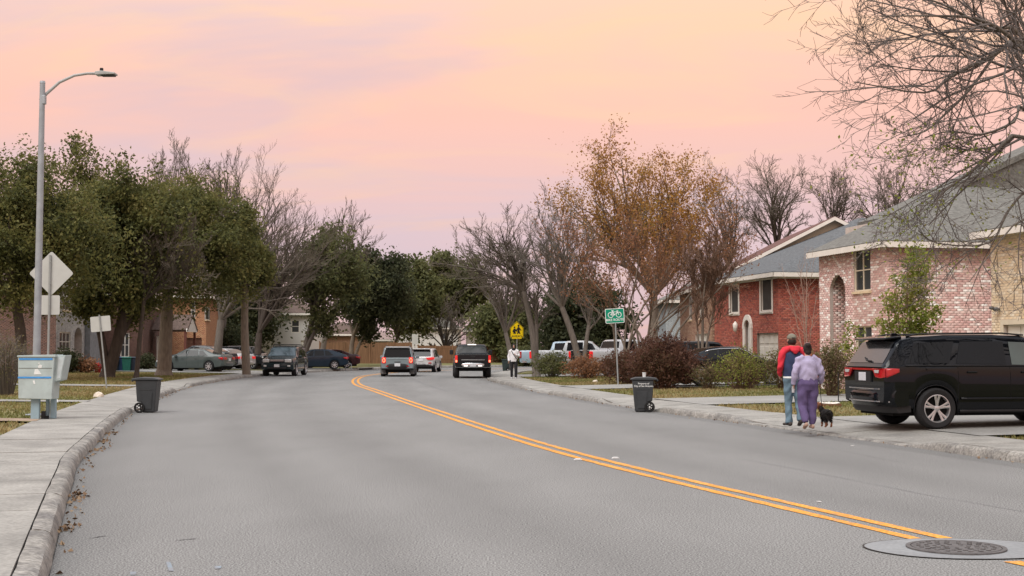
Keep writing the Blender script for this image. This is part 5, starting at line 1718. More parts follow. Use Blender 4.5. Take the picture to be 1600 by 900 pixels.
# ---- leaning sign seen from behind
Y = 52.0
b = Vector((at(167, 606, Y).x, Y, 0.0)); b.z = lz(b.x, b.y)
sg = thing('road_sign', 'leaning post with the blank back of a rectangular sign', 'road sign', b)
p0, p1 = on(167, 606), on(155, 492)
p0 = (0, -0.02); 
MB().tube([(0, 0, -0.05), (p1[0], 0, p1[1])], [(0.03, 0.024)] * 2, 8, ref=(1, 0, 0)).build('post', M_POST, sg, smooth=40)
c_ = on(156.7, 506); an = R(5)
MB().prism([(c_[0] + a * math.cos(an) - c * math.sin(an), 0.034, c_[1] + a * math.sin(an) + c * math.cos(an)) for a, c in rounded(0.76, 0.58, 0.04)], (0, 0.004, 0)).build('sign_board', M_ALU, sg)
for q in (-0.18, 0.18): MB().ellipsoid((c_[0] - q * 0.1, -0.03, c_[1] + q), (0.014, 0.01, 0.014), 6, 4).build('bolt', M_POST, sg)

# ---- tall plate sign far down the left side
Y = 108.0
b = Vector((at(649, 575, Y).x, Y, 0.0)); b.x = -12.9; b.z = lz(b.x, b.y)
Y = 118.0
b = Vector((at(648, 575, Y).x - 0.0, Y, 0.0)); b.z = lz(b.x, b.y) if lz(b.x, b.y) > 0 else 0.0
Y = 140.0
b = Vector((at(648, 575, Y).x, Y, 0.0)); b.z = lz(b.x, b.y)
sg = thing('road_sign', 'blank tall rectangular sign rising behind the moving cars', 'road sign', b)
c_ = on(648.5, 530)
MB().tube([(0, 0, 0), (c_[0], 0, c_[1] + 0.5)], 0.035, 8).build('post', M_POST, sg)
MB().prism([(c_[0] + a, -0.04, c_[1] + c) for a, c in rounded(0.62, 1.05, 0.04)], (0, -0.01, 0)).build('sign_board', M_ALU, sg)

# ---- green bike route sign
Y = 56.0
M_GREEN = mat('sign_green', (0.0, 0.24, 0.14), 0.45, 0.04, 3)
M_SWHITE = mat('sign_white', (0.80, 0.82, 0.80), 0.45, 0.03, 3)
b = Vector((at(966, 602, Y).x, Y, 0.0)); b.z = lz(b.x, b.y)
sg = thing('bike_route_sign', 'green bike route sign on a grey post behind the right bin', 'road sign', b)
c_ = on(960.5, 493.5)
MB().tube([(0, 0.02, -0.05), (c_[0] + 0.01, 0.02, c_[1] + 0.2)], [(0.03, 0.024)] * 2, 8, ref=(1, 0, 0)).build('post', M_POST, sg, smooth=40)
an = R(3)
def sgn(a, c, y): return (c_[0] + a * math.cos(an) - c * math.sin(an), y, c_[1] + a * math.sin(an) + c * math.cos(an))
MB().prism([sgn(a, c, -0.012) for a, c in rounded(0.78, 0.60, 0.05)], (0, 0.006, 0)).build('sign_border', M_SWHITE, sg)
bd = MB().prism([sgn(a, c, -0.016) for a, c in rounded(0.735, 0.555, 0.04)], (0, 0.003, 0)).build('sign_board', M_GREEN, sg)
mb = MB()
def ln(pts, r_=0.014): mb.tube([sgn(a, c, -0.018) for a, c in pts], [(r_, 0.003)] * len(pts), 6, ref=(0, 0, 1) if False else None)
for wx in (-0.165, 0.165):
    ln([(wx + 0.105 * math.cos(a), 0.04 + 0.105 * math.sin(a)) for a in np.linspace(0, 2 * math.pi, 21)], 0.012)
ln([(-0.165, 0.04), (-0.075, 0.155), (0.10, 0.165), (0.0, 0.035), (-0.165, 0.04)]); ln([(-0.085, 0.20), (0.0, 0.035)]); ln([(0.165, 0.04), (0.095, 0.21), (0.15, 0.215)]); ln([(-0.125, 0.205), (-0.04, 0.205)], 0.018)
mb.build('bicycle_symbol', M_SWHITE, bd, fix=False)
text_part('BIKE ROUTE', 0.135, 'lettering', M_SWHITE, bd, sgn(0, -0.165, -0.0185), (R(90), -an, 0))

# ---- yellow school crossing sign
Y = 78.0
M_YEL = mat('sign_yellow', (0.85, 0.62, 0.0), 0.45, 0.04, 3)
M_SBLK = mat('sign_black', (0.015, 0.015, 0.015), 0.5)
b = Vector((at(808, 590, Y).x, Y, 0.0)); b.z = max(0.14, lz(b.x, b.y))
sg = thing('school_crossing_sign', 'yellow school crossing sign with AHEAD plate behind the walker', 'road sign', b)
c_ = on(807.5, 515.5)
MB().tube([(0, 0.02, 0), (c_[0], 0.02, c_[1] + 0.3)], 0.03, 8).build('post', M_POST, sg)
pent = [(-0.38, -0.42), (0.38, -0.42), (0.38, 0.12), (0.0, 0.50), (-0.38, 0.12)]
bd = MB().prism([(c_[0] + a, -0.012, c_[1] + c) for a, c in pent], (0, 0.008, 0)).build('sign_board', M_YEL, sg)
mb = MB()
for a, c in zip(pent, pent[1:] + pent[:1]):
    mb.tube([(c_[0] + a[0] * .93, -0.015, c_[1] + a[1] * .93), (c_[0] + c[0] * .93, -0.015, c_[1] + c[1] * .93)], [(0.012, 0.002)] * 2, 4)
mb.build('border', M_SBLK, bd, fix=False)
for k, (ox, sc_) in enumerate(((-0.13, 0.85), (0.10, 1.0))):
    mb = MB()
    q = lambda a, c: (c_[0] + ox + a * sc_, -0.016, c_[1] - 0.38 + c * sc_)
    def lb(pts, r_): mb.tube([q(*p) for p in pts], [(x, 0.004) for x in r_], 6, ref=(1, 0, 0))
    mb.ellipsoid(q(0.0, 0.62), (0.06 * sc_, 0.004, 0.065 * sc_), 10, 6)
    lb([(0, 0.54), (0, 0.42), (0.0, 0.30)], [0.05, 0.075, 0.055])
    lb([(0.0, 0.31), (-0.05, 0.17), (-0.12, 0.0)], [0.045, 0.035, 0.028]); lb([(0.01, 0.31), (0.07, 0.17), (0.08, 0.0)], [0.045, 0.035, 0.028])
    lb([(-0.03, 0.5), (-0.11, 0.38), (-0.08, 0.28)], [0.03, 0.025, 0.02]); lb([(0.03, 0.5), (0.11, 0.40), (0.15, 0.34)], [0.03, 0.025, 0.02])
    mb.build('walking_figure', M_SBLK, bd, fix=False)
pz = on(807.5, 525.5)
pl = MB().prism([(pz[0] + a, -0.02, pz[1] + c) for a, c in rounded(0.56, 0.28, 0.03)], (0, 0.006, 0)).build('plate', M_YEL, sg)
text_part('AHEAD', 0.17, 'lettering', M_SBLK, pl, (pz[0], -0.0225, pz[1]), (R(90), 0, 0))

# ---- mailbox cluster
M_MAIL = mat('faded_mailbox_paint', (0.40, 0.475, 0.47), 0.6, 0.10, 3, dirt=((0.27, 0.31, 0.30), 2.4, 0.5, 0.75, 0.6))
M_MAILD = mat('mailbox_leg_paint', (0.27, 0.38, 0.43), 0.6, 0.10, 4, dirt=((0.16, 0.2, 0.22), 3, 0.55, 0.8, 0.6))
M_TAPE = mat('blue_tape', (0.06, 0.27, 0.62), 0.6, 0.15, 10)
M_STICK = mat('white_sticker', (0.72, 0.75, 0.74), 0.7)
Y = 29.2
b = Vector((at(56, 655, Y).x, Y, 0.145))
ml = thing('mailbox_cluster', 'faded grey blue mailbox cluster on legs with blue tape strips', 'mailbox', b)
def onb(px, py): p = at(px, py, Y); return (p.x - b.x, p.z - b.z)
fr = [onb(28, 557), onb(85, 556), onb(80.5, 624), onb(28.5, 623)]
body = MB().prism([(x, 0, z) for x, z in fr], (0, 0.48, 0)).build('box', M_MAIL, ml, bevel=0.012)
l0, l1 = onb(27, 558), onb(87, 554)
MB().prism([(l0[0], -0.02, l0[1]), (l1[0], -0.02, l0[1]), (l1[0], -0.02, l1[1]), (l0[0], -0.02, l1[1] - 0.02)], (0, 0.52, 0)).build('top_panel', M_MAIL, ml, bevel=0.008)
hood = [onb(83, 556), onb(100, 555), onb(92.5, 594), onb(81, 597)]
hd_ = MB().prism([(x, 0.1, z) for x, z in hood], (0, 0.42, 0)).build('side_hood', M_MAIL, ml, bevel=0.01)
hin = [onb(89, 559), onb(98, 557.5), onb(91.5, 591), onb(86, 592)]
MB().prism([(x, 0.096, z) for x, z in hin], (0, 0.008, 0)).build('hood_panel', mat('hood_panel', (0.5, 0.56, 0.57), 0.5), hd_)
def strip(x0, y0, x1, y1, m, name, par, dy=-0.004):
    a, c = onb(x0, y0), onb(x1, y1)
    return MB().box(((a[0] + c[0]) / 2, dy, (a[1] + c[1]) / 2), (abs(c[0] - a[0]), 0.006, abs(c[1] - a[1]))).build(name, m, par)
strip(30, 559.5, 82, 562.5, M_TAPE, 'tape_strip', body); strip(28, 588.5, 80, 591.2, M_TAPE, 'tape_strip', body)
strip(29.5, 575, 81, 575.4, M_JOINT, 'door_gap', body)
for pts in ([(53, 585), (54.5, 577), (59, 576), (65, 585)], [(59, 573), (62, 569), (66, 571), (65, 575), (61, 576)], [(59, 569), (61, 566), (63, 568)], [(51, 595), (54, 594), (55.5, 600), (53, 600)]):
    MB().prism([(onb(*p)[0], -0.003, onb(*p)[1]) for p in pts], (0, -0.003, 0)).build('sticker', M_STICK, body)
for (x0, x1, y1, yy) in ((45.5, 58, 659.5, 0.10), (70, 78, 654, 0.34), (62.5, 66.5, 652, 0.36)):
    a, c = onb(x0, 622), onb(x1, y1)
    MB().box2((a[0], yy, max(-0.005, c[1]) * 0), (c[0], yy + 0.10, a[1] + 0.02)).build('leg', M_MAILD, ml, bevel=0.01)
a, c = onb(59, 643), onb(64.5, 658)
MB().box2((a[0], 0.2, 0.0), (c[0], 0.28, a[1])).build('cable_boot', M_BLKPL, ml, bevel=0.01)
a = onb(64, 648); MB().box2((a[0], 0.16, 0), (a[0] + 0.09, 0.26, 0.07)).build('footing', M_WELL, ml, bevel=0.01)

# ---- wheeled rubbish carts
def make_cart(label, loc, rotz, m, group=None, cup=False):
    r_ = thing('wheeled_bin', label, 'bin', loc, rotz, group)
    mb = MB()
    prof = [(-0.10, 0.02), (0.215, 0.02), (0.285, 0.83), (-0.265, 0.83), (-0.235, 0.29), (-0.115, 0.27)]
    wd = lambda z: 0.215 + 0.065 * z / 0.83
    L_ = [(x, -wd(z), z) for x, z in prof]; Rr = [(x, wd(z), z) for x, z in prof]
    mb.v = L_ + Rr; n = len(prof)
    mb.f = [tuple(range(n)), tuple(range(2 * n - 1, n - 1, -1))] + [(i, i + n, (i + 1) % n + n, (i + 1) % n) for i in range(n)]
    mb.build('body', m, r_, bevel=0.025, seg=3, smooth=40)
    for sd in (-1, 1):
        MB().box((0.02, sd * 0.262, 0.60), (0.40, 0.012, 0.018)).build('rib', m, r_)
        MB().prism([(-0.07, sd * 0.232, 0.1), (0.14, sd * 0.232, 0.1), (0.17, sd * 0.268, 0.55), (-0.10, sd * 0.268, 0.55)], (0, sd * 0.008, 0)).build('side_panel', m, r_, bevel=0.004)
    lid = MB()
    lp = [(-0.36, 0.835), (0.325, 0.835), (0.325, 0.87), (0.20, 0.905), (-0.15, 0.915), (-0.36, 0.885)]
    L_ = [(x, -0.305, z) for x, z in lp]; Rr = [(x, 0.305, z) for x, z in lp]; n = len(lp)
    lid.v = L_ + Rr; lid.f = [tuple(range(n)), tuple(range(2 * n - 1, n - 1, -1))] + [(i, i + n, (i + 1) % n + n, (i + 1) % n) for i in range(n)]
    lo = lid.build('lid', m, r_, bevel=0.02, seg=3, smooth=40)
    MB().tube([(-0.34, -0.2, 0.81), (-0.38, -0.2, 0.83), (-0.38, 0.2, 0.83), (-0.34, 0.2, 0.81)], 0.016, 8).build('handle', m, lo, smooth=True)
    MB().tube([(-0.16, -0.26, 0.135), (-0.16, 0.26, 0.135)], 0.012, 8).build('axle', M_POST, r_)
    for sd in (-1, 1):
        wm = MB().lathe([(0.09, -0.028), (0.13, -0.03), (0.138, -0.015), (0.138, 0.015), (0.13, 0.03), (0.09, 0.028)], 22, 'y', c=(-0.16, sd * 0.262, 0.137), closed=True)
        w_ = wm.build('wheel', M_BINWHEEL, r_, smooth=40)
        hm = MB()
        for k in range(6):
            a = k * math.pi / 3; hm.tube([(-0.16 + 0.02 * math.cos(a), sd * 0.268, 0.137 + 0.02 * math.sin(a)), (-0.16 + 0.095 * math.cos(a), sd * 0.268, 0.137 + 0.095 * math.sin(a))], 0.012, 5)
        hm.build('spokes', M_BINWHEEL, w_, fix=False)
        MB().ellipsoid((-0.16, sd * 0.292, 0.137), (0.022, 0.01, 0.022), 10, 6).build('hub', M_SWHITE, w_, smooth=True)
    return r_
g1 = gnd(231, 644.5); cartL = make_cart('charcoal wheeled bin in the gutter beside the left kerb', (g1.x, g1.y, 0.0), R(2), M_BIN)
MB().box((0.10, -0.262, 0.66), (0.012, 0.004, 0.05)).build('sticker', M_STICK, cartL)
g1 = gnd(1005, 643.5); cartR = make_cart('charcoal wheeled bin with white lettering beside the right kerb', (g1.x, g1.y, 0.0), R(180 - 4), M_BIN)
text_part('Property of', 0.062, 'lettering', M_SWHITE, cartR, (-0.005, 0.2795, 0.745), (R(90 + 4), 0, R(180)))
text_part('City of San Antonio', 0.062, 'lettering', M_SWHITE, cartR, (-0.005, 0.2745, 0.68), (R(90 + 4), 0, R(180)))
cp = thing('paper_cup', 'white cup standing on the lid of the right bin', 'cup', (g1.x + 0.03, g1.y, 0.912))
MB().lathe([(0.0, 0.0), (0.042, 0.0), (0.05, 0.115), (0.052, 0.12), (0.0, 0.12)], 14).build('cup', M_STICK, cp, smooth=40)
g1 = gnd(791, 580.5); make_cart('dark bin on the road edge beyond the distant walker', (g1.x, g1.y, 0.0), R(170), mat('bin_dark_green', (0.03, 0.045, 0.042), 0.5))
for (px, Yb, col, lab) in ((179, 86, (0.02, 0.025, 0.03), 'black wheeled bin by the house wall, first from the leaning trunk'), (190, 86.3, (0.03, 0.07, 0.16), 'blue wheeled bin between the black and green ones'), (198, 86.2, (0.02, 0.13, 0.10), 'green wheeled bin by the dark house'), (207, 86.5, (0.03, 0.04, 0.06), 'navy wheeled bin at the end of the row by the dark house')):
    p = at(px, 570, Yb); make_cart(lab, (p.x, p.y, lz(p.x, p.y)), R(-80), mat('bin_%d' % px, col, 0.5), 'bins in front of the dark house')

# ---- grey hand rail and storm inlet on the far left kerb
p = at(540, 570, 101.5); z = lz(p.x, p.y)
rl = thing('metal_railing', 'short grey metal railing beside the far storm drain', 'railing', (p.x, p.y, z))
mb = MB()
for xx in (-0.42, 0.0, 0.42): mb.tube([(xx, 0, 0), (xx, 0, 0.82)], 0.03, 8)
MB().tube([(-0.42, 0, 0.82), (0.42, 0, 0.82)], 0.03, 8).build('top_rail', M_GALV, rl)
for xx in (-0.42, 0.0, 0.42): MB().tube([(xx, 0, 0), (xx, 0, 0.82)], 0.03, 8).build('upright', M_GALV, rl)
i = int(np.argmin(np.abs(KL[:, 1] - 107))); t_ = KL[i + 1] - KL[i]; an_ = math.atan2(t_[1], t_[0])
si = thing('storm_drain', 'dark storm drain opening in the far left kerb', 'drain', (KL[i][0], KL[i][1], 0.0), an_)
MB().box((0, 0.30, 0.09), (3.2, 0.62, 0.20)).build('hood', M_KERB, si, bevel=0.03)
MB().box((0, -0.012, 0.075), (2.6, 0.02, 0.11)).build('opening', M_WELL, si)

# ---- stones, litter and garden things
def rock(label, px, py, r_, m, z=None, name='stone'):
    g = gnd(px, py, 0.14); zz = lz(g.x, g.y)
    bm = bmesh.new(); bmesh.ops.create_icosphere(bm, subdivisions=2, radius=1)
    for v in bm.verts: v.co *= 1 + RNG.uniform(-.18, .18)
    for v in bm.verts: v.co = Vector((v.co.x * r_[0], v.co.y * r_[1], max(-0.02, v.co.z * r_[2])))
    me = bpy.data.meshes.new(name); bm.to_mesh(me); bm.free()
    o = link(name, me, m); o.location = (g.x, g.y, zz + 0.02); tag(o, label, 'stone' if name == 'stone' else 'litter')
M_ROCK = mat('pale_limestone', (0.62, 0.55, 0.45), 0.9, 0.2, 6)
rock('pale limestone rock on the brown grass by the leaning sign', 154, 620, (0.17, 0.14, 0.16), M_ROCK)
rock('crumpled white plastic bag beside the mailbox legs', 83, 629, (0.15, 0.13, 0.13), M_STICK, name='plastic_bag')
rock('flat pale stone on the grass left of the mailboxes', 10, 611, (0.20, 0.15, 0.06), M_ROCK)
rock('small white stone at the far end of the grass by the red bush', 930, 598, (0.12, 0.1, 0.1), M_ROCK)
M_RUST = mat('rusty_edging', (0.16, 0.075, 0.04), 0.8)
g1 = gnd(1294, 632, 0.2); zz = lz(g1.x, g1.y)
tr = thing('garden_stake', 'black hooked stake with a tray of white stones by the dog', 'garden stake', (g1.x, g1.y, zz))
MB().tube([(0.27, 0, -0.02), (0.27, 0, 0.80), (0.265, 0, 0.88)], 0.014, 6).build('pole', M_BLKPL, tr)
for (a, c, s_) in (((0, -0.24, 0.03), (0.56, 0.02, 0.07), 0), ((0, 0.24, 0.03), (0.56, 0.02, 0.07), 0), ((-0.27, 0, 0.03), (0.02, 0.46, 0.07), 0), ((0.285, 0, 0.03), (0.02, 0.46, 0.07), 0)):
    MB().box(a, c).build('edging', M_RUST, tr)
mb = MB()
for k in range(90): mb.ellipsoid((RNG.uniform(-.24, .24), RNG.uniform(-.21, .21), RNG.uniform(0.05, 0.09)), (0.03, 0.03, 0.022), 6, 4)
o = mb.build('white_pebbles', mat('white_pebbles', (0.7, 0.67, 0.6), 0.9), tr, fix=False); o['kind'] = 'stuff'
# porch light shining at the far left
M_PORCH = mat('lit_porch_lamp', (0.9, 0.85, 0.7), 0.4, emit=(1.0, 0.92, 0.78), estr=6.0)
hs = bpy.data.objects['brick_house.004'] if 'brick_house.004' in bpy.data.objects else None
pl_ = at(29, 522, 77.6)
pr2 = thing('porch_lamp', 'small glowing porch lamp at the far left', 'lamp', (pl_.x, pl_.y, lz(pl_.x, pl_.y)))
MB().tube([(0, 0, 0), (0, 0, pl_.z - pr2.location.z - 0.12)], 0.04, 8).build('post', M_BLKPL, pr2)
MB().ellipsoid((0, 0, pl_.z - pr2.location.z), (0.11, 0.11, 0.13), 12, 8).build('globe', M_PORCH, pr2, smooth=True)
# red flower pot by the stone house
p = at(153, 568, 80.5); zz = lz(p.x, p.y)
ft = thing('flower_pot', 'small red pot of flowers at the foot of the stone house', 'flower pot', (p.x, p.y, zz))
MB().lathe([(0, 0), (0.16, 0), (0.22, 0.32), (0.24, 0.32), (0.24, 0.36), (0.0, 0.36)], 14).build('pot', mat('red_pot', (0.36, 0.03, 0.03), 0.5), ft, smooth=40)
mb = MB()
for k in range(40): 
    a = RNG.uniform(0, 6.28); r_ = RNG.uniform(0, 0.22)
    mb.ellipsoid((r_ * math.cos(a), r_ * math.sin(a), 0.42 + RNG.uniform(-.05, .15)), (0.05, 0.05, 0.035), 6, 4)
mb.build('flowers', mat('red_flowers', (0.5, 0.03, 0.03), 0.7), ft, fix=False)
# ================================================================== TREES AND SHRUBS
def bark(name, col): return mat('bark_' + name, col, 0.95, 0.22, 4, bump=0.6, bscale=14, stretch=(3, 3, 0.7))
M_BK_GREY = bark('grey', (0.15, 0.13, 0.11)); M_BK_DARK = bark('dark', (0.075, 0.06, 0.05)); M_BK_PALE = bark('pale', (0.20, 0.165, 0.13))
M_TWIG = mat('grey_twigs', (0.135, 0.118, 0.098), 0.95, 0.2, 2); M_TWIGD = mat('dark_twigs', (0.108, 0.090, 0.068), 0.95, 0.2, 2)
M_TWIGB = mat('brown_twigs', (0.15, 0.09, 0.06), 0.95, 0.2, 2)
def leafm(name, cols, tr=0.45): return mat('leaves_' + name, None, 0.7, 0.12, 0.7, stops=[(i / (len(cols) - 1), c) for i, c in enumerate(cols)], src='attr', trans=tr)
LF_OAK = leafm('oak', [(0.068, 0.078, 0.030), (0.098, 0.108, 0.038), (0.140, 0.146, 0.046), (0.190, 0.186, 0.060), (0.235, 0.21, 0.075)])
LF_DARK = leafm('dark_green', [(0.042, 0.050, 0.026), (0.062, 0.072, 0.034), (0.090, 0.096, 0.044)])
LF_OLIVE = leafm('olive', [(0.078, 0.086, 0.038), (0.122, 0.136, 0.052), (0.174, 0.174, 0.070)])
LF_GOLD = leafm('gold', [(0.270, 0.128, 0.034), (0.405, 0.209, 0.047), (0.324, 0.176, 0.054), (0.513, 0.284, 0.068), (0.230, 0.189, 0.054)])
LF_RUST = leafm('rust', [(0.218, 0.098, 0.052), (0.299, 0.138, 0.069), (0.345, 0.184, 0.092), (0.207, 0.109, 0.069)])
LF_MAROON = leafm('maroon', [(0.075, 0.036, 0.028), (0.115, 0.054, 0.038), (0.16, 0.078, 0.05), (0.10, 0.07, 0.035)])
LF_LIME = leafm('lime', [(0.135, 0.176, 0.030), (0.216, 0.257, 0.043), (0.297, 0.324, 0.068), (0.270, 0.230, 0.081)])
LF_STRAW = leafm('straw', [(0.17, 0.14, 0.06), (0.23, 0.19, 0.09), (0.11, 0.12, 0.04), (0.25, 0.17, 0.10)])

def unit(v):
    l = math.sqrt(v[0] * v[0] + v[1] * v[1] + v[2] * v[2]) or 1.0
    return (v[0] / l, v[1] / l, v[2] / l)

class Tree:
    """grows branches as tubes; big wood goes to the trunk mesh, thin wood to the branch mesh"""
    def __init__(s, seed):
        s.rg = random.Random(seed); s.np = np.random.default_rng(seed)
        s.big, s.thin, s.tips = MB(), MB(), []
        s.cut = 0.045; s.n = 0
    def tube(s, pts, r0, r1, force=None):
        k = len(pts)
        rad = [r0 + (r1 - r0) * i / (k - 1) for i in range(k)]
        big = (r0 > s.cut) if force is None else force
        n = 8 if r0 > 0.12 else (6 if r0 > 0.05 else (4 if r0 > 0.02 else 3))
        (s.big if big else s.thin).tube(pts, rad, n, caps=False)
        s.n += 1
    def path(s, p, d, L, nseg, wig, up):
        pts = [p]; d = unit(d); h = L / nseg
        g = s.rg.gauss
        for i in range(nseg):
            d = unit((d[0] + g(0, wig), d[1] + g(0, wig), d[2] + g(0, wig) + up))
            p = (p[0] + d[0] * h, p[1] + d[1] * h, p[2] + d[2] * h); pts.append(p)
        return pts, d
    def sprout(s, pts, r0, r1, lvl, cfg, start=0.25):
        """children along a finished branch"""
        if lvl >= len(cfg['n']): return
        L = sum(math.dist(a, b) for a, b in zip(pts[:-1], pts[1:]))
        n = cfg['n'][lvl]
        n = max(1, int(n * s.rg.uniform(0.75, 1.25) * cfg.get('dens', 1) + 0.5))
        for i in range(n):
            t = start + (1 - start) * (i + s.rg.random()) / n
            f = t * (len(pts) - 1); k = min(int(f), len(pts) - 2); u = f - k
            a, b = pts[k], pts[k + 1]
            p = tuple(a[j] + (b[j] - a[j]) * u for j in range(3))
            ax = unit((b[0] - a[0], b[1] - a[1], b[2] - a[2]))
            ang = R(s.rg.uniform(*cfg['ang'])); az = s.rg.uniform(0, 6.283)
            o = unit((ax[1] * 0.3 + 0.01, -ax[0] * 0.3 + ax[2], -ax[1] + 0.02)) if abs(ax[0]) < 0.9 else (0, 1, 0)
            dt = sum(o[j] * ax[j] for j in range(3)); o = unit(tuple(o[j] - ax[j] * dt for j in range(3)))
            w = (ax[1] * o[2] - ax[2] * o[1], ax[2] * o[0] - ax[0] * o[2], ax[0] * o[1] - ax[1] * o[0])
            ca, sa = math.cos(az), math.sin(az)
            side = tuple(o[j] * ca + w[j] * sa for j in range(3))
            d = tuple(ax[j] * math.cos(ang) + side[j] * math.sin(ang) for j in range(3))
            d = (d[0], d[1], d[2] + cfg.get('lift', 0.1))
            l_ = L * cfg['ratio'][lvl] * s.rg.uniform(0.65, 1.2) * (1.1 - 0.45 * t)
            rr = (r0 + (r1 - r0) * t) * cfg.get('rr', 0.6)
            s.branch(p, d, l_, max(rr, cfg.get('rmin', 0.006)), lvl + 1, cfg)
    def branch(s, p, d, L, r_, lvl, cfg):
        ns = 4 if L > 1.2 else (3 if L > 0.6 else (2 if L > 0.32 or cfg.get('rmin', 1) < 0.006 else 1))
        pts, d = s.path(p, d, L, ns, cfg['wig'], cfg['up'])
        r1 = max(r_ * 0.45, cfg.get('rmin', 0.006) * 0.7)
        s.tube(pts, r_, r1)
        if lvl >= len(cfg['n']): s.tips.append(pts[-1]); s.tips.append(pts[-2])
        s.sprout(pts, r_, r1, lvl, cfg, 0.15)
    def limb(s, pts, r0, r1, cfg, lvl=0, start=0.3, smooth=True):
        """a hand-laid limb through the points, then its children"""
        P = [np.array(p, float) for p in pts]
        if smooth and len(P) > 2:
            Q = [2 * P[0] - P[1]] + P + [2 * P[-1] - P[-2]]; out = []
            for i in range(1, len(Q) - 2):
                for t in (0, 0.33, 0.67):
                    a, b, c, d = Q[i - 1], Q[i], Q[i + 1], Q[i + 2]
                    out.append(0.5 * (2 * b + (c - a) * t + (2 * a - 5 * b + 4 * c - d) * t * t + (3 * b - a - 3 * c + d) * t ** 3))
            out.append(P[-1]); P = out
        P = [tuple(float(x) for x in p) for p in P]
        s.tube(P, r0, r1)
        if cfg: s.sprout(P, r0, r1, lvl, cfg, start)
        return P
    def crown(s, fork, c, rad, nl, r0, cfg, low=-0.35, jit=0.18, spread=1.0, r1=None):
        """nl limbs from the fork to points on an ellipsoid's upper shell"""
        for i in range(nl):
            zz = low + (1 - low) * (i + 0.5) / nl
            a = i * 2.39996 + s.rg.uniform(-.4, .4)
            q = math.sqrt(max(0, 1 - zz * zz))
            k = s.rg.uniform(0.60, 0.80)
            e = (c[0] + rad[0] * q * math.cos(a) * k, c[1] + rad[1] * q * math.sin(a) * k, c[2] + rad[2] * zz * k)
            m = [fork[j] + (e[j] - fork[j]) * 0.45 + s.rg.gauss(0, jit) * rad[j] * 0.5 for j in range(3)]
            m[2] += abs(e[0] - fork[0]) * -0.02 + 0.15 * rad[2]
            s.limb([fork, tuple(m), e], r0 * s.rg.uniform(0.6, 1.0), r1 or r0 * 0.16, cfg, 0, 0.2)
    def leaves(s, centres, per, sig, size, flat=0.9, hang=0.0, asp=0.55):
        C = np.repeat(np.asarray(centres, float), per, axis=0); n = len(C)
        P = C + s.np.normal(0, 1, (n, 3)) * np.array([sig, sig, sig * flat]); P[:, 2] -= hang * np.abs(s.np.normal(0, 1, n))
        a = s.np.normal(0, 1, (n, 3)); a /= np.linalg.norm(a, axis=1)[:, None]
        b = np.cross(a, s.np.normal(0, 1, (n, 3))); b /= np.linalg.norm(b, axis=1)[:, None] + 1e-9
        L = size * s.np.uniform(0.6, 1.35, (n, 1))
        V = np.empty((n, 4, 3))
        nn = np.cross(a, b) * L * 0.25
        V[:, 0] = P - a * L; V[:, 1] = P - b * L * asp + nn; V[:, 2] = P + a * L; V[:, 3] = P + b * L * asp + nn
        return V
def leaf_obj(name, Vs, m, parent, rnd=None):
    V = np.concatenate(Vs); n = len(V)
    r_ = NR.random(n) if rnd is None else rnd
    me = np_mesh(name, V.reshape(-1, 3), np.arange(4 * n).reshape(-1, 4), np.repeat(r_, 4))
    o = link(name, me, m, parent); o['kind'] = 'stuff'
    return o
def clump_rnd(Vs, rng):
    """a random value per leaf that varies by clump of about 0.8 m as well"""
    V = np.concatenate(Vs); P = V.mean(1)
    f = np.sin(P[:, 0] * 2.1 + 3 * np.sin(P[:, 2] * 0.9)) * 0.5 + np.sin(P[:, 2] * 2.7 + P[:, 1] * 1.3) * 0.5
    return np.clip(0.5 + 0.28 * f + rng.normal(0, 0.22, len(P)), 0, 1)

def finish(t, name, label, loc, bk, tw, leafs=None, lm=None, cat='tree', group=None, trunk='trunk'):
    root = thing(name, label, cat, loc, 0, group)
    if t.big.v: t.big.build(trunk, bk, root, smooth=True, fix=False)
    if t.thin.v:
        o = t.thin.build('branches', tw, root, fix=False); o['kind'] = 'stuff'
    if leafs is not None: leaf_obj('foliage', leafs, lm, root, clump_rnd(leafs, t.np))
    return root

OAK = dict(n=[7, 5, 4], ratio=[0.42, 0.45, 0.5], ang=(30, 65), wig=0.14, up=0.05, lift=0.15, rmin=0.012)
BARE = dict(n=[8, 7, 6], ratio=[0.46, 0.46, 0.48], ang=(25, 55), wig=0.13, up=0.05, lift=0.16, rmin=0.008)
BARE_F = dict(n=[8, 7, 6], ratio=[0.45, 0.45, 0.48], ang=(22, 50), wig=0.12, up=0.08, lift=0.25, rmin=0.012)

BARE_S = dict(n=[8, 7, 6], ratio=[0.48, 0.46, 0.48], ang=(25, 60), wig=0.15, up=0.05, lift=0.12, rmin=0.010)
GOLDC = dict(n=[7, 5, 4], ratio=[0.40, 0.46, 0.5], ang=(25, 55), wig=0.13, up=0.07, lift=0.2, rmin=0.01)

def base_at(px, py, Y):
    p = at(px, py, Y); return Vector((p.x, p.y, lz(p.x, p.y) - 0.03))

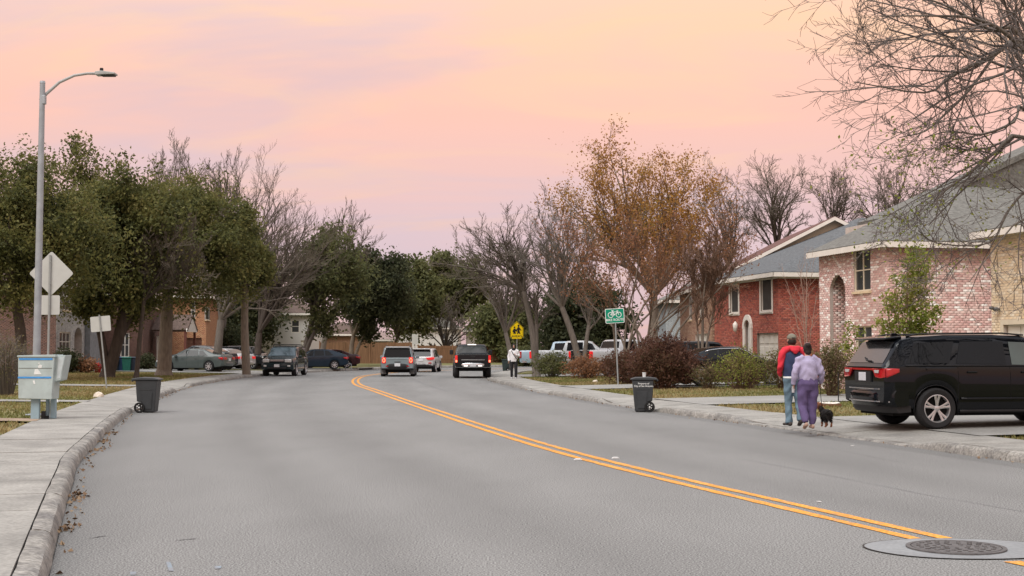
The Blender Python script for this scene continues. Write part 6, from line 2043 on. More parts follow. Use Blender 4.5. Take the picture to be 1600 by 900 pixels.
def px_tree(seed, name, label, px, Y, crown_px, forkpx, r0, nl, cfg, bk, tw, leaf=None, lean=None, depth=None, low=-0.35, group=None, extra_trunks=(), cut=0.045):
    """crown_px = (x0, y0, x1, y1) of the crown in the photograph; forkpx where the trunk divides"""
    b = base_at(px, 575, Y)
    t = Tree(seed); t.cut = cut
    A_, B_ = at(crown_px[0], crown_px[1], Y), at(crown_px[2], crown_px[3], Y)
    rx, rz = (B_.x - A_.x) / 2, (A_.z - B_.z) / 2
    c = ((A_.x + B_.x) / 2 - b.x, 0.0, (A_.z + B_.z) / 2 - b.z)
    ry = depth or rx * 0.9
    f = at(forkpx[0], forkpx[1], Y); f = (f.x - b.x, 0.0, f.z - b.z)
    m_ = (f[0] * 0.45 + t.rg.gauss(0, .08), t.rg.gauss(0, .08), f[2] * 0.55)
    t.limb([(0, 0, 0), m_, f], r0, r0 * 0.72, None)
    t.tube([(0, 0, -0.05), (0, 0, 0.12), (m_[0] * 0.2, 0, 0.35)], r0 * 1.45, r0 * 1.0, True)
    for (ex, ey) in extra_trunks:
        e = at(ex, ey, Y); e = (e.x - b.x, t.rg.uniform(-.6, .6), e.z - b.z)
        t.limb([(0, 0, 0.05), (e[0] * 0.4, e[1] * 0.4, e[2] * 0.5), e], r0 * 0.7, r0 * 0.45, cfg, 0, 0.6)
    t.crown(f, c, (rx, ry, rz), nl, r0 * 0.55, cfg, low)
    lv = None; lm = None
    if leaf:
        lm, per, sig, size, shell = leaf
        C = np.array(t.tips)
        if shell:      # extra clumps through the crown's volume, denser to the outside
            n = shell
            d = t.np.normal(0, 1, (n, 3)); d /= np.linalg.norm(d, axis=1)[:, None]
            rr = t.np.uniform(0.35, 0.92, (n, 1)) ** 0.6
            bump = 1 + 0.12 * np.sin(d[:, :1] * 7 + seed) + 0.10 * np.sin(d[:, 2:] * 9 + d[:, 1:2] * 6)
            E = np.array(c) + d * rr * bump * np.array([rx, ry, rz])
            nc = max(24, n // 18)                      # gather them into lumps with gaps between
            pick = t.np.integers(0, nc, n)
            near_ = t.np.random(n) < 0.45
            lump = E[pick] + t.np.normal(0, 1, (n, 3)) * np.array([rx, ry, rz]) * 0.11
            E = np.where(near_[:, None], lump, E)
            E = E[E[:, 2] > c[2] - rz * 0.85]
            C = np.r_[C, E]
        lv = [t.leaves(C, per, sig, size)]
    return finish(t, name, label, b, bk, tw, lv, lm, group=group)

# ---- left side: evergreen oaks
GL = 'trees lining the left side'
px_tree(1, 'live_oak', 'tall green oak behind the street lamp at the left edge', 30, 62, (-140, 226, 175, 515), (25, 474), 0.30, 13, OAK, M_BK_DARK, M_TWIGD, (LF_OAK, 14, 0.26, 0.09, 1150), group=GL)
px_tree(2, 'live_oak', 'big green oak with dark leaning trunk behind the leaning sign', 168, 70, (45, 248, 305, 512), (195, 474), 0.34, 13, OAK, M_BK_DARK, M_TWIGD, (LF_OAK, 14, 0.26, 0.095, 1200), extra_trunks=((150, 470), (215, 462)), group=GL)
px_tree(3, 'live_oak', 'green oak with stout pale trunk in front of the orange house', 256, 76, (180, 270, 405, 512), (262, 455), 0.42, 12, OAK, M_BK_PALE, M_TWIGD, (LF_OAK, 15, 0.26, 0.09, 900), group=GL)
px_tree(4, 'small_bare_tree', 'grey leafless tree between the green oaks', 213, 69, (205, 330, 340, 500), (225, 470), 0.13, 14, BARE_F, M_BK_DARK, M_TWIGD, group=GL)
px_tree(5, 'live_oak', 'oak with low olive foliage over the straight pale trunk', 386, 80, (330, 350, 425, 480), (384, 440), 0.26, 9, OAK, M_BK_PALE, M_TWIGD, (LF_OAK, 12, 0.26, 0.095, 380), group=GL)
px_tree(6, 'bare_tree', 'large brown leafless tree above the parked sedan', 338, 88, (325, 262, 500, 500), (345, 500), 0.30, 15, BARE, M_BK_GREY, M_TWIGD, group=GL, low=-0.2)
px_tree(7, 'bare_tree', 'leafless tree with spreading dark limbs behind the roof rack vehicle', 402, 98, (380, 320, 545, 510), (405, 520), 0.30, 14, BARE, M_BK_DARK, M_TWIGD, group=GL, low=-0.2)
px_tree(8, 'dark_tree', 'dark evergreen with a slanting pale limb beyond the hatchback', 470, 103, (440, 350, 590, 520), (488, 500), 0.26, 12, OAK, M_BK_GREY, M_TWIGD, (LF_OLIVE, 5, 0.34, 0.13, 260), extra_trunks=((505, 495),), group=GL)
px_tree(9, 'bare_tree', 'leafless tree topping the dark evergreen beyond the hatchback', 500, 112, (480, 325, 600, 470), (525, 470), 0.24, 13, BARE_F, M_BK_GREY, M_TWIGD, group=GL)
px_tree(10, 'dark_tree', 'dark green tree with forked pale trunk in front of the fence', 549, 118, (520, 385, 650, 520), (552, 525), 0.24, 11, OAK, M_BK_PALE, M_TWIGD, (LF_DARK, 7, 0.36, 0.16, 600), extra_trunks=((580, 505),), group=GL)
px_tree(11, 'dark_tree', 'low green tree left of the tall blank sign', 612, 146, (585, 400, 690, 545), (620, 530), 0.24, 10, OAK, M_BK_DARK, M_TWIGD, (LF_OLIVE, 7, 0.42, 0.2, 500), group=GL)
px_tree(12, 'small_bare_tree', 'grey twiggy tree with many dark stems beyond the moving cars', 690, 148, (640, 455, 760, 560), (695, 545), 0.22, 13, BARE_F, M_BK_DARK, M_TWIG, extra_trunks=((675, 540), (715, 540)), group=GL)
px_tree(33, 'dark_tree', 'dark evergreen filling the gap behind the orange house', 365, 124, (300, 400, 450, 560), (365, 545), 0.26, 10, OAK, M_BK_DARK, M_TWIGD, (LF_DARK, 7, 0.42, 0.18, 600), group=GL, low=-0.7)
px_tree(13, 'bare_tree', 'tall bare treetops showing above the green oaks', 255, 104, (215, 222, 330, 400), (265, 400), 0.24, 12, BARE_F, M_BK_GREY, M_TWIG, group=GL)
px_tree(30, 'bare_tree', 'bare treetops above the brown leafless tree', 350, 112, (300, 235, 400, 400), (352, 400), 0.24, 11, BARE_F, M_BK_GREY, M_TWIG, group=GL)

# ---- right side
GR = 'trees lining the right side'
px_tree(14, 'bare_tree', 'leaning bare tree with two slim trunks behind the school sign', 838, 74, (668, 318, 860, 530), (818, 455), 0.20, 15, BARE, M_BK_GREY, M_TWIGD, group=GR, extra_trunks=((838, 470),), low=-0.25)
px_tree(15, 'bare_tree', 'leafless tree with leaning trunk in front of the silver pickup', 910, 71, (780, 300, 945, 500), (878, 480), 0.19, 14, BARE, M_BK_GREY, M_TWIG, group=GR, extra_trunks=((925, 480),))
px_tree(16, 'gold_tree', 'tall tree with sparse golden autumn leaves', 1024, 80, (822, 214, 1158, 450), (1022, 462), 0.28, 18, GOLDC, M_BK_PALE, M_TWIGB, (LF_GOLD, 4, 0.28, 0.075, 700), group=GR, low=-0.5)
def myrtle():
    b = base_at(1000, 575, 60); t = Tree(17); t.cut = 0.03
    for i in range(16):
        x0 = t.rg.uniform(-1.0, 1.3); y0 = t.rg.uniform(-.8, .8)
        ex = at(885 + 280 * (i + .5) / 16, 400, 60).x - b.x; ez = t.rg.uniform(4.2, 6.0)
        ey = y0 + t.rg.uniform(-1.2, 1.2)
        t.limb([(x0, y0, 0), (x0 + (ex - x0) * .22, y0, ez * .45), (ex * .8 + x0 * .2, ey, ez * .8), (ex, ey, ez)], 0.06, 0.015, dict(n=[7, 6, 5], ratio=[0.38, 0.5, 0.5], ang=(20, 48), wig=0.12, up=0.10, lift=0.2, rmin=0.007), 0, 0.42)
    lv = [t.leaves(np.array(t.tips)[::2], 2, 0.16, 0.055)]
    finish(t, 'crape_myrtle', 'reddish brown multi stemmed crape myrtle in front of the golden tree', b, M_BK_PALE, M_TWIGB, lv, LF_RUST, group=GR, trunk='stems')
myrtle()
px_tree(18, 'small_bare_tree', 'slim leafless tree against the tan brick wall', 1095, 57, (1045, 350, 1165, 500), (1098, 480), 0.07, 12, BARE_F, M_BK_PALE, M_TWIGB, group=GR, extra_trunks=((1085, 470), (1120, 470)), cut=0.03)
px_tree(19, 'dark_tree', 'dense dark evergreen behind the pickups', 880, 96, (838, 430, 985, 585), (885, 560), 0.24, 11, OAK, M_BK_DARK, M_TWIGD, (LF_DARK, 7, 0.36, 0.15, 900), group=GR, low=-0.8)
px_tree(20, 'dark_tree', 'dark green tree beyond the school crossing sign', 780, 140, (735, 460, 850, 575), (782, 560), 0.24, 11, OAK, M_BK_PALE, M_TWIGD, (LF_OLIVE, 8, 0.42, 0.2, 500), group=GR, low=-0.6)
px_tree(21, 'bare_tree', 'bare tree behind the maroon roof, first of the row', 1205, 92, (1135, 235, 1290, 420), (1215, 400), 0.19, 10, BARE_S, M_BK_DARK, M_TWIGD, group='bare trees behind the houses')
px_tree(22, 'bare_tree', 'bare tree above the slate roof, second of the row', 1305, 92, (1258, 240, 1352, 400), (1305, 385), 0.16, 9, BARE_S, M_BK_DARK, M_TWIGD, group='bare trees behind the houses')
px_tree(23, 'bare_tree', 'wide bare tree above the pink house roof, third of the row', 1390, 88, (1318, 235, 1490, 400), (1395, 385), 0.18, 11, BARE_S, M_BK_DARK, M_TWIGD, group='bare trees behind the houses')
px_tree(24, 'bare_tree', 'bare treetops between the golden tree and the maroon roof', 1140, 100, (1070, 250, 1185, 440), (1140, 420), 0.17, 10, BARE_S, M_BK_DARK, M_TWIGD, group='bare trees behind the houses')
px_tree(31, 'bare_tree', 'brownish bare tree filling the gap behind the leaning trunks', 800, 118, (720, 380, 860, 520), (790, 520), 0.24, 12, BARE_F, M_BK_GREY, M_TWIGD, group=GR)
px_tree(32, 'dark_tree', 'dull green tree over the brown fence near the centre', 700, 170, (640, 395, 770, 520), (700, 510), 0.3, 10, OAK, M_BK_GREY, M_TWIGD, (LF_OLIVE, 7, 0.5, 0.25, 420), group=GR)

# ---- big leafless tree reaching in from the right
def near_tree():
    b = Vector((13.2, 24.8, lz(13.2, 24.8) - 0.03))
    t = Tree(25); t.cut = 0.03
    cfg = dict(n=[13, 8, 6], ratio=[0.28, 0.42, 0.45], ang=(22, 55), wig=0.16, up=0.015, lift=0.06, rmin=0.0045)
    cfg2 = dict(n=[8, 6, 5], ratio=[0.34, 0.45, 0.45], ang=(22, 55), wig=0.16, up=0.0, lift=0.02, rmin=0.0045)
    f = (0.0, 0.0, 2.9)
    t.limb([(0, 0, 0), (0.05, 0.05, 1.4), f], 0.30, 0.22, None)
    t.tube([(0, 0, -0.05), (0, 0, 0.15), (0, 0, 0.4)], 0.42, 0.31, True)
    def P(px, py, Y): p = at(px, py, Y); return (p.x - b.x, p.y - b.y, p.z - b.z)
    L_ = [  # limbs traced at their own distances
        ([f, P(1720, 300, 24.3), P(1640, 130, 23.5), P(1575, 55, 23), P(1525, 30, 22.5), P(1475, 25, 22), P(1375, 25, 21.5)], 0.10),
        ([f, P(1700, 260, 24), P(1600, 60, 23.6), P(1545, 45, 23), P(1485, 12, 22), P(1425, -10, 21.5)], 0.09),
        ([f, P(1700, 240, 24.5), P(1605, 70, 24), P(1555, 85, 23.6), P(1485, 120, 23.2), P(1445, 145, 22.8), P(1335, 128, 22.3)], 0.09),
        ([P(1555, 85, 23.6), P(1515, 110, 23.4), P(1485, 112, 23), P(1425, 108, 22.5), P(1375, 100, 22)], 0.04),
        ([P(1555, 85, 23.6), P(1515, 140, 23.3), P(1475, 180, 22.8), P(1445, 205, 22.3), P(1405, 215, 22)], 0.045),
        ([f, P(1690, 250, 25), P(1620, 90, 25), P(1600, -20, 25), P(1575, -80, 24.5)], 0.10),
        ([f, P(1700, 330, 25), P(1600, 215, 25), P(1555, 238, 24.6), P(1515, 270, 24), P(1465, 310, 23.6), P(1475, 340, 23.4)], 0.08),
        ([f, P(1680, 300, 24.5), P(1600, 170, 25), P(1585, 190, 24.5), P(1535, 210, 24), P(1485, 205, 23.5), P(1445, 215, 23)], 0.06),
        ([f, P(1680, 390, 24), P(1605, 340, 23.5), P(1545, 400, 23), P(1515, 440, 22.5)], 0.05),
        ([f, P(1660, 350, 24.5), P(1610, 300, 24.5), P(1575, 330, 24.2), P(1545, 380, 24), P(1465, 380, 23.6), P(1435, 360, 23.2)], 0.05),
        ([f, P(1670, 280, 25.5), P(1605, 130, 26), P(1575, 40, 26), P(1535, -30, 26)], 0.08),
        ([f, P(1690, 200, 26), P(1660, 60, 26), P(1640, -60, 26)], 0.10),
        ([f, P(1800, 250, 25.5), P(1860, 60, 26), P(1900, -80, 26)], 0.12), ([f, P(1820, 330, 24), P(1950, 200, 24), P(2050, 120, 24)], 0.10),
        ([f, P(1760, 280, 26.5), P(1770, 80, 28), P(1800, -80, 29)], 0.11), ([f, P(1740, 300, 23), P(1700, 150, 21.5), P(1660, 20, 20.5)], 0.09),
    ]
    for pts, r_ in L_: t.limb(pts, r_ * 0.72, 0.008, cfg if r_ > 0.055 else cfg2, 0, 0.30)
    C = np.array(t.tips); zz = C[:, 2] + b.z
    low = C[(zz < 5.2) & (zz > 2.9)]
    lv = [t.leaves(low[::5], 2, 0.10, 0.032)]
    finish(t, 'bare_tree', 'big leafless tree reaching in over the black sport utility', b, M_BK_GREY, mat('near_twigs', (0.125, 0.105, 0.095), 0.95, 0.2, 2), lv, LF_LIME)
near_tree()

# ---- shrubs: many fine stems with leaves through the volume
def shrub(seed, name, label, px, py, Y, wpx, hpx, lm, n_stem=60, leaves=5000, size=0.05, tw=None, dep=None, group=None, arch=0.35, shape=0.5, zoff=None):
    p = at(px, py, Y); b = Vector((p.x, p.y, lz(p.x, p.y) - 0.02))
    t = Tree(seed); t.cut = 9
    w, h = wpx / FPX * Y / 2, hpx / FPX * Y
    d_ = dep or w * 0.8
    C = []
    for i in range(n_stem):
        a = t.rg.uniform(0, 6.283); q = math.sqrt(t.rg.random())
        top = h * (1 - shape * q * q) * t.rg.uniform(0.75, 1.05)
        e = (w * q * math.cos(a), d_ * q * math.sin(a), top)
        s_ = (e[0] * 0.25, e[1] * 0.25, 0)
        m = (e[0] * (0.6 - arch * .3), e[1] * (0.6 - arch * .3), top * (0.55 + arch * 0.15))
        pts = [s_, m, e]
        t.tube(pts, 0.012, 0.004)
        for k in range(3):
            u = t.rg.uniform(0.35, 1); q_ = tuple(m[j] + (e[j] - m[j]) * u for j in range(3))
            pp, _ = t.path(q_, (t.rg.gauss(0, .6) + e[0] * .3, t.rg.gauss(0, .6), 0.7), h * 0.22, 2, 0.2, 0.1); t.tube(pp, 0.006, 0.003); C.append(pp[-1])
        C.append(e); C.append(tuple((m[j] + e[j]) / 2 for j in range(3)))
    n = leaves // 2
    dd = t.np.normal(0, 1, (n, 3)); dd /= np.linalg.norm(dd, axis=1)[:, None]
    rr = t.np.random((n, 1)) ** 0.4 * (0.95 + 0.22 * np.sin(dd[:, :1] * 5 + seed) * np.sin(dd[:, 2:] * 6 + dd[:, 1:2] * 4) + 0.10 * np.sin(dd[:, :1] * 13 + dd[:, 2:] * 11))
    E = dd * rr * np.array([w, d_, h * 0.52]) + np.array([0, 0, h * 0.48])
    E = E[E[:, 2] > 0.03]
    lv = [t.leaves(E, 1, size, size), t.leaves(np.array(C), max(1, leaves // 2 // len(C)), size * 2.0, size)]
    return finish(t, name, label, b, M_TWIGB, tw or M_TWIGB, lv, lm, cat='shrub', group=group)
shrub(41, 'red_bush', 'rounded dark maroon bush behind the right bin', 1036, 600, 51, 112, 76, LF_MAROON, 90, 14000, 0.045, dep=1.2)
shrub(42, 'red_bush', 'lower brownish red bush around the bike route post', 985, 600, 58, 95, 50, LF_MAROON, 60, 6000, 0.05, M_TWIGB, dep=1.2)
shrub(43, 'green_bush', 'feathery yellow green bush in front of the black sedan', 1160, 608, 49.5, 90, 66, LF_LIME, 110, 2400, 0.04, dep=0.8, arch=0.0, shape=0.75)
shrub(44, 'straw_bush', 'straw coloured bush at the nose of the black sedan', 1225, 606, 49, 70, 60, LF_STRAW, 60, 2000, 0.045, dep=0.7)
shrub(45, 'straw_bush', 'thin straw coloured shrub at the tail of the black sedan', 1108, 606, 50, 60, 40, LF_STRAW, 50, 1200, 0.04, dep=0.6)
shrub(46, 'grey_shrub', 'low grey green shrub at the foot of the leaning trunks', 862, 590, 72, 62, 38, LF_OLIVE, 60, 2600, 0.06, M_TWIG, dep=1.0)
shrub(47, 'rust_shrub', 'low rusty shrub in front of the silver pickup', 915, 593, 68, 70, 34, LF_RUST, 60, 2200, 0.06, dep=0.9)
shrub(48, 'garden_shrub', 'tangled dry shrub against the pink house behind the couple', 1300, 602, 41.5, 62, 78, LF_STRAW, 70, 2600, 0.04, dep=0.5, shape=0.3)
shrub(49, 'dry_bush', 'dry twiggy bush left of the mailboxes', 10, 612, 44, 75, 92, LF_STRAW, 120, 900, 0.03, M_TWIG, dep=1.2, shape=0.3)
shrub(50, 'dark_shrub', 'dark rounded shrub under the stone house windows', 104, 570, 79, 36, 34, LF_DARK, 40, 2600, 0.08, dep=0.7)
shrub(51, 'flowering_shrub', 'low reddish shrub by the arched doorway', 134, 570, 79.5, 36, 22, LF_RUST, 40, 1500, 0.07, dep=0.6)
shrub(52, 'clipped_hedge', 'low clipped green hedge beyond the distant walker', 822, 572, 128, 70, 32, LF_OLIVE, 40, 4500, 0.12, dep=1.5, shape=0.1)
shrub(53, 'dark_shrub', 'dark shrub beside the porch of the dark house', 228, 573, 92, 30, 22, LF_DARK, 30, 1200, 0.08)
shrub(56, 'dark_shrub', 'dense evergreen shrub mass behind the black crossover', 366, 572, 112, 60, 60, LF_DARK, 40, 5000, 0.12)

# climbing green shrub trained up beside the pink house
def climber():
    Yc = 40.6
    b = base_at(1412, 600, Yc); t = Tree(55); t.cut = 0.03
    C = []
    for (px, top, n) in ((1415, 385, 26), (1432, 395, 26), (1398, 440, 14), (1450, 440, 12), (1380, 470, 10), (1465, 480, 9)):
        e = at(px, top, Yc); e = (e.x - b.x, t.rg.uniform(-.25, .25), e.z - b.z)
        pts = t.limb([(t.rg.uniform(-.2, .2), 0, 0), (e[0] * .6, e[1], e[2] * .5), e], 0.022, 0.006, dict(n=[12, 3], ratio=[0.16, 0.5], ang=(30, 70), wig=0.15, up=0.05, lift=0.1, rmin=0.004), 0, 0.15)
    C = np.array(t.tips)
    zz = C[:, 2]
    lv = [t.leaves(C, 6, 0.09, 0.055, hang=0.05)]
    for (px, y0, y1, n, sg_) in ((1428, 395, 560, 70, .15), (1405, 450, 560, 26, .18), (1444, 425, 520, 18, .15)):
        ys = t.np.uniform(y0, y1, n)
        E = np.array([[at(px + t.np.normal(0, 8), y, Yc).x - b.x, t.np.normal(0, .12), at(px, y, Yc).z - b.z] for y in ys])
        lv.append(t.leaves(E, 26, sg_, 0.055))
    finish(t, 'leafy_climber', 'bright green leafy climber growing beside the pink brick corner', b, M_TWIGB, M_TWIGB, lv, LF_LIME, cat='shrub', trunk='stems')
    b = base_at(1330, 600, 40); t = Tree(57); t.cut = 0.03
    for (px, top) in ((1322, 525), (1335, 505), (1350, 540), (1344, 560)):
        e = at(px, top, 40); e = (e.x - b.x, t.rg.uniform(-.25, .25), e.z - b.z)
        t.limb([(0, 0, 0), (e[0] * .5, e[1], e[2] * .5), e], 0.018, 0.005, dict(n=[7, 3], ratio=[0.2, 0.5], ang=(30, 70), wig=0.15, up=0.0, lift=0.0, rmin=0.004), 0, 0.35)
    finish(t, 'leafy_shrub', 'small leafy sapling above the black tail of the sport utility', b, M_TWIGB, M_TWIGB, [t.leaves(np.array(t.tips), 5, 0.07, 0.05, hang=0.04)], LF_LIME, cat='shrub', trunk='stems')
    b = base_at(1262, 600, 46); t = Tree(58); t.cut = 0.03
    for (px, top) in ((1230, 440), (1248, 425), (1262, 410), (1280, 455), (1255, 470)):
        e = at(px, top, 46); e = (e.x - b.x, t.rg.uniform(-.4, .4), e.z - b.z)
        t.limb([(0, 0, 0), (e[0] * .35, e[1], e[2] * .5), e], 0.022, 0.006, dict(n=[6, 4], ratio=[0.3, 0.5], ang=(20, 45), wig=0.1, up=0.08, lift=0.15, rmin=0.005), 0, 0.35)
    finish(t, 'bare_sapling', 'thin pale leafless sapling against the red brick side wall', b, M_BK_PALE, mat('pale_twigs', (0.34, 0.24, 0.19), 0.9), None, None, trunk='stems')
climber()
# ================================================================== PEOPLE AND THE DOG
M_SKIN = mat('skin', (0.46, 0.27, 0.19), 0.55, 0.08, 8)
M_HAIR = mat('dark_hair', (0.022, 0.015, 0.012), 0.6, 0.3, 40, bump=0.5, bscale=90)

def organic(tubes, voxel, smooth_it=4, tri=None):
    """closed tubes merged into one continuous skin"""
    mb = MB()
    for tb in tubes:
        if tb[0] == 'e': mb.ellipsoid(tb[1], tb[2], 14, 10)
        else: mb.tube(tb[0], tb[1], tb[2] if len(tb) > 2 else 12, ref=tb[3] if len(tb) > 3 else (1, 0, 0))
    me = mb.mesh('o')
    ob = bpy.data.objects.new('o', me); COL.objects.link(ob)
    m = ob.modifiers.new('r', 'REMESH'); m.mode = 'VOXEL'; m.voxel_size = voxel
    s_ = ob.modifiers.new('s', 'SMOOTH'); s_.iterations = smooth_it; s_.factor = 0.5
    dg = bpy.context.evaluated_depsgraph_get()
    out = bpy.data.meshes.new_from_object(ob.evaluated_get(dg))
    bpy.data.objects.remove(ob); bpy.data.meshes.remove(me)
    out.polygons.foreach_set('use_smooth', [True] * len(out.polygons))
    return out

def wrinkle(me, amp, freq, seed=0):
    """folds in cloth"""
    n = len(me.vertices); co = np.empty(n * 3, np.float32); me.vertices.foreach_get('co', co); co = co.reshape(-1, 3)
    no = np.empty(n * 3, np.float32); me.vertices.foreach_get('normal', no); no = no.reshape(-1, 3)
    f = np.sin(co[:, 2] * freq + 3.1 * np.sin(co[:, 0] * freq * 0.45 + seed)) * np.sin(co[:, 0] * freq * 0.6 + co[:, 1] * freq * 0.5 + seed * 2.0)
    co += no * (f * amp)[:, None]
    me.vertices.foreach_set('co', co.ravel()); me.update()

def hand(wrist, d, side, curl=0.5, s=1.0):
    """palm, four unequal fingers with knuckle bends and a thumb off the side; d: direction of the hand, side: thumb side"""
    w = Vector(wrist); d = Vector(d).normalized(); sd = Vector(side); sd = (sd - d * sd.dot(d)).normalized(); n = d.cross(sd)
    T = []
    pe = w + d * 0.085 * s
    T.append(([w - d * 0.01, w + d * 0.03 * s, w + d * 0.07 * s, pe], [(0.026 * s, 0.02 * s), (0.036 * s, 0.019 * s), (0.041 * s, 0.017 * s), (0.038 * s, 0.014 * s)], 10, tuple(sd)))
    for k, (o_, L_) in enumerate(((0.030, 0.070), (0.010, 0.080), (-0.011, 0.074), (-0.031, 0.058))):
        b_ = pe + sd * o_ * s - d * 0.012
        a1 = curl; p1 = b_ + (d * math.cos(a1 * .5) + n * math.sin(a1 * .5)) * L_ * 0.45 * s
        p2 = p1 + (d * math.cos(a1 * 1.3) + n * math.sin(a1 * 1.3)) * L_ * 0.35 * s
        p3 = p2 + (d * math.cos(a1 * 1.9) + n * math.sin(a1 * 1.9)) * L_ * 0.28 * s
        T.append(([b_, p1, p2, p3], [0.0095 * s, 0.009 * s, 0.0085 * s, 0.007 * s], 8, tuple(sd)))
    tb = w + d * 0.03 * s + sd * 0.03 * s
    T.append(([tb - sd * 0.012, tb + (sd * 0.55 + d * 0.7) * 0.035 * s, tb + (sd * 0.45 + d * 0.8 + n * .3) * 0.07 * s], [0.013 * s, 0.011 * s, 0.008 * s], 8, tuple(sd)))
    return T

def person(label, loc, rotz, H, J, build, clothes, name='person'):
    """J: joints (x right, y forward, z up) for a figure of height H facing +y; clothes: list of builders"""
    root = thing(name, label, 'person', loc, rotz)
    k = H / 1.75
    hx, hy = J.get('head', (0, 0.02)); hz = H - 0.115 * k
    T = []
    T.append(('e', (hx, hy, hz), (0.076 * k, 0.095 * k, 0.118 * k)))
    T.append(([(hx, hy + 0.02 * k, hz - 0.05 * k), (hx, hy + 0.055 * k, hz - 0.085 * k)], [(0.055 * k, 0.05 * k), (0.036 * k, 0.03 * k)], 12))       # jaw
    T.append(([(hx, hy + 0.085 * k, hz + 0.01 * k), (hx, hy + 0.112 * k, hz - 0.025 * k)], [(0.010 * k, 0.010 * k), (0.016 * k, 0.012 * k)], 8))      # nose
    for sd in (-1, 1): T.append(('e', (hx + sd * 0.078 * k, hy - 0.005 * k, hz - 0.008 * k), (0.012 * k, 0.024 * k, 0.032 * k)))
    sh = J['sh']; neck = (hx * .5, hy * .4, sh + 0.02)
    T.append(([neck, (hx, hy - 0.01, hz - 0.07 * k)], [0.060 * k * build, 0.056 * k], 12))
    wz, cz = J['waist'], J['crotch']
    T.append(([(0, 0, cz - 0.02), (0, 0, wz), (0, 0, (wz + sh) / 2 + 0.05), (0, 0, sh - 0.04), (0, 0, sh + 0.03)], [(0.13 * k * build, 0.10 * k * build), (0.14 * k * build, 0.10 * k * build), (0.155 * k * build, 0.11 * k * build), (0.15 * k, 0.09 * k), (0.05, 0.05)], 14))
    for s_ in ('L', 'R'):
        A = J['arm' + s_]; T.append((A, [0.050 * k, 0.038 * k, 0.026 * k], 10)); T += hand(A[-1], Vector(A[-1]) - Vector(A[-2]) + Vector((0, 0.02, 0)), (0, 1, 0), J.get('curl', 0.5), k)
        G = J['leg' + s_]; T.append((G, [0.085 * k * build, 0.055 * k, 0.040 * k], 12))
    bm_ = organic(T, 0.0105 * k, 3)
    link('body', bm_, M_SKIN, root)
    return root, k, (hx, hy, hz)

def shoes(root, J, k, m, low=False):
    for s_ in ('L', 'R'):
        a = Vector(J['leg' + s_][-1]); dr = Vector(J.get('foot' + s_, (0, 1, 0)))
        if dr.z < -0.3:     # heel lifted, toes on the ground
            toe = Vector((a.x, a.y + 0.10, 0.025)); heel = Vector((a.x, a.y - 0.035, a.z - 0.05))
        else:
            toe = Vector((a.x, a.y, 0.03)) + Vector((dr.x, dr.y, 0)) * 0.19 * k; heel = Vector((a.x, a.y, 0.035)) - Vector((dr.x, dr.y, 0)) * 0.06 * k
        mid = heel.lerp(toe, 0.5) + Vector((0, 0, 0.012))
        T = [([heel, mid, toe], [(0.040 * k, 0.036), (0.046 * k, 0.036), (0.040 * k, 0.026)], 12), ('e', tuple(toe), (0.040 * k, 0.05 * k, 0.028)), ('e', tuple(heel + Vector((0, 0, .01))), (0.040 * k, 0.04 * k, 0.042))]
        me = organic(T, 0.009, 3)
        link('shoe', me, m, root)

# ---- the man
Jm = dict(head=(-0.01, 0.04), sh=1.46, waist=1.06, crotch=0.83, curl=0.7,
          armL=[(-0.205, 0.0, 1.42), (-0.262, -0.02, 1.15), (-0.225, 0.13, 0.98)], armR=[(0.205, 0.0, 1.42), (0.258, -0.03, 1.14), (0.24, 0.10, 0.93)],
          legL=[(-0.095, 0.0, 0.90), (-0.085, 0.05, 0.48), (-0.09, 0.0, 0.09)], legR=[(0.095, 0.0, 0.90), (0.105, 0.01, 0.48), (0.10, -0.14, 0.14)], footR=(0, 1, -0.5), footL=(-0.15, 1, 0))
g = gnd(1240, 665.5, 0.148)
root, k, hd = person('man in red and navy hooded top, jeans and grey cap walking away', (g.x, g.y, 0.147), R(6), 1.79, Jm, 1.08, None)
M_NAVY = mat('navy_fleece', (0.035, 0.05, 0.105), 0.95, 0.12, 10, bump=0.2); M_RED = mat('red_fleece', (0.60, 0.035, 0.055), 0.95, 0.10, 10, bump=0.2)
M_JEAN = mat('faded_denim', (0.13, 0.20, 0.25), 0.9, 0.22, 9, bump=0.25, bscale=70)
me = organic([([(0, 0.0, 0.93), (0, 0, 1.02), (0, -0.005, 1.25), (0, -0.01, 1.40), (0, 0, 1.50)], [(0.195, 0.145), (0.200, 0.155), (0.205, 0.155), (0.20, 0.125), (0.07, 0.07)], 18)], 0.014, 3)
wrinkle(me, 0.007, 22, 1); link('sweatshirt', me, M_NAVY, root)
for s_, A in (('L', Jm['armL']), ('R', Jm['armR'])):
    sg_ = -1 if s_ == 'L' else 1
    me = organic([([(sg_ * 0.06, -0.005, 1.515), (sg_ * 0.15, -0.005, 1.475), (sg_ * 0.215, -0.005, 1.40), A[1], Vector(A[1]).lerp(Vector(A[2]), .55), Vector(A[1]).lerp(Vector(A[2]), .98)], [(0.05, 0.085), (0.075, 0.10), (0.076, 0.088), (0.060, 0.064), (0.054, 0.056), (0.046, 0.047)], 14)], 0.011, 4)
    wrinkle(me, 0.008, 34, 2 + sg_); link('sleeve', me, M_RED, root)
me = organic([([(-0.13, 0.0, 1.515), (-0.07, -0.075, 1.515), (0, -0.105, 1.50), (0.07, -0.075, 1.515), (0.13, 0.0, 1.515)], [0.045, 0.052, 0.056, 0.052, 0.045], 12, (0, 0, 1)), ([(0, -0.105, 1.53), (0, -0.155, 1.46), (0, -0.16, 1.40)], [(0.115, 0.05), (0.085, 0.035), (0.02, 0.015)], 12), ([(-0.06, 0.08, 1.50), (0, 0.1, 1.48), (0.06, 0.08, 1.50)], 0.04, 10, (0, 0, 1))], 0.011, 4)
link('hood', me, M_RED, root)
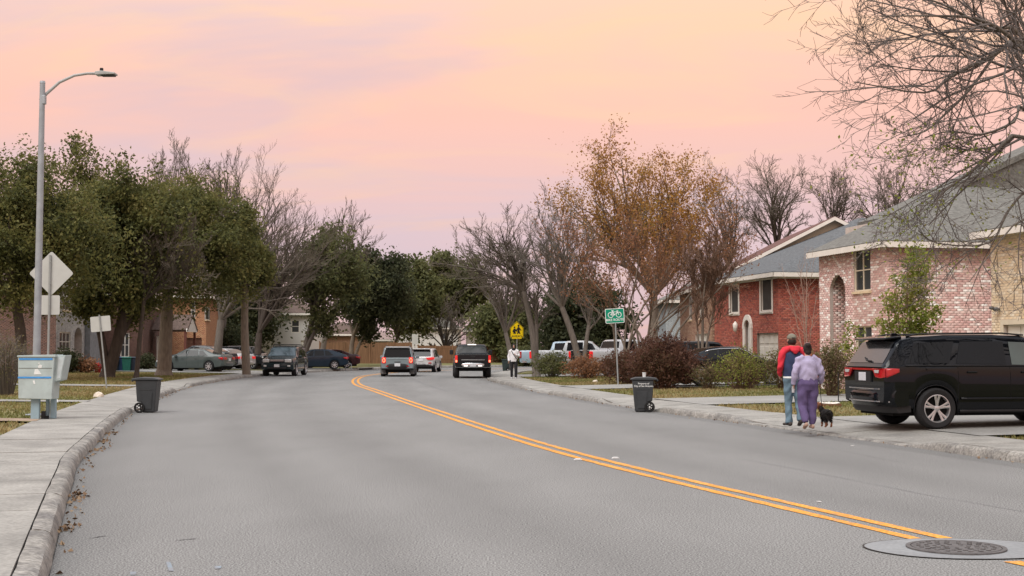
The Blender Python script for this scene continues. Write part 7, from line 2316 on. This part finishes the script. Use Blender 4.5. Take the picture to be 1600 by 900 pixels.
me = organic([([(0, 0, 1.0), (0, 0, 0.9), (0, 0, 0.80)], [(0.175, 0.135), (0.185, 0.145), (0.15, 0.11)], 16)] + [([Vector(G[0]) + Vector((0, 0, .05)), Vector(G[0]).lerp(Vector(G[1]), .5), G[1], Vector(G[1]).lerp(Vector(G[2]), .5), G[2] + Vector((0, 0, -.045)) if False else Vector(G[2]) + Vector((0, 0, -.035))], [(0.105, 0.115), (0.092, 0.10), (0.074, 0.08), (0.068, 0.074), (0.070, 0.076)], 14) for G in (Jm['legL'], Jm['legR'])], 0.014, 3)
wrinkle(me, 0.008, 30, 4); link('jeans', me, M_JEAN, root)
me = organic([([(0, 0, 0.965), (0, 0, 0.925)], [(0.200, 0.156), (0.201, 0.157)], 18)], 0.010, 1); link('shirt_hem', me, M_SWHITE, root)
shoes(root, Jm, k, mat('dark_shoes', (0.06, 0.05, 0.045), 0.7))
me = organic([('e', (hd[0], hd[1] - 0.012, hd[2] - 0.03), (0.086, 0.098, 0.085))], 0.009, 2); link('hair', me, M_HAIR, root)
M_CAP = mat('grey_khaki_cap', (0.19, 0.18, 0.14), 0.9, 0.12, 14)
cp = MB(); cp.ellipsoid((hd[0], hd[1], hd[2] + 0.035), (0.094, 0.112, 0.096), 16, 10)
cp.v = [(x, y, max(z, hd[2] + 0.025)) for x, y, z in cp.v]
co_ = cp.build('cap', M_CAP, root, smooth=True)
MB().prism([(hd[0] + 0.07 * math.cos(a) , hd[1] + 0.09 + 0.075 * math.sin(a), hd[2] + 0.03) for a in np.linspace(0, math.pi, 9)], (0, 0, 0.008)).build('cap_brim', M_CAP, co_)
MB().box((hd[0], hd[1] - 0.112, hd[2] + 0.042), (0.06, 0.008, 0.022)).build('cap_strap', mat('cap_strap', (0.05, 0.05, 0.045), 0.8), co_, bevel=0.003)

# ---- the woman
Jw = dict(head=(0.01, 0.05), sh=1.32, waist=0.97, crotch=0.74, curl=0.7,
          armL=[(-0.185, 0.0, 1.28), (-0.265, -0.05, 1.04), (-0.265, 0.02, 0.83)], armR=[(0.185, 0.0, 1.28), (0.26, -0.03, 1.04), (0.265, 0.10, 0.86)],
          legL=[(-0.095, 0.0, 0.80), (-0.10, 0.03, 0.43), (-0.075, -0.11, 0.13)], legR=[(0.095, 0.0, 0.80), (0.09, 0.04, 0.43), (0.085, 0.03, 0.085)], footL=(0, 1, -0.5), footR=(0.1, 1, 0))
g = gnd(1263, 670, 0.148)
root, k, hd = person('woman in lavender sweatshirt and purple trousers holding the dog leash', (g.x, g.y, 0.147), R(4), 1.60, Jw, 1.12, None)
WOM = (g.x, g.y)
M_LAV = mat('lavender_fleece', (0.38, 0.345, 0.49), 0.95, 0.10, 8, bump=0.2); M_PUR = mat('purple_cotton', (0.115, 0.085, 0.185), 0.95, 0.14, 9, bump=0.2)
T = [([(0, 0.0, 0.905), (0, 0, 0.96), (0, -0.01, 1.12), (0, -0.01, 1.27), (0, 0.0, 1.37)], [(0.178, 0.148), (0.186, 0.158), (0.180, 0.148), (0.168, 0.115), (0.065, 0.065)], 18)]
for A in (Jw['armL'], Jw['armR']):
    sg_ = 1 if A[0][0] > 0 else -1
    T.append(([(sg_ * 0.08, 0, 1.35), (sg_ * 0.17, 0, 1.29), A[1], Vector(A[1]).lerp(Vector(A[2]), .6), Vector(A[1]).lerp(Vector(A[2]), .97)], [(0.06, 0.07), (0.075, 0.08), (0.062, 0.066), (0.056, 0.058), (0.042, 0.042)], 14))
me = organic(T, 0.013, 3); wrinkle(me, 0.011, 34, 5); link('sweatshirt', me, M_LAV, root)
me = organic([([(0, 0, 0.96), (0, 0, 0.84), (0, 0, 0.72)], [(0.170, 0.14), (0.196, 0.165), (0.155, 0.12)], 18)] + [([Vector(G[0]) + Vector((0, 0, .05)), Vector(G[0]).lerp(Vector(G[1]), .45), G[1], Vector(G[1]).lerp(Vector(G[2]), .6), Vector(G[2]) + Vector((0, 0, -.005))], [(0.112, 0.125), (0.102, 0.112), (0.088, 0.09), (0.078, 0.08), (0.055, 0.058)], 14) for G in (Jw['legL'], Jw['legR'])], 0.014, 3)
wrinkle(me, 0.010, 26, 6); link('trousers', me, M_PUR, root)
shoes(root, Jw, k, mat('tan_shoes', (0.38, 0.25, 0.19), 0.7, 0.2, 20))
me = organic([('e', (hd[0], hd[1] - 0.010, hd[2] + 0.012), (0.083, 0.096, 0.112)), ('e', (hd[0] - 0.005, hd[1] - 0.085, hd[2] + 0.075), (0.052, 0.05, 0.05)), ('e', (hd[0], hd[1] - 0.055, hd[2] - 0.055), (0.062, 0.05, 0.06))], 0.009, 2)
link('hair', me, M_HAIR, root)
MB().tube([(hd[0] + 0.082 * math.cos(a), hd[1] - 0.02, hd[2] + 0.04 + 0.085 * math.sin(a)) for a in np.linspace(0.9, 2.2, 7)], 0.006, 6).build('hair_band', mat('pink_band', (0.45, 0.25, 0.25), 0.7), root, smooth=True)
hb = Vector(Jw['armL'][2]); MB().box((hb.x - 0.01, hb.y + 0.01, hb.z - 0.09), (0.05, 0.02, 0.13)).build('phone', mat('phone_body', (0.45, 0.45, 0.46), 0.4), root, bevel=0.008)

# ---- leash and dog
dg_ = gnd(1291, 667, 0.148)
dog = thing('dog', 'small black and tan long haired dog walking away on a leash', 'dog', (dg_.x, dg_.y, 0.147), R(4))
M_FURB = mat('black_fur', (0.014, 0.012, 0.011), 0.85, 0.3, 25, bump=0.8, bscale=120)
# body with legs, neck and head facing +y
T = [([(0, -0.17, 0.235), (0, -0.08, 0.24), (0, 0.05, 0.235), (0, 0.14, 0.25)], [(0.082, 0.092), (0.108, 0.105), (0.10, 0.10), (0.078, 0.085)], 14, (1, 0, 0)),
     ([(0, 0.12, 0.26), (-0.05, 0.19, 0.35), (-0.075, 0.215, 0.40)], [0.06, 0.052, 0.05], 12), ('e', (-0.085, 0.23, 0.415), (0.06, 0.066, 0.055)),
     ([(-0.095, 0.26, 0.405), (-0.115, 0.315, 0.392)], [0.028, 0.018], 10)]
for sd in (-1, 1):
    T.append(([(sd * 0.045, 0.11, 0.22), (sd * 0.048, 0.10, 0.12), (sd * 0.048, 0.115, 0.03)], [0.034, 0.022, 0.018], 10)); T.append(('e', (sd * 0.048, 0.13, 0.018), (0.02, 0.03, 0.018)))
    T.append(([(sd * 0.05, -0.13, 0.22), (sd * 0.055, -0.10, 0.14), (sd * 0.055, -0.165, 0.085), (sd * 0.055, -0.15, 0.025)], [0.045, 0.032, 0.020, 0.018], 10)); T.append(('e', (sd * 0.055, -0.13, 0.018), (0.02, 0.032, 0.018)))
    T.append(([(-0.085 + sd * 0.035, 0.215, 0.455), (-0.085 + sd * 0.062, 0.20, 0.43), (-0.085 + sd * 0.07, 0.21, 0.375)], [(0.02, 0.012), (0.025, 0.012), (0.012, 0.008)], 8))
T.append(([(0, -0.19, 0.27), (0.01, -0.24, 0.30), (0.02, -0.27, 0.25)], [0.025, 0.022, 0.010], 8))
me = organic(T, 0.007, 2)
wrinkle(me, 0.004, 90, 3)
# coat: black saddle, tan head, legs and vent
m = bpy.data.materials.new('dog_coat'); m.use_nodes = True
n_, l_ = m.node_tree.nodes, m.node_tree.links
bs = n_['Principled BSDF']; bs.inputs['Roughness'].default_value = 0.85
at_ = n_.new('ShaderNodeAttribute'); at_.attribute_name = 'rnd'
nzd = n_.new('ShaderNodeTexNoise'); nzd.inputs['Scale'].default_value = 60
rp = ramp_node(n_, [(0.35, (0.014, 0.012, 0.011)), (0.65, (0.26, 0.10, 0.045))])
ad = n_.new('ShaderNodeMath'); ad.operation = 'MULTIPLY_ADD'; ad.inputs[1].default_value = 0.35; l_.new(nzd.outputs[0], ad.inputs[0]); sb = n_.new('ShaderNodeMath'); sb.operation = 'SUBTRACT'; sb.inputs[1].default_value = 0.17
l_.new(at_.outputs['Fac'], sb.inputs[0]); l_.new(sb.outputs[0], ad.inputs[2]); l_.new(ad.outputs[0], rp.inputs[0]); l_.new(rp.outputs[0], bs.inputs['Base Color'])
co = np.empty(len(me.vertices) * 3, np.float32); me.vertices.foreach_get('co', co); co = co.reshape(-1, 3)
tanv = np.clip(np.maximum((0.14 - co[:, 2]) * 9, (co[:, 1] - 0.13) * 14), 0, 1)
me.attributes.new('rnd', 'FLOAT', 'POINT').data.foreach_set('value', tanv.astype(np.float32))
link('body', me, m, dog)
# long hair
tt = Tree(91); C = []
nn = 2200
pk = NR.integers(0, len(co), nn); no = np.empty(len(co) * 3, np.float32); me.vertices.foreach_get('normal', no); no = no.reshape(-1, 3)
p0 = co[pk]; dn = no[pk] * 0.6 + np.array([0, -0.35, -0.75]) + NR.normal(0, .2, (nn, 3)); dn /= np.linalg.norm(dn, axis=1)[:, None]
sel = (p0[:, 2] > 0.10); p0, dn, nm_ = p0[sel], dn[sel], no[pk][sel]
sd_ = np.cross(dn, nm_); sd_ /= np.linalg.norm(sd_, axis=1)[:, None] + 1e-6
V = np.stack([p0 - sd_ * .004, p0 + sd_ * .004, p0 + dn * NR.uniform(.02, .045, (len(p0), 1))], 1)
mh = np_mesh('fur', V.reshape(-1, 3), np.arange(3 * len(p0)).reshape(-1, 3), np.repeat(tanv[pk][sel], 3))
o = link('fur', mh, m, dog); o['kind'] = 'stuff'
MB().tube([(-0.02 + 0.055 * math.cos(a), 0.175 + 0.02 * math.sin(a), 0.315 + 0.05 * math.sin(a)) for a in np.linspace(0, 6.283, 13)], 0.007, 6, caps=False).build('collar', mat('red_collar', (0.4, 0.03, 0.03), 0.6), dog)
wr = Matrix.Rotation(R(4), 4, 'Z') @ Vector((0.275, 0.14, 0.80)) + Vector((WOM[0], WOM[1], 0.147))
dh = Matrix.Rotation(R(4), 4, 'Z') @ Vector((-0.02, 0.16, 0.365)) + dog.location
ls = thing('leash', 'dark leash hanging from the hand of the woman to the dog', 'leash', (wr.x, wr.y, wr.z))
pts = [wr.lerp(dh, t) + Vector((0, 0, -0.10 * math.sin(math.pi * t))) - wr for t in np.linspace(0, 1, 10)]
MB().tube([tuple(p) for p in pts], 0.007, 6).build('strap', mat('leash_webbing', (0.03, 0.03, 0.03), 0.8), ls, smooth=True)
MB().tube([(0.02 * math.cos(a), 0.03 * math.sin(a), 0.03 + 0.04 * math.sin(a)) for a in np.linspace(0, 6.28, 11)], 0.007, 6, caps=False).build('loop', MATS['leash_webbing'], ls)

# ---- the walker far down the right footway, facing us
Jp = dict(head=(0, 0.03), sh=1.43, waist=1.03, crotch=0.82, curl=0.9,
          armL=[(-0.195, 0.0, 1.39), (-0.27, -0.03, 1.13), (-0.10, 0.20, 1.20)], armR=[(0.195, 0.0, 1.39), (0.27, -0.02, 1.12), (0.25, 0.08, 0.88)],
          legL=[(-0.095, 0.0, 0.90), (-0.10, 0.06, 0.48), (-0.10, 0.02, 0.09)], legR=[(0.095, 0.0, 0.90), (0.11, 0.0, 0.48), (0.12, -0.10, 0.12)], footR=(0, 1, -0.5), footL=(0, 1, 0))
g = gnd(803, 592, 0.148)
root, k, hd = person('walker in white jacket, black trousers and dark hood coming towards us', (g.x, g.y, 0.147), R(176), 1.74, Jp, 1.0, None)
M_WJ = mat('white_jacket', (0.66, 0.66, 0.67), 0.85, 0.08, 8); M_BT = mat('black_trousers', (0.02, 0.02, 0.022), 0.9, 0.15, 8)
T = [([(0, 0.0, 0.86), (0, 0, 0.95), (0, 0, 1.2), (0, 0, 1.37), (0, 0.0, 1.48)], [(0.19, 0.145), (0.19, 0.15), (0.195, 0.145), (0.185, 0.12), (0.08, 0.08)], 18)]
for A in (Jp['armL'], Jp['armR']):
    sg_ = 1 if A[0][0] > 0 else -1
    T.append(([(sg_ * 0.08, 0, 1.45), (sg_ * 0.17, 0, 1.40), A[1], Vector(A[1]).lerp(Vector(A[2]), .97)], [(0.06, 0.07), (0.08, 0.085), (0.066, 0.07), (0.046, 0.046)], 14))
me = organic(T, 0.016, 3); wrinkle(me, 0.008, 26, 8); link('jacket', me, M_WJ, root)
me = organic([([(0, 0, 0.98), (0, 0, 0.88), (0, 0, 0.79)], [(0.165, 0.125), (0.175, 0.135), (0.14, 0.10)], 16)] + [([Vector(G[0]) + Vector((0, 0, .04)), G[1], Vector(G[2]) + Vector((0, 0, -.02))], [(0.10, 0.11), (0.075, 0.08), (0.062, 0.066)], 14) for G in (Jp['legL'], Jp['legR'])], 0.012, 3)
link('trousers', me, M_BT, root)
me = organic([('e', (hd[0], hd[1] - 0.02, hd[2] + 0.005), (0.10, 0.11, 0.132)), ([(hd[0], hd[1], hd[2] - 0.08), (0, 0.0, 1.44)], [(0.085, 0.085), (0.12, 0.11)], 14)], 0.010, 3)
link('hood', me, mat('dark_hood', (0.018, 0.018, 0.02), 0.9), root)
for sd in (-1, 1): MB().ellipsoid((hd[0] + sd * 0.03, hd[1] + 0.088, hd[2] + 0.012), (0.012, 0.008, 0.008), 8, 6).build('eye', M_SBLK, root, smooth=True)
MB().tube([(0.12, 0.11, 1.42), (0.05, 0.15, 1.28), (-0.10, 0.15, 1.05), (-0.19, 0.06, 0.92)], [(0.022, 0.006)] * 4, 8).build('bag_strap', M_BLKPL, root)
shoes(root, Jp, k, mat('pale_trainers', (0.45, 0.45, 0.46), 0.7))
